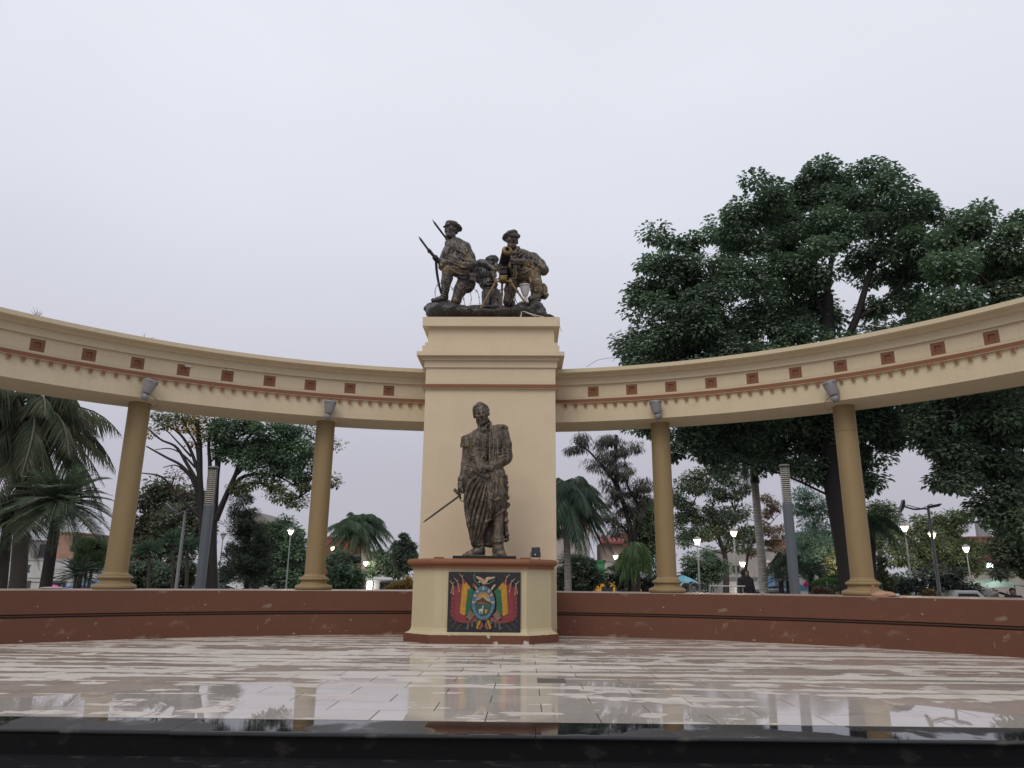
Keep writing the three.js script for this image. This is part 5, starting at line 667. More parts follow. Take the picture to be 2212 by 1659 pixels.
function bronzeColours(g, cols, sd, scale = 9) { // brown bronze with patches of paler, rubbed metal
  const p = g.attributes.position, c = new Float32Array(p.count * 3); for (let i = 0; i < p.count; i++) { const x = p.getX(i), y = p.getY(i), z = p.getZ(i), n = fbm(x * scale * 2.6 + sd, y * scale, z * scale * 2.6, 4), m = fbm(x * 46, y * 26 + sd, z * 46, 3), t = Math.min(1, Math.max(0, .35 + (n - .5) * 2.6 + (m - .5) * 1.8)), e = fbm(x * 3.1 + sd, y * 3.1 + 5, z * 3.1, 3), q = e > .62 && cols[2] ? Math.min(1, (e - .62) * 9) * Math.min(1, m * 1.6) : 0; for (let k = 0; k < 3; k++) { let v = cols[0][k] + (cols[1][k] - cols[0][k]) * t; if (q) v += (cols[2][k] - v) * q; c[3 * i + k] = v * (.8 + .4 * m); } }
  g.setAttribute('color', new THREE.BufferAttribute(c, 3)); return g;
}
const bronzeM = new THREE.MeshStandardMaterial({ vertexColors: true, roughness: .46, metalness: .35 });
const bronzeDark = mat([.022, .020, .021], { roughness: .42, metalness: .4 }), bronzeGold = new THREE.MeshStandardMaterial({ map: plaster([.20, .135, .055], .6, 91, 3), roughness: .5, metalness: .35 }), bronzePlain = new THREE.MeshStandardMaterial({ map: plaster([.075, .06, .047], .5, 95, 1), roughness: .48, metalness: .25 });
function frameAt(zoom, z0, u, origin) { return { u, P: (x, y, z = 0) => at(...zoom(x, y), z0 + z * u).sub(origin) }; }

// ---- the officer in front of the pillar
{
  const O = V(.035, 1.2985, -8.22), t = thing('officer_statue', 'bronze statue of an officer with cape, scroll and lowered sword, standing before the pillar', 'statue', [O.x, O.y, O.z]);
  const fr = frameAt(ZM(1560, 1500, 2.2114), -8.22, .00198, O), P = fr.P, s = new Sculpt(fr); s.floor = .046;
  // body under the cloth
  s.ell([697, 495, 0], 104, 118, 72, 30).cap([605, 478, -8], [850, 425, -12], 44, 46, 30).ell([688, 620, 4], 92, 80, 66, 30).ell([735, 770, 0], 140, 100, 84, 40);
  s.chain([[628, 770, 0], [628, 1000, 12], [640, 1200, 20], [662, 1372, 18]], [78, 64, 52, 40], 40).chain([[730, 770, 22], [742, 1000, 32], [700, 1200, 34], [672, 1368, 22]], [92, 84, 56, 34], 45).chain([[830, 780, 4], [856, 960, 10], [868, 1080, 0]], [86, 74, 50], 40);
  s.chain([[850, 800, 52], [846, 960, 74], [838, 1085, 64]], [54, 56, 34], 30).chain([[760, 900, 60], [790, 1040, 68], [770, 1160, 52]], [50, 44, 22], 30);
  s.cap([880, 1060, -30], [905, 1180, -38], 44, 34, 20).cap([900, 1160, -40], [918, 1335, -42], 26, 30, 16).ell([790, 1280, -52], 96, 130, 22, 20).cap([700, 1380, -30], [800, 1388, -45], 22, 18, 16);
  // legs and boots
  s.cap([848, 1100, 22], [850, 1330, 24], 50, 45, 16).cap([850, 1330, 24], [853, 1440, 26], 46, 47, 12).cap([858, 1448, 30], [872, 1474, 92], 50, 46, 20).chain([[808, 1345, 28], [830, 1360, 62], [868, 1362, 62], [898, 1346, 28]], 15, 8).chain([[810, 1322, 28], [836, 1336, 64], [870, 1334, 60], [896, 1318, 26]], 11, 8);
  s.cap([688, 1370, 10], [692, 1440, 8], 44, 45, 14).cap([690, 1452, 10], [592, 1474, 46], 46, 27, 22).cap([592, 1478, 46], [560, 1481, 56], 20, 15, 12); s.chain([[650, 1386, 22], [685, 1394, 56], [725, 1384, 26]], 10, 7);
  s.box([655, 1487, 28], 92, 9, 44, 6, 4).box([866, 1487, 62], 64, 10, 70, 6, 4);
  // collar and neck
  s.cap([736, 400, 2], [736, 350, 6], 66, 58, 10); s.cap([738, 372, 26], [736, 310, 34], 47, 50, 4, true); s.cap([712, 420, 72], [722, 330, 82], 12, 24, 4, true); s.cap([682, 348, 30], [690, 398, 44], 10, 10, 5).cap([786, 332, 30], [796, 384, 40], 10, 10, 5).chain([[740, 398, 74], [748, 362, 66], [782, 334, 38]], 7, 5);
  head(s, [706, 258, 18], 194, quat(.06, .16, .20), { hair: 5, neck: P(733, 400, 0), neckR: 46 });
  // right arm hanging, cuff, hand on the hilt
  s.chain([[596, 500, -4], [573, 690, -12], [543, 836, 26]], [48, 39, 29], 16).cap([541, 822, 26], [536, 866, 30], 31, 31, 6).cap([542, 820, 26], [540, 826, 26], 36, 36, 4).cap([536, 866, 30], [535, 872, 30], 34, 34, 4); s.cap([558, 700, 8], [590, 704, 8], 9, 9, 5).cap([556, 716, 10], [586, 720, 10], 7, 7, 5);
  fist(s, [535, 885, 34], [517, 915, 50], [549, 932, 50], [-4, 40, 16], [500, 940, 58], 11);
  // epaulette with fringe
  s.ell([584, 468, 2], 40, 24, 52, 6).cap([556, 470, 0], [615, 448, 0], 24, 24, 8); for (let i = 0; i < 13; i++) { const a = -.4 + i / 12 * 3.7, c = Math.cos(a), q = Math.sin(a); s.cap([584 - 44 * q * .9 - 4, 474, c * 54], [580 - 50 * q * .9 - 4, 535 + 6 * q, c * 56], 9, 8, 3); }
  // cape hanging over the left arm
  s.chain([[872, 420, -8], [924, 620, 8]], [54, 52], 20).chain([[924, 640, 12], [850, 700, 60], [770, 732, 88]], [48, 40, 28], 22);
  s.ell([872, 378, -4], 68, 30, 60, 16).chain([[815, 385, 24], [800, 540, 50], [798, 690, 62]], [26, 30, 30], 14).chain([[850, 390, 26], [846, 540, 54], [842, 690, 66]], [26, 28, 30], 14).chain([[900, 395, -6], [930, 520, 4], [942, 600, 0]], [40, 40, 30], 16).ell([878, 656, 26], 82, 46, 66, 18).ell([820, 706, 60], 50, 24, 36, 12);
  for (const q of [[[806, 395], [812, 520], [808, 705]], [[838, 392], [846, 520], [852, 690]], [[862, 380], [880, 470], [912, 560], [955, 580]], [[878, 372], [905, 430], [925, 520], [950, 570]], [[832, 372], [830, 440], [824, 560]], [[848, 600], [880, 600], [915, 590], [958, 600]], [[780, 420], [784, 540], [778, 690]], [[860, 640], [890, 625], [940, 615]]]) s.ridge(q, 9, 8);
  for (const q of [[[824, 420], [832, 540], [830, 680]], [[868, 440], [886, 540], [900, 590]], [[796, 440], [798, 560], [794, 680]]]) s.ridge(q, 7, 6, 2, true);
  // tunic: button line, edge, embroidery, order
  s.ridge([[690, 410], [682, 500], [684, 590]], 4, 4); s.ell([684, 471, s.surf(684, 471) + 2], 14, 14, 7, 3).ell([690, 449, s.surf(690, 449) + 2], 9, 9, 6, 3);
  for (const [x0, y0, x1, y1] of [[770, 435, 745, 606], [625, 462, 648, 590]]) for (let i = 0; i < 9; i++) { const f = i / 8, x = x0 + (x1 - x0) * f, y = y0 + (y1 - y0) * f, z = s.surf(x, y) + 2; for (const e of [-1, 1]) { const w = e * (i % 2 ? 15 : 10); s.ell([x + w * .7, y - 4 * (i % 2) - 3, s.surf(x + w * .7, y - 4) + 2], 9, 5.5, 5, 2, quat(0, 0, -e * (.5 + .3 * (i % 3)))); } }
  s.ridge([[650, 575], [690, 560], [730, 575]], 6, 4);
  // sash and its ring
  for (let i = 0; i < 6; i++) s.ridge([[592 - i * 3, 612 + i * 17], [640, 622 + i * 19], [700, 655 + i * 14], [750, 690 + i * 7]], 13, 5, 6);
  s.chain([[712, 640, s.surf(725, 640) + 6], [730, 620, s.surf(725, 640) + 8], [748, 632, s.surf(725, 640) + 8], [742, 656, s.surf(725, 640) + 6]], 7, 3);
  for (let i = 0; i < 5; i++) s.ridge([[575 + i * 4, 742 + i * 14], [612, 734 + i * 16], [650, 740 + i * 18]], 9, 6, 2);
  // wrapped cloak: long folds sweeping from the waist down to the left hem
  const sweepFolds = [[[676, 790], [606, 850], [574, 960], [576, 1100], [596, 1240]], [[700, 800], [640, 890], [594, 1010], [588, 1150], [606, 1290]], [[718, 820], [664, 930], [620, 1070], [604, 1210], [616, 1345]], [[734, 840], [690, 970], [648, 1110], [628, 1250], [626, 1375]], [[748, 860], [716, 1010], [680, 1140], [654, 1270], [638, 1388]], [[760, 880], [742, 1040], [710, 1170], [680, 1290], [654, 1390]], [[770, 900], [768, 1060], [745, 1180], [712, 1280], [678, 1372]], [[786, 930], [792, 1080], [772, 1170], [748, 1210]]];
  sweepFolds.forEach((q, i) => s.ridge(q, i % 2 ? 11 : 14, 5, 7));
  for (let i = 0; i + 1 < 7; i++) s.ridge(sweepFolds[i].map((p, k) => [(p[0] + sweepFolds[i + 1][k][0]) / 2, (p[1] + sweepFolds[i + 1][k][1]) / 2]), 9, 4, 4, true);
  for (const q of [[[838, 750], [815, 860], [800, 1000]], [[846, 750], [842, 880], [828, 990]], [[852, 750], [880, 860], [915, 950], [945, 995]], [[862, 755], [900, 860], [938, 920]], [[780, 985], [830, 1005], [860, 990], [910, 1060]], [[740, 1200], [800, 1160], [870, 1110], [925, 1075]], [[880, 790], [915, 800], [930, 830]], [[820, 1020], [835, 1060], [832, 1130]], [[770, 1030], [790, 1090], [780, 1160]], [[870, 1020], [885, 1060], [895, 1090]]]) s.ridge(q, 11, 5, 4);
  for (const [x, y, r] of [[922, 800, 22], [930, 850, 20], [936, 890, 18], [940, 980, 20], [944, 1040, 22], [938, 1060, 16], [928, 1120, 20], [934, 1180, 20], [938, 1300, 20], [930, 1345, 16]]) s.ell([x - 8, y, -10 - 0 * r], r, r * .9, 34, 10);
  s.ridge([[905, 1000], [915, 1180], [925, 1330]], 9, 6); s.chain([[836, 745, 70], [800, 740, 84], [760, 735, 92]], [22, 20, 16], 10);
  // left hand over the scroll
  fist(s, [752, 722, 120], [712, 704, 140], [700, 748, 138], [-40, 34, 0], [734, 764, 142], 13); s.cap([790, 726, 104], [752, 722, 120], 30, 27, 8);
  s.disp = (x, y, z) => { const a = vnoise(x * 22, y * 9, z * 22), b = vnoise(x * 60, y * 60, z * 60); return (Math.abs(a - .5) * 2 - .5) * .004 + (b - .5) * .0016; };
  const g = bronzeColours(s.mesh(.0072), [[.060, .048, .038], [.150, .118, .088], [.19, .14, .09]], 3); part('body', g, bronzeM, t);
  // the scroll and the loose sheet
  part('scroll', [bar(P(636, 738, 112), P(772, 806, 114), .044, .05, 20), bar(P(772, 806, 114), P(774, 807, 114), .036, .036, 16), bar(P(773, 806.5, 114), P(776, 808, 114), .018, .018, 10)], bronzePlain, t);
  { const c = [[610, 766, 104], [640, 738, 112], [754, 826, 116], [728, 876, 108]].map(q => P(...q)), gg = new THREE.BufferGeometry(), n = V(.1, .2, 1).normalize().multiplyScalar(.012), v = [...c, ...c.map(q => q.clone().addScaledVector(n, -1))], I = [0, 2, 1, 0, 3, 2, 4, 5, 6, 4, 6, 7, 0, 1, 5, 0, 5, 4, 1, 2, 6, 1, 6, 5, 2, 3, 7, 2, 7, 6, 3, 0, 4, 3, 4, 7]; gg.setAttribute('position', new THREE.Float32BufferAttribute(I.flatMap(i => v[i].toArray()), 3)); gg.computeVertexNormals(); part('paper_sheet', uvBox(gg), bronzePlain, t); }
  const sw = new THREE.Group(); sw.name = 'sword'; t.add(sw);
  { const A = P(528, 958, 62), B = P(222, 1182, 78), C = P(203, 1196, 79), d = B.clone().sub(A).normalize(), n = V(-d.y, d.x, 0).normalize(), z = V(0, 0, 1), ring = (p, w, th) => [p.clone().addScaledVector(n, w), p.clone().addScaledVector(z, th), p.clone().addScaledVector(n, -w), p.clone().addScaledVector(z, -th)], rs = [ring(A, .017, .008), ring(A.clone().lerp(B, .7), .016, .007), ring(B, .013, .006), ring(C, .001, .001)], v = []; for (let i = 0; i < 3; i++) for (let k = 0; k < 4; k++) { const j = (k + 1) % 4, a = rs[i][k], b = rs[i][j], c = rs[i + 1][j], e = rs[i + 1][k]; v.push(a, c, b, a, e, c); } const gg = new THREE.BufferGeometry(); gg.setAttribute('position', new THREE.Float32BufferAttribute(v.flatMap(q => q.toArray()), 3)); gg.computeVertexNormals(); part('blade', gg, bronzeDark, sw); }
  part('hilt', [limb([P(482, 918, 52), P(500, 940, 56), P(528, 960, 62)], .026, .024, 10), new THREE.SphereGeometry(.03, 14, 10).translate(...P(481, 916, 52).toArray()), limb([P(508, 935, 84), P(520, 962, 70), P(528, 990, 40)], .02, .016, 8), tube([P(520, 985, 62), P(532, 1006, 62), P(555, 1012, 62), P(574, 1002, 58)], .009, 16, 6)], bronzePlain, sw);
  part('plinth', [rbox(1.03, .046, .62, P(742, 1500, 0).x, .023, .03, .006)], bronzeDark, t);
}
// ---- the soldiers on top of the pillar
const GO = V(0, 6.004, -9.8), Z1 = ZM(1560, 800, 3.16), U1 = .00169;
const soldierCols = [[.050, .045, .042], [.125, .105, .088], [.20, .145, .085]];
{ // the rock they sit on
  const O = V(-.1, 6.004, -9.8), t = thing('bronze_rock', 'rough dark bronze rock base on top of the pillar under the soldiers', 'statue base', [O.x, O.y, O.z]), s = new Sculpt(frameAt(Z1, -9.8, U1, O)); s.floor = .001;
  s.ell([470, 1330, 0], 140, 110, 190, 40).ell([640, 1330, 0], 150, 105, 190, 40).ell([820, 1360, 0], 130, 62, 195, 40).ell([1050, 1365, 0], 170, 58, 200, 40).ell([1290, 1360, 0], 160, 62, 200, 40).ell([1500, 1340, 0], 130, 90, 195, 40).ell([1670, 1310, 0], 125, 118, 185, 40).ell([1740, 1370, 20], 80, 70, 160, 30).ell([1840, 1385, 40], 80, 16, 110, 20).ell([560, 1300, -150], 260, 90, 220, 40).ell([1100, 1340, -200], 420, 70, 260, 40).ell([1600, 1300, -150], 200, 100, 200, 40);
  s.disp = (x, y, z) => (fbm(x * 6, y * 9, z * 6, 4) - .5) * .10 + (Math.abs(vnoise(x * 14, y * 26, z * 14) - .5)) * .03;
  const b = s.mesh(.02); part('rock', bronzeColours(b, [[.045, .041, .042], [.085, .078, .074]], 8, 5), bronzeM, t);
}
const clothDisp = (x, y, z) => { const a = vnoise(x * 17 + y * 5, y * 12, z * 17), b = vnoise(x * 55, y * 55, z * 55); return (Math.abs(a - .5) * 2 - .5) * .012 + (b - .5) * .003; };
function wrinkles(s, list, r = 9, k = 6, lift = 2) { for (const q of list) s.ridge(q, r, k, lift); }
function rifle(t, P, pts, o = {}) { // bayonet tip, muzzle, band, grip, butt
  const [tip, mz, band, grip, butt] = pts.map(q => P(...q)), g = new THREE.Group(); g.name = 'rifle'; t.add(g);
  const d = mz.clone().sub(tip).normalize(), n = V(d.y, -d.x, 0).normalize(), z = V(0, 0, 1), sh = tip.clone().lerp(mz, .22), ring = (p, a, b, th) => [p.clone().addScaledVector(n, a), p.clone().addScaledVector(z, th), p.clone().addScaledVector(n, -b), p.clone().addScaledVector(z, -th)], rs = [ring(tip, .002, .002, .002), ring(sh, .028, .017, .008), ring(mz, .024, .022, .010)], v = [];
  for (let i = 0; i < 2; i++) for (let k = 0; k < 4; k++) { const j = (k + 1) % 4; v.push(rs[i][k], rs[i + 1][j], rs[i][j], rs[i][k], rs[i + 1][k], rs[i + 1][j]); }
  const gg = new THREE.BufferGeometry(); gg.setAttribute('position', new THREE.Float32BufferAttribute(v.flatMap(q => q.toArray()), 3)); gg.computeVertexNormals(); part('bayonet', gg, bronzeDark, g);
  if (!band) return g;
  part('barrel', [bar(mz.clone().addScaledVector(d, -.03), band, .034, .034, 12), bar(mz, mz.clone().addScaledVector(d, .04), .042, .042, 12), bar(mz.clone().addScaledVector(n, -.03), mz.clone().addScaledVector(n, -.03).addScaledVector(d, .09), .014, .014, 8)], bronzeDark, g);
  part('stock', [limb([band.clone().addScaledVector(d, -.03), band.clone().lerp(grip, .5), grip, butt], .046, .044, 10), bar(band.clone().addScaledVector(d, -.02), band.clone().addScaledVector(d, .05), .06, .06, 12)], bronzeDark, g);
  if (o.sling) part('sling', o.sling(P), bronzeDark, g); return g;
}
{ // left soldier
  const O = V(-.85, 6.15, -9.85), t = thing('soldier_statue', 'bronze soldier at left, crouching with a bayonet rifle and mouth wide open', 'statue', [O.x, O.y, O.z], 0, 'bronze soldiers on the pillar'), fr = frameAt(Z1, -9.85, U1, O), s = new Sculpt(fr), P = fr.P;
  s.ell([672, 545, 0], 112, 120, 88, 30).ell([600, 620, 20], 78, 90, 76, 30).ell([725, 690, 0], 150, 120, 100, 40).ell([800, 830, 0], 120, 95, 100, 40);
  s.chain([[720, 450, -40], [815, 520, -40], [880, 640, -30], [925, 735, -25], [930, 850, -25]], [44, 58, 50, 34, 18], 26).cap([680, 440, -20], [600, 480, 0], 40, 44, 26).cap([640, 460, 20], [760, 520, 30], 44, 60, 26);
  s.chain([[762, 540, 60], [880, 752, 92]], [64, 54], 20).chain([[880, 752, 92], [720, 740, 118], [600, 718, 122]], [54, 50, 38], 18).cap([640, 722, 122], [600, 716, 124], 44, 42, 6);
  s.chain([[588, 560, -50], [522, 700, 10], [512, 770, 70]], [54, 42, 30], 20);
  fist(s, [592, 716, 130], [552, 700, 150], [520, 750, 150], [-20, 40, -6], [516, 712, 160], 15);
  fist(s, [520, 790, 60], [500, 750, 100], [540, 790, 110], [20, -26, 24], [490, 770, 120], 12);
  // raised leg with wrapped gaiter and boot, and the kneeling leg
  s.chain([[800, 850, 40], [700, 800, 66], [592, 806, 80]], [86, 78, 64], 26).chain([[592, 806, 80], [575, 960, 74], [556, 1120, 66]], [64, 58, 44], 16).cap([556, 1150, 62], [440, 1180, 84], 44, 28, 20).cap([440, 1180, 84], [412, 1176, 90], 26, 22, 10).cap([600, 1190, 60], [420, 1202, 86], 14, 12, 6);
  for (let i = 0; i < 7; i++) s.chain([[520 + i * 2, 930 + i * 30, 112 - i * 2], [568, 948 + i * 30, 140 - i * 3], [622 - i * 4, 920 + i * 30, 96 - i * 3]], 8, 5); s.ell([592, 800, 100], 54, 50, 44, 20);
  s.chain([[830, 880, -30], [750, 1050, -20], [692, 1190, -10]], [92, 74, 54], 30).chain([[692, 1190, -10], [720, 1200, -150]], [50, 40], 16).ell([850, 960, -40], 92, 116, 84, 30).ell([830, 1040, -50], 70, 50, 60, 20);
  s.box([908, 900, 52], 40, 52, 26, 8, 6, quat(.2, 0, -.1)).box([906, 868, 62], 44, 20, 26, 8, 4, quat(.2, 0, -.1)); s.ridge([[745, 440], [830, 560], [890, 720], [906, 860]], 8, 4, 3); s.ridge([[880, 760], [898, 800], [905, 850]], 10, 4, 4);
  head(s, [637, 318, 20], 205, quat(-.80, -.12, .06), { open: true, cap: 3, neck: P(672, 450, 0), neckR: 50, captilt: -.3, capx: .07 });
  s.cap([690, 415, 20], [620, 470, 60], 16, 14, 8).cap([600, 440, 50], [600, 500, 70], 16, 12, 8);
  wrinkles(s, [[[620, 480], [600, 560], [588, 640]], [[650, 500], [660, 560], [620, 600]], [[560, 640], [640, 680], [730, 720]], [[540, 660], [620, 700], [700, 740]], [[720, 560], [800, 600], [850, 690]], [[740, 640], [800, 680], [880, 690]], [[760, 600], [770, 680], [740, 730]], [[660, 720], [760, 760], [860, 780]], [[640, 760], [720, 780], [800, 770], [880, 790]], [[640, 800], [720, 850], [800, 860]], [[690, 850], [760, 900], [830, 900]], [[700, 500], [720, 560], [700, 620]], [[780, 500], [840, 580], [880, 680]], [[810, 490], [880, 600], [920, 720]], [[640, 850], [650, 900], [640, 960]]], 10, 5, 3);
  for (const q of [[[640, 520], [625, 580], [600, 620]], [[560, 680], [640, 700], [700, 735]], [[770, 560], [830, 640], [870, 720]], [[700, 760], [780, 790], [860, 800]]]) s.ridge(q, 8, 5, 4, true);
  s.disp = clothDisp; part('body', bronzeColours(s.mesh(.0085), soldierCols, 21), bronzeM, t);
  rifle(t, P, [[236, 385, 150], [365, 565, 146], [440, 650, 140], [522, 736, 118], [585, 790, 40]], { sling: P => [tube([P(444, 680, 138), P(452, 800, 130), P(470, 920, 120), P(490, 1010, 110), P(514, 1098, 90)], .017, 30, 8), tube([P(462, 690, 138), P(468, 800, 130), P(484, 920, 120), P(502, 1010, 110), P(518, 1098, 90)], .012, 30, 8)] });
}
{ // middle soldier behind
  const O = V(-.1, 6.1, -10.3), t = thing('soldier_statue', 'bronze soldier in the middle, half hidden behind the machine gun and reaching for it', 'statue', [O.x, O.y, O.z], 0, 'bronze soldiers on the pillar'), fr = frameAt(Z1, -10.3, .00174, O), s = new Sculpt(fr), P = fr.P;
  s.ell([1075, 830, 0], 120, 130, 84, 30).ell([1100, 980, 0], 115, 80, 80, 30).ell([1130, 1110, 10], 105, 110, 80, 30).cap([1080, 1100, 20], [1075, 1290, 40], 66, 54, 20).cap([1180, 1100, 10], [1200, 1290, 30], 66, 54, 20).ell([1130, 1240, -60], 120, 60, 100, 20);
  s.chain([[985, 735, 20], [948, 820, 10], [985, 930, 0]], [56, 54, 44], 22).chain([[1010, 728, 46], [1085, 738, 96], [1165, 792, 140]], [46, 38, 28], 16).cap([1120, 720, 0], [1010, 730, 20], 50, 56, 24);
  fist(s, [1162, 792, 140], [1188, 770, 150], [1196, 806, 150], [14, 22, 10], [1180, 760, 170], 10); s.chain([[1190, 760, 60], [1150, 850, 110], [1165, 885, 120]], [44, 34, 26], 16);
  fist(s, [1150, 850, 118], [1160, 885, 126], [1190, 880, 120], [10, 24, 10], [1140, 880, 140], 10);
  head(s, [1143, 722, 50], 165, quat(.28, -.06, -.05), { open: true, cap: 8, neck: P(1110, 800, 20), neckR: 42, captilt: .05 });
  s.chain([[1010, 935, 60], [1100, 950, 96], [1190, 930, 70]], 14, 6).chain([[1012, 965, 60], [1100, 985, 96], [1190, 965, 70]], 12, 6).box([1060, 965, 92], 22, 28, 12, 5, 4).cap([1180, 1010, 90], [1200, 1160, 80], 16, 10, 8);
  wrinkles(s, [[[1010, 780], [1040, 860], [1060, 930]], [[1060, 790], [1070, 860], [1100, 920]], [[1110, 820], [1100, 880], [1120, 930]], [[960, 780], [1000, 840], [1020, 900]], [[1030, 1010], [1050, 1100], [1040, 1200]], [[1090, 1010], [1110, 1110], [1100, 1210]], [[1150, 1010], [1160, 1100], [1170, 1200]], [[1040, 1000], [1110, 1030], [1180, 1000]]], 9, 5, 3);
  s.disp = clothDisp; part('body', bronzeColours(s.mesh(.0095), [[.060, .058, .059], [.13, .125, .12]], 31), bronzeM, t);
  rifle(t, P, [[402, 175, 60], [590, 430, 30], [700, 570, 10], [800, 700, 0], [960, 900, -20]]);
}
{ // right soldier
  const O = V(.75, 6.1, -9.85), t = thing('soldier_statue', 'bronze soldier at right, seated behind the machine gun with one knee up', 'statue', [O.x, O.y, O.z], 0, 'bronze soldiers on the pillar'), fr = frameAt(Z1, -9.85, U1, O), s = new Sculpt(fr), P = fr.P;
  s.ell([1480, 660, -20], 150, 120, 92, 30).ell([1440, 800, -20], 125, 110, 90, 30).cap([1400, 590, -30], [1640, 660, -10], 58, 64, 34).cap([1380, 620, -30], [1300, 760, -70], 54, 40, 26);
  s.chain([[1650, 660, 8], [1735, 740, 36], [1775, 805, 62]], [74, 66, 62], 24).chain([[1775, 805, 62], [1650, 740, 118], [1530, 714, 140]], [62, 54, 40], 24).cap([1560, 718, 136], [1525, 712, 142], 47, 46, 6).cap([1528, 712, 142], [1520, 711, 142], 50, 50, 4);
  fist(s, [1505, 708, 146], [1420, 672, 160], [1408, 722, 160], [4, 44, 6], [1395, 690, 176], 15); s.ell([1460, 704, 150], 48, 40, 34, 16);
  s.chain([[1440, 880, 10], [1560, 840, 70], [1660, 838, 96]], [92, 86, 74], 26).chain([[1660, 838, 96], [1682, 960, 84], [1690, 1052, 72]], [76, 74, 70], 16).chain([[1625, 1050, 90], [1680, 1066, 128], [1748, 1050, 84]], 14, 6).cap([1670, 1080, 70], [1665, 1130, 74], 42, 46, 12).cap([1690, 1130, 66], [1620, 1160, 136], 44, 34, 20).cap([1735, 1176, 66], [1600, 1180, 146], 16, 12, 6);
  s.chain([[1420, 880, -20], [1370, 1040, 10], [1340, 1200, 10]], [86, 72, 56], 26).cap([1340, 1200, 10], [1390, 1215, -150], 52, 40, 20).ell([1520, 930, -40], 140, 90, 80, 30); s.ell([1778, 1060, -70], 50, 96, 70, 18).ell([1790, 1130, -50], 40, 34, 60, 14).cap([1740, 1150, -60], [1825, 1110, -40], 22, 20, 10);
  head(s, [1392, 442, 30], 208, quat(.30, .02, -.04), { open: true, cap: 12, neck: P(1430, 570, -10), neckR: 52, captilt: .42, capx: -.12 });
  s.chain([[1350, 560, 40], [1420, 600, 90], [1465, 530, 46]], [18, 22, 18], 8).cap([1470, 528, 40], [1480, 580, 60], 16, 12, 8);
  wrinkles(s, [[[1500, 570], [1450, 610], [1420, 650]], [[1540, 590], [1480, 630], [1440, 670]], [[1580, 610], [1540, 650], [1560, 690]], [[1630, 640], [1600, 680], [1650, 700]], [[1680, 660], [1720, 720], [1760, 800]], [[1600, 690], [1680, 720], [1740, 780]], [[1560, 740], [1640, 770], [1720, 830]], [[1580, 700], [1600, 740], [1590, 770]], [[1620, 700], [1650, 750], [1640, 790]], [[1370, 640], [1390, 700], [1380, 760]], [[1340, 720], [1360, 780], [1350, 840]], [[1400, 780], [1480, 800], [1560, 790]], [[1590, 860], [1620, 960], [1620, 1040]], [[1640, 860], [1660, 960], [1660, 1050]], [[1700, 880], [1720, 960], [1720, 1040]], [[1500, 860], [1570, 830], [1620, 800]]], 10, 5, 3);
  for (const q of [[[1520, 580], [1465, 620], [1430, 660]], [[1560, 680], [1620, 690], [1700, 700]], [[1615, 860], [1640, 960], [1642, 1050]]]) s.ridge(q, 7, 5, 3, true);
  s.disp = clothDisp; part('body', bronzeColours(s.mesh(.0085), [[.052, .045, .041], [.135, .108, .08], [.25, .175, .09]], 44), bronzeM, t);
}
{ // machine gun on its tripod
  const O = V(.3, 6.1, -9.6), fr = frameAt(Z1, -9.6, .00168, O), P = fr.P, t = thing('machine_gun', 'bronze machine gun on a tripod between the middle and right soldiers', 'machine gun', [O.x, O.y, O.z]), A = P(1268, 800, -130), B = P(1328, 562, 200), d = B.clone().sub(A).normalize();
  const along = (g, from) => g.applyQuaternion(new THREE.Quaternion().setFromUnitVectors(V(0, 1, 0), d)).translate(from.x, from.y, from.z), Ln = A.distanceTo(B);
  part('barrel_jacket', along(lathe([[.001, -.05], [.092, -.05], [.1, 0], [.1, Ln * .5], [.1, Ln - .01], [.095, Ln], [.02, Ln + .002]], 28), A), bronzeDark, t);
  part('muzzle_ring', along(lathe([[.030, Ln + .03], [.045, Ln + .036], [.085, Ln + .03], [.102, Ln + .012], [.104, Ln - .03], [.1, Ln - .034]], 28), A), bronzeGold, t);
  part('muzzle', along(lathe([[.001, Ln - .02], [.026, Ln - .02], [.034, Ln + .05], [.042, Ln + .052], [.046, Ln + .03]], 20), A), mat([.008, .008, .008]), t);
  part('receiver', [rbox(.17, .24, .34, ...P(1284, 830, -70).toArray(), .02), rbox(.13, .10, .2, ...P(1284, 890, -40).toArray(), .02)], bronzeDark, t);
  part('cradle', [tube([P(1436, 745, 30), P(1437, 900, 30), P(1425, 908, 30), P(1350, 908, 30)], .012, 40, 6), tube([P(1415, 760, 30), P(1412, 880, 30)], .009, 8, 6), tube([P(1172, 770, 40), P(1170, 905, 40), P(1225, 908, 40), P(1228, 770, 40)], .012, 50, 6), tube([P(1195, 790, 46), P(1190, 895, 46)], .009, 8, 6), bar(P(1235, 775, 45), P(1330, 775, 45), .010), bar(P(1238, 880, 40), P(1335, 880, 40), .022)], bronzeGold, t);
  part('hub', [lathe([[.001, -.05], [.07, -.05], [.095, -.02], [.095, .05], [.08, .06], [.001, .06]], 24).translate(...P(1278, 930, 20).toArray()), ...[[1190, 942], [1370, 942]].map(q => new THREE.CylinderGeometry(.036, .036, .06, 18).rotateX(Math.PI / 2).translate(...P(q[0], q[1], 50).toArray())), bar(P(1190, 945, 40), P(1370, 945, 40), .02)], bronzeGold, t);
  for (const [a, b] of [[[1186, 955, 44], [1005, 1275, 110]], [[1374, 955, 44], [1545, 1195, 110]], [[1268, 965, 0], [1258, 1275, -40]]]) part('leg', [bar(P(...a), P(...b), .024, .020, 10), new THREE.SphereGeometry(.03, 12, 8).translate(...P(...b).toArray()), bar(P(a[0] * .6 + b[0] * .4, a[1] * .6 + b[1] * .4, a[2] * .6 + b[2] * .4), P(a[0] * .5 + b[0] * .5, a[1] * .5 + b[1] * .5, a[2] * .5 + b[2] * .5), .03, .03, 10)], bronzeGold, t);
}
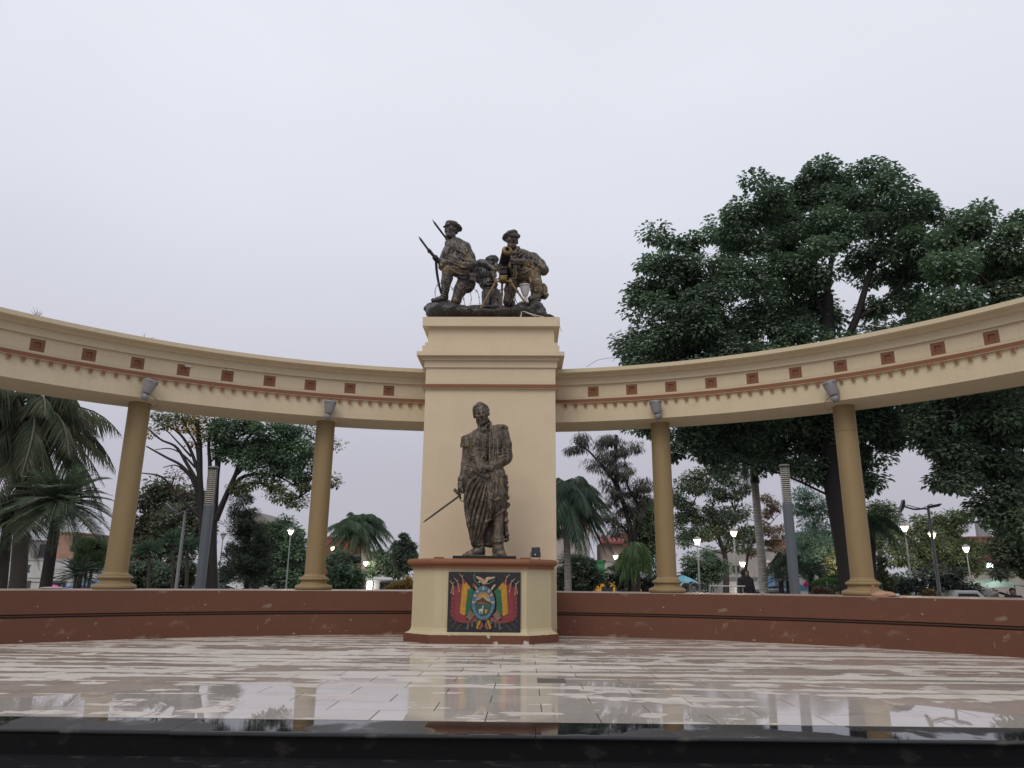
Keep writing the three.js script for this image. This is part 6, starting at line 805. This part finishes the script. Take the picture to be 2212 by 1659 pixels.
{ // loops of barbed wire in front of the soldiers
  const O = V(-.2, 6.1, -9.5), fr = frameAt(Z1, -9.5, .00167, O), P = fr.P, t = thing('barbed_wire', 'rusty loops of barbed wire in front of the bronze soldiers', 'barbed wire', [O.x, O.y, O.z]), wm = mat([.10, .065, .05], { roughness: .55, metalness: .3 }), loops = [
    [[452, 1165], [440, 1060], [472, 990], [530, 962], [600, 985], [660, 1040], [700, 1090]], [[690, 1010], [735, 966], [768, 1010], [778, 1100], [760, 1200], [730, 1260]], [[708, 1170], [716, 1080], [740, 1010], [790, 985], [840, 1020]], [[835, 1330], [800, 1200], [788, 1120], [810, 1050], [870, 1020], [935, 1045], [970, 1090], [985, 1170], [1000, 1300]], [[868, 1070], [886, 1140], [872, 1260]], [[1145, 1230], [1180, 1110], [1240, 1050], [1310, 1038], [1380, 1070], [1420, 1150], [1418, 1250]], [[1430, 1130], [1440, 1050], [1490, 970], [1550, 948], [1630, 965], [1700, 1030], [1735, 1100], [1742, 1165]], [[1425, 1060], [1430, 1160], [1470, 1240], [1522, 1312]], [[1060, 1200], [1130, 1100], [1190, 1090], [1230, 1150], [1240, 1300]], [[1240, 1060], [1360, 1030], [1400, 1140], [1350, 1240]]];
  loops.forEach((l, i) => { const pts = l.map((q, k) => P(q[0], q[1], 30 + 40 * Math.sin(k * 1.3 + i))), cv = new THREE.CatmullRomCurve3(pts), W = [tube(pts, .0062, 40, 5)], n = Math.round(cv.getLength() / .16); for (let k = 1; k < n; k++) { const p = cv.getPointAt(k / n), a = V(Math.sin(k * 9), Math.cos(k * 5), Math.sin(k * 3)).multiplyScalar(.026); W.push(bar(p.clone().sub(a), p.clone().add(a), .007, .003, 4), bar(p.clone().add(V(a.y, -a.x, .01)), p.clone().add(V(-a.y, a.x, -.01)), .007, .003, 4)); } part('wire_loop', W, wm, t); });
}
{ // white cone lamp between the wire loops
  const c = at(...Z1(1558, 1190), -9.55), t = thing('cone_uplight', 'small white cone uplight on the rock below the right soldier', 'light', [c.x, c.y - .02, c.z]), wm = new THREE.MeshStandardMaterial({ map: plaster([.52, .50, .49], .12, 87, .4), roughness: .45 });
  const h = part('housing', lathe([[.035, .12], [.05, .135], [.085, .24], [.106, .33], [.108, .36], [.098, .375], [.09, .36], [.001, .35]], 28), wm, t); h.rotation.z = .05; for (const y of [.33, .345]) part('vent_slot', new THREE.TorusGeometry(.107, .003, 5, 36).rotateX(Math.PI / 2).translate(0, y, 0), slotM, h);
  part('bracket', [rbox(.07, .12, .05, .0, .06, 0, .015), rbox(.13, .03, .09, 0, 0, 0, .01), new THREE.SphereGeometry(.036, 14, 10).translate(0, .12, 0)], wm, t);
}
{ const P = q => at(...Z1(...q), -9.40), t = single('cloth_strip', [tube([[1524, 1312], [1580, 1330], [1650, 1352], [1720, 1372], [1782, 1382]].map(P), .008, 24, 6), tube([[1540, 1318], [1600, 1345], [1690, 1378]].map(P), .006, 16, 6), tube([[1510, 1316], [1504, 1350], [1497, 1384]].map(P), .010, 10, 6), bar(P([1505, 1345]), P([1496, 1384]), .008, .016, 6)], mat([.55, .53, .52]), 'torn pale cloth strip hanging over the rock at right', 'cloth'); }
{ const t = single('loose_wire', tube([[1966, 1425], [1975, 1480], [1988, 1530], [2002, 1565]].map(q => at(...Z1(...q), -9.3)), .006, 16, 5), mat([.45, .43, .42]), 'loose wire hanging off the right end of the pillar cap', 'wire'); const b = single('loose_wire', [tube([[2290, 1433], [2340, 1405], [2400, 1400], [2391, 1412]].map((q, i) => at(q[0] / 1.808, q[1] / 1.808, -10.4)), .005, 24, 5)], mat([.2, .19, .19]), 'thin wire arching above the beam right of the pillar', 'wire'); }

// ---------------------------------------------------------------- painted relief of the coat of arms on the pedestal
{
  const t = thing('coat_of_arms', 'painted relief of a national coat of arms with tricolour flags on a black panel', 'plaque', [.035, .63, -7.79]), W = 1.155, H = .915;
  // plaque pixels of two close views to panel metres (origin at the panel's middle)
  const X = x => (x - 1045) / 890 * W, Y = y => -(y - 635) / 745 * H; // region 1560..2260 x 2150..2550
  const pm = (c, n = 1) => new THREE.MeshStandardMaterial({ map: plaster(c, .45, n * 7 + 101, 2), roughness: .5 });
  const K = { black: pm([.014, .014, .020], 1), red: pm([.20, .032, .035], 2), yellow: pm([.42, .22, .02], 3), green: pm([.022, .115, .05], 4), blue: pm([.04, .15, .24], 5), tan: pm([.42, .29, .19], 6), dark: pm([.05, .04, .035], 8), brown: pm([.19, .12, .085], 9), teal: pm([.06, .12, .10], 10), rose: pm([.24, .075, .065], 11), grey: pm([.09, .085, .08], 12) };
  part('panel', rbox(W, H, .05, 0, 0, 0, .006), K.black, t);
  const zz = z => .025 + z;
  const ext = (pts, z, d, curve) => { const v = pts.map(p => new THREE.Vector2(X(p[0]), Y(p[1]))), s = new THREE.Shape(); if (curve) s.setFromPoints(new THREE.SplineCurve([...v, v[0]]).getPoints(48)); else s.setFromPoints(v); return uvBox(new THREE.ExtrudeGeometry(s, { depth: d, bevelEnabled: true, bevelSize: .002, bevelThickness: .003, bevelSegments: 2, steps: 1 }).translate(0, 0, zz(z)), 2); };
  const rod = (a, b, r, z) => bar(V(X(a[0]), Y(a[1]), zz(z)), V(X(b[0]), Y(b[1]), zz(z)), r, r, 8);
  const mx = p => [2085 - p[0] + 5, p[1]]; // mirrored on the panel's middle
  for (const f of [p => p, mx]) {
    // back red flag, its lower lobe, front red flag, yellow and green bands
    part('flag', ext([[650, 440], [700, 450], [715, 880], [700, 880], [655, 830], [638, 780], [642, 640]].map(f), .000, .010), K.red, t);
    part('flag', ext([[712, 385], [775, 435], [755, 770], [830, 800], [835, 880], [740, 890], [690, 850], [690, 640]].map(f), .004, .014), K.red, t);
    part('flag', ext([[770, 335], [822, 395], [800, 425], [780, 430]].map(f), .006, .012), K.red, t);
    part('flag_drape', ext([[690, 850], [830, 870], [930, 820], [975, 845], [930, 880], [850, 895], [760, 890]].map(f), .002, .010, true), K.rose, t);
    part('flag_band', ext([[822, 395], [875, 460], [860, 482], [838, 478], [836, 560], [822, 700], [818, 803], [780, 795], [752, 770], [762, 640], [775, 430], [800, 425]].map(f), .010, .014), K.yellow, t);
    part('flag_band', ext([[875, 462], [925, 500], [900, 560], [890, 650], [896, 740], [860, 790], [820, 800], [824, 690], [838, 560], [840, 485], [862, 484]].map(f), .012, .016), K.green, t);
    for (let i = 0; i < 6; i++) { part('fold', rod(f([842, 505 + i * 48]), f([902, 530 + i * 46]), .0035, .030), K.green, t); part('fold', rod(f([762, 545 + i * 46]), f([832, 568 + i * 44]), .0035, .026), K.yellow, t); part('fold', rod(f([646, 560 + i * 52]), f([752, 590 + i * 48]), .0035, .019), K.red, t); }
    // lance heads and tassels, lance butts
    for (const [x, y, tx, ty, u, v] of [[735, 290, 775, 335, 785, 420], [670, 340, 715, 390, 738, 505], [618, 375, 662, 425, 668, 540]]) { part('lance', [rod(f([x, y]), f([tx, ty]), .006, .012), rod(f([tx - 18, ty - 6]), f([tx + 8, ty - 26]), .005, .014)], K.tan, t); part('tassel', [rod(f([tx, ty]), f([u, v]), .0055, .020), new THREE.SphereGeometry(.012, 10, 8).scale(.8, 1.5, .8).translate(X(f([u, v])[0]), Y(v), zz(.020))], K.tan, t); }
    part('tassel', [rod(f([655, 430]), f([640, 520]), .005, .014), new THREE.SphereGeometry(.011, 10, 8).scale(.8, 1.5, .8).translate(X(f([640, 525])[0]), Y(525), zz(.014))], K.tan, t);
    for (const [a, b] of [[[662, 850], [630, 885]], [[716, 882], [652, 948]], [[784, 904], [708, 985]]]) part('lance', rod(f(a), f(b), .006, .004), K.grey, t);
    // cannon, rifles, ribbons
    part('cannon', [ext([[880, 735], [935, 800], [880, 870], [832, 825]].map(f), .016, .022), rod(f([872, 745]), f([925, 812]), .009, .034), rod(f([842, 800]), f([890, 862]), .009, .034)], K.brown, t);
    part('rifle', ext([[905, 425], [925, 418], [985, 500], [965, 510]].map(f), .012, .014), K.tan, t);
    part('ribbon', ext([[985, 850], [1020, 850], [1000, 905], [978, 945], [985, 970], [960, 965], [955, 940], [975, 900]].map(f), .010, .012), K.yellow, t); part('ribbon', ext([[1022, 870], [1035, 935], [1000, 985], [990, 955], [1012, 905]].map(f), .006, .010), K.rose, t);
    part('ribbon', ext([[950, 875], [985, 860], [965, 920], [945, 900]].map(f), .004, .010), K.teal, t); part('ribbon_end', ext([[838, 895], [872, 900], [858, 985], [825, 960], [848, 930]].map(f), .002, .007), K.grey, t); part('ribbon_end', ext([[888, 890], [918, 895], [912, 950], [890, 945]].map(f), .002, .007), K.grey, t);
  }
  part('liberty_cap', ext([[905, 405], [920, 410], [925, 440], [910, 455], [898, 430]], .026, .014, true), K.red, t);
  // oval ring, picture, blocks and stars
  const cx = X(1036), cy = Y(650), ov = (rx, ry, n = 56) => [...Array(n)].map((_, i) => new THREE.Vector2(cx + rx * Math.cos(i / n * 6.2832), cy + ry * Math.sin(i / n * 6.2832)));
  const ring = (rx, ry, d, z) => uvBox(new THREE.ExtrudeGeometry(new THREE.Shape(ov(rx, ry)), { depth: d, bevelEnabled: true, bevelSize: .003, bevelThickness: .004, bevelSegments: 2 }).translate(0, 0, zz(z)), 2);
  part('oval_rim', ring(.185, .262, .030, .010), K.dark, t); part('oval_ring', ring(.178, .254, .034, .012), K.blue, t); part('oval_inner_rim', ring(.126, .190, .036, .016), K.dark, t);
  const scene2 = document.createElement('canvas'); scene2.width = 256; scene2.height = 384; const g = scene2.getContext('2d');
  g.fillStyle = '#55565a'; g.fillRect(0, 0, 256, 384); g.fillStyle = '#7b6a55'; g.fillRect(0, 40, 256, 70); g.strokeStyle = '#b08a4a'; g.lineWidth = 9; for (let i = 0; i < 13; i++) { const a = Math.PI * (1 + (i + .5) / 13); g.beginPath(); g.moveTo(128, 120); g.lineTo(128 + 120 * Math.cos(a), 120 + 110 * Math.sin(a)); g.stroke(); } g.fillStyle = '#c09348'; g.beginPath(); g.arc(128, 118, 30, Math.PI, 0); g.fill();
  g.fillStyle = '#8a929a'; g.fillRect(0, 120, 256, 60); g.fillStyle = '#4a3329'; g.beginPath(); g.moveTo(0, 195); g.lineTo(20, 145); g.lineTo(70, 132); g.lineTo(105, 98); g.lineTo(128, 104); g.lineTo(180, 150); g.lineTo(256, 178); g.lineTo(256, 210); g.lineTo(0, 215); g.fill(); g.fillStyle = '#6b5142'; g.beginPath(); g.moveTo(10, 205); g.lineTo(80, 165); g.lineTo(150, 180); g.lineTo(210, 200); g.lineTo(120, 212); g.fill();
  g.fillStyle = '#2b4a3a'; g.fillRect(0, 208, 256, 176); g.strokeStyle = '#44644e'; g.lineWidth = 3; for (let i = 0; i < 60; i++) { const x = (i * 67) % 256, y = 220 + (i * 41) % 150; g.beginPath(); g.moveTo(x, y); g.lineTo(x + 14, y - 6); g.stroke(); } g.fillStyle = '#33574a'; g.fillRect(170, 205, 60, 40);
  g.fillStyle = '#a9b0b0'; g.beginPath(); g.ellipse(90, 302, 36, 20, -.15, 0, 6.3); g.fill(); g.fillRect(58, 302, 9, 58); g.fillRect(74, 308, 8, 54); g.fillRect(104, 305, 9, 56); g.fillRect(116, 300, 8, 52); g.beginPath(); g.moveTo(108, 300); g.lineTo(114, 246); g.lineTo(130, 236); g.lineTo(146, 244); g.lineTo(130, 254); g.lineTo(127, 302); g.fill(); g.fillRect(116, 226, 6, 16);
  g.fillStyle = '#b07a2c'; g.beginPath(); g.ellipse(178, 310, 24, 22, 0, 0, 6.3); g.fill(); g.fillRect(166, 322, 24, 34);
  const ct = new THREE.CanvasTexture(scene2); ct.colorSpace = THREE.SRGBColorSpace; const pic = new THREE.ShapeGeometry(new THREE.Shape(ov(.120, .184, 64))), pu = pic.attributes.uv, pp = pic.attributes.position; for (let i = 0; i < pu.count; i++) pu.setXY(i, (pp.getX(i) - cx) / .24 + .5, (pp.getY(i) - cy) / .368 + .5); part('painted_scene', pic.translate(0, 0, zz(.0585)), new THREE.MeshStandardMaterial({ map: ct, roughness: .5 }), t, 'oval painted with a sunrise, mountain, white llama and wheat sheaf');
  for (const [a, w] of [[90, 20], [55, 16], [33, 22], [3, 22], [177, 26], [150, 26], [128, 16]]) { const q = rad(a), m = part('block', rbox(.024 + w * .0004, .052, .014, 0, 0, 0, .004), K.tan, t); m.position.set(cx + .152 * Math.cos(q), cy + .222 * Math.sin(q), zz(.052)); m.rotation.z = q - Math.PI / 2 + (a < 15 || a > 165 ? 0 : .1); }
  const star = new THREE.Shape(); for (let i = 0; i < 10; i++) { const a = i * Math.PI / 5 + Math.PI / 2, r = i % 2 ? .0065 : .016; i ? star.lineTo(r * Math.cos(a), r * Math.sin(a)) : star.moveTo(r * Math.cos(a), r * Math.sin(a)); } const sg = uvBox(new THREE.ExtrudeGeometry(star, { depth: .006, bevelEnabled: false }));
  for (let i = 0; i < 10; i++) { const q = rad(-22 - i * 15.1), m = part('star', sg, K.tan, t); m.position.set(cx + .152 * Math.cos(q), cy + .222 * Math.sin(q), zz(.050)); m.rotation.z = i * .7; }
  // condor with laurel
  part('condor', [ext([[935, 315], [985, 325], [1035, 350], [1045, 375], [1060, 340], [1085, 325], [1185, 325], [1150, 345], [1095, 362], [1075, 395], [1045, 420], [1020, 410], [1020, 385], [985, 365], [955, 345]], .016, .016), new THREE.SphereGeometry(.022, 12, 10).scale(1.1, .9, .8).translate(X(985), Y(388), zz(.02)), rod([995, 390], [1025, 400], .010, .02), rod([1055, 405], [1095, 412], .010, .016)], K.tan, t);
  for (const pts of [[[935, 275], [915, 320], [925, 370], [955, 405], [990, 435]], [[1165, 300], [1150, 345], [1170, 365], [1130, 385], [1100, 410]]]) { const q = pts.map(p => V(X(p[0]), Y(p[1]), zz(.012))), cv = new THREE.CatmullRomCurve3(q), Lf = [tube(q, .005, 20, 5)]; for (let i = 1; i < 12; i++) { const p = cv.getPointAt(i / 12), tg = cv.getTangentAt(i / 12); for (const e of [-1, 1]) { const a = Math.atan2(tg.y, tg.x) + e * .7; Lf.push(new THREE.SphereGeometry(.016, 8, 6).scale(1, .42, .4).rotateZ(a).translate(p.x + .014 * Math.cos(a), p.y + .014 * Math.sin(a), p.z)); } } part('laurel', Lf, K.teal, t); }
  part('arms_bow', ext([[1010, 430], [1040, 415], [1070, 430], [1065, 447], [1015, 447]], .014, .02, true), K.dark, t);
}
// ---------------------------------------------------------------- little things on the pedestal and beams
{ const c = at(...ZM(1560, 2150, 3.16)(1680, 118), -8.25), t = thing('floodlight', 'small black square floodlight on the pedestal rim right of the officer', 'floodlight', [c.x, 1.2966, -8.25], -.25), b = mat([.012, .012, .016], { roughness: .4 });
  const h = part('housing', rbox(.145, .165, .045, 0, .125, 0, .012), b, t); h.rotation.x = -.12; part('lamp_glass', rbox(.118, .10, .006, 0, .14, .0245, .003), mat([.02, .025, .05], { roughness: .12 }), h); part('led', rbox(.022, .022, .004, .0, .085, .0255, .002), mat([.6, .6, .6]), h); for (const e of [-1, 1]) part('bracket', tube([V(e * .078, .13, 0), V(e * .085, .06, .01), V(e * .075, .004, .035)], .006, 10, 5), b, t); part('foot', rbox(.16, .008, .05, 0, .004, .03, .003), b, t); }
for (const [x0, x1, lab] of [[432, 552, 'flat brown stone fragment on the pedestal rim left of the officer'], [1490, 1610, 'low brown fragment on the pedestal rim right of the officer']]) { const a = at(...ZM(1560, 2150, 3.16)(x0, 100), -7.95), b = at(...ZM(1560, 2150, 3.16)(x1, 100), -7.95); single('stone_fragment', rbox(b.x - a.x, .026, .09, (a.x + b.x) / 2, 1.3095, -7.93, .01), M.band, lab, 'stone'); }
{ const c = at(1649, 372, -22.6), t = thing('bird', 'small dark bird perched on top of the huge tree', 'bird', [c.x, c.y - .12, c.z]), fr = { u: .01, P: (x, y, z = 0) => V(x * .01, y * .01, z * .01) }, s = new Sculpt(fr); s.ell([0, 14, 0], 5.2, 9, 5.5, 3, quat(0, .2, -.35)).ell([3.2, 25, 0], 3.4, 3.4, 3.4, 4).cap([5.5, 25, 0], [8, 24, 0], 1.2, .3, 1).cap([-2, 8, 0], [-8, -4, 0], 3, 1.4, 3).ell([-1, 14, 4.6], 3, 7.5, 1.4, 1.5, quat(0, 0, -.4)).ell([-1, 14, -4.6], 3, 7.5, 1.4, 1.5, quat(0, 0, -.4)).cap([1, 7, 1.5], [1.5, 0, 1.5], .6, .5, 1).cap([1, 7, -1.5], [1.5, 0, -1.5], .6, .5, 1); part('body', s.mesh(.008), mat([.02, .02, .022]), t); part('perch', limb([V(-.4, -.6, -.3), V(-.1, -.2, 0), V(.02, -.01, 0), V(.1, .04, 0)], .02, .012, 6), darkBark, t); }
// the broken corner of one frieze tile and bare plaster beside it
{ const a = rad(-33.0); const r = rng(8), flake = (w, h, sd) => { const s = new THREE.Shape(), q = rng(sd); for (let i = 0; i < 14; i++) { const t = i / 14 * 6.283, k = .7 + .5 * q(); i ? s.lineTo(w * k * Math.cos(t), h * k * Math.sin(t)) : s.moveTo(w * k, 0); } return new THREE.ExtrudeGeometry(s, { depth: .01, bevelEnabled: true, bevelSize: .004, bevelThickness: .004, bevelSegments: 1 }); };
  for (const [ang, y, w, h, sd, lab] of [[-32.75, 4.80, .085, .028, 3, 'broken pale plaster over the corner of the fourth brown tile from the left'], [-28.75, 4.835, .05, .02, 4, 'small patch of broken plaster above the fifth brown tile from the left']]) { const m = single('plaster_chip', flake(w, h, sd), mat([.62, .52, .42], { roughness: .9 }), lab, 'plaster'); m.position.copy(polar(RF - .008, rad(ang), y)); m.rotation.y = -rad(ang); } }
for (const [px, py, lab] of [[112, 690, 'tuft of thin grass growing on top of the left beam'], [310, 735, 'single thin weed on top of the left beam above the uplight']]) { const a = py < 700 ? rad(-46.6) : rad(-37.2), r = rng(px), Lv = new Leaves(), p = polar(RF - .1, a, 5.137), big = py < 700; for (let i = 0; i < (big ? 12 : 4); i++) { const q = r() * 6.28, e = .6 + r() * .9; Lv.add((r() - .5) * .05, 0, (r() - .5) * .05, Math.cos(q) * Math.cos(e), Math.sin(e), Math.sin(q) * Math.cos(e), 0, .2, 1, (big ? .26 : .2) * (.5 + .6 * r()), .008, .11, .105, .075, .2, .1); } const m = single('weed', Lv.geo(), leafM, lab, 'weed'); m.position.copy(p); }
// ---------------------------------------------------------------- people beyond the wall
function personAt(label, px, headTop, d, turn, o) { // standing figure, 1.72 m, hooded or bare headed
  const c = atd(px, headTop, d), base = c.y - 1.74, t = thing('person', label, 'person', [c.x, base, c.z], turn), fr = { u: .01, P: (x, y, z = 0) => V(x * .01, y * .01, z * .01) }, s = new Sculpt(fr), seat = o.seated;
  s.ell([0, 128, 0], 19, 24, 12, 6).ell([0, 104, 0], 17, 16, 12, 6).ell([0, 90, 0], 18, 14, 13, 6).cap([-17, 143, -1], [17, 143, -1], 7.5, 7.5, 6);
  for (const e of [-1, 1]) { s.chain([[e * 10, 88, 0], [e * 10.5, 48, 2], [e * 11, 8, -2]], [10, 7, 5], 4).cap([e * 11, 4, -2], [e * 12.5, 3.4, 12], 4.4, 3.6, 3).cap([e * 18, 143, -1], [e * 25, 114, o.reach && e < 0 ? 4 : -1], 7.4, 6, 4); if (o.reach && e < 0) { s.cap([e * 25, 114, 4], [e * 20, 102, 26], 5.6, 4.2, 3); } else s.cap([e * 25, 114, -1], [e * 24, 86, 5], 5.6, 4.2, 3); }
  s.cap([0, 148, 0], [0, 156, 1], 6, 5.4, 4); s.ridge([[0, 150], [0, 120], [0, 92]], 1, 1); s.cap([-17, 88, 0], [17, 88, 0], 9, 9, 4);
  if (o.hood) { s.ell([0, 163.5, -2], 11.4, 12.6, 12.4, 3).cap([-9, 151, 1], [9, 151, 1], 6, 6, 4).ell([0, 162, 12], 7.2, 9.4, 7, 1.5, null, true); }
  s.disp = (x, y, z) => (vnoise(x * 16, y * 12, z * 16) - .5) * .016; const g = s.mesh(.018); part('clothing', g, mat(o.coat, { roughness: .9 }), t);
  const h = new Sculpt(fr); head(h, [0, 161.5, 1], 21.5, quat(o.look ?? 0, .1, 0), { neck: V(0, 1.49, -.005), neckR: 5 }); const bodyG = [h.mesh(.010)]; for (const e of [-1, 1]) { const q = new Sculpt(fr), w = o.reach && e < 0 ? [e * 20, 102, 26] : [e * 24, 86, 5], dn = o.reach && e < 0 ? [0, -.3, 1] : [0, -1, .25]; q.cap(w, [w[0] + dn[0] * 9, w[1] + dn[1] * 9, w[2] + dn[2] * 9], 3, 3.6, 2); for (let i = 0; i < 4; i++) q.cap([w[0] - 2.6 + i * 1.75 + dn[0] * 8, w[1] + dn[1] * 8, w[2] + dn[2] * 8], [w[0] - 2.8 + i * 1.9, w[1] + dn[1] * [15, 17, 16, 14][i], w[2] + dn[2] * [15, 17, 16, 14][i] + 1.5], .95, .75, .4); q.cap([w[0] - e * 3, w[1] + dn[1] * 4, w[2] + dn[2] * 4], [w[0] - e * 5.5, w[1] + dn[1] * 9, w[2] + dn[2] * 9 + 2], 1.1, .8, .6); bodyG.push(q.mesh(.0075)); }
  part('body', bodyG, mat([.20, .12, .085], { roughness: .6 }), t);
  if (!o.hood) { const k = new Sculpt(fr); k.ell([0, 167, -1.5], 8.8, 8, 10.2, 2).ell([0, 161, -5], 8.4, 9, 6.4, 2); part('hair', k.mesh(.01), mat([.012, .010, .009]), t); }
  return t;
}
personAt('person in a dark hooded jacket standing beside the pale palm trunk', 1609, 1230, 22, .35, { hood: true, coat: [.012, .009, .012], look: -.35, reach: true });
personAt('person in dark clothes seen small below the clipped hedge, left of the fourth column', 1797, 1272, 27, 2.6, { coat: [.008, .008, .008] });
personAt('person in a dark blue jacket at the right edge of the photo', 2186, 1270, 25, -.4, { coat: [.012, .014, .032] });
{ const c = atd(1572, 1275, 21.4), t = thing('folding_table', 'small pale topped table in front of the hooded person', 'table', [c.x, GY, c.z]), h = atd(1575, 1266, 21.4).y - GY; part('tabletop', rbox(.85, .03, .5, 0, h, 0, .01), mat([.5, .5, .5], { roughness: .35 }), t); for (const [a, b] of [[-1, -1], [1, -1], [-1, 1], [1, 1]]) part('leg', bar(V(a * .38, 0, b * .2), V(a * .36, h, b * .2), .018), poleM, t); }
renderer.render(scene, camera);
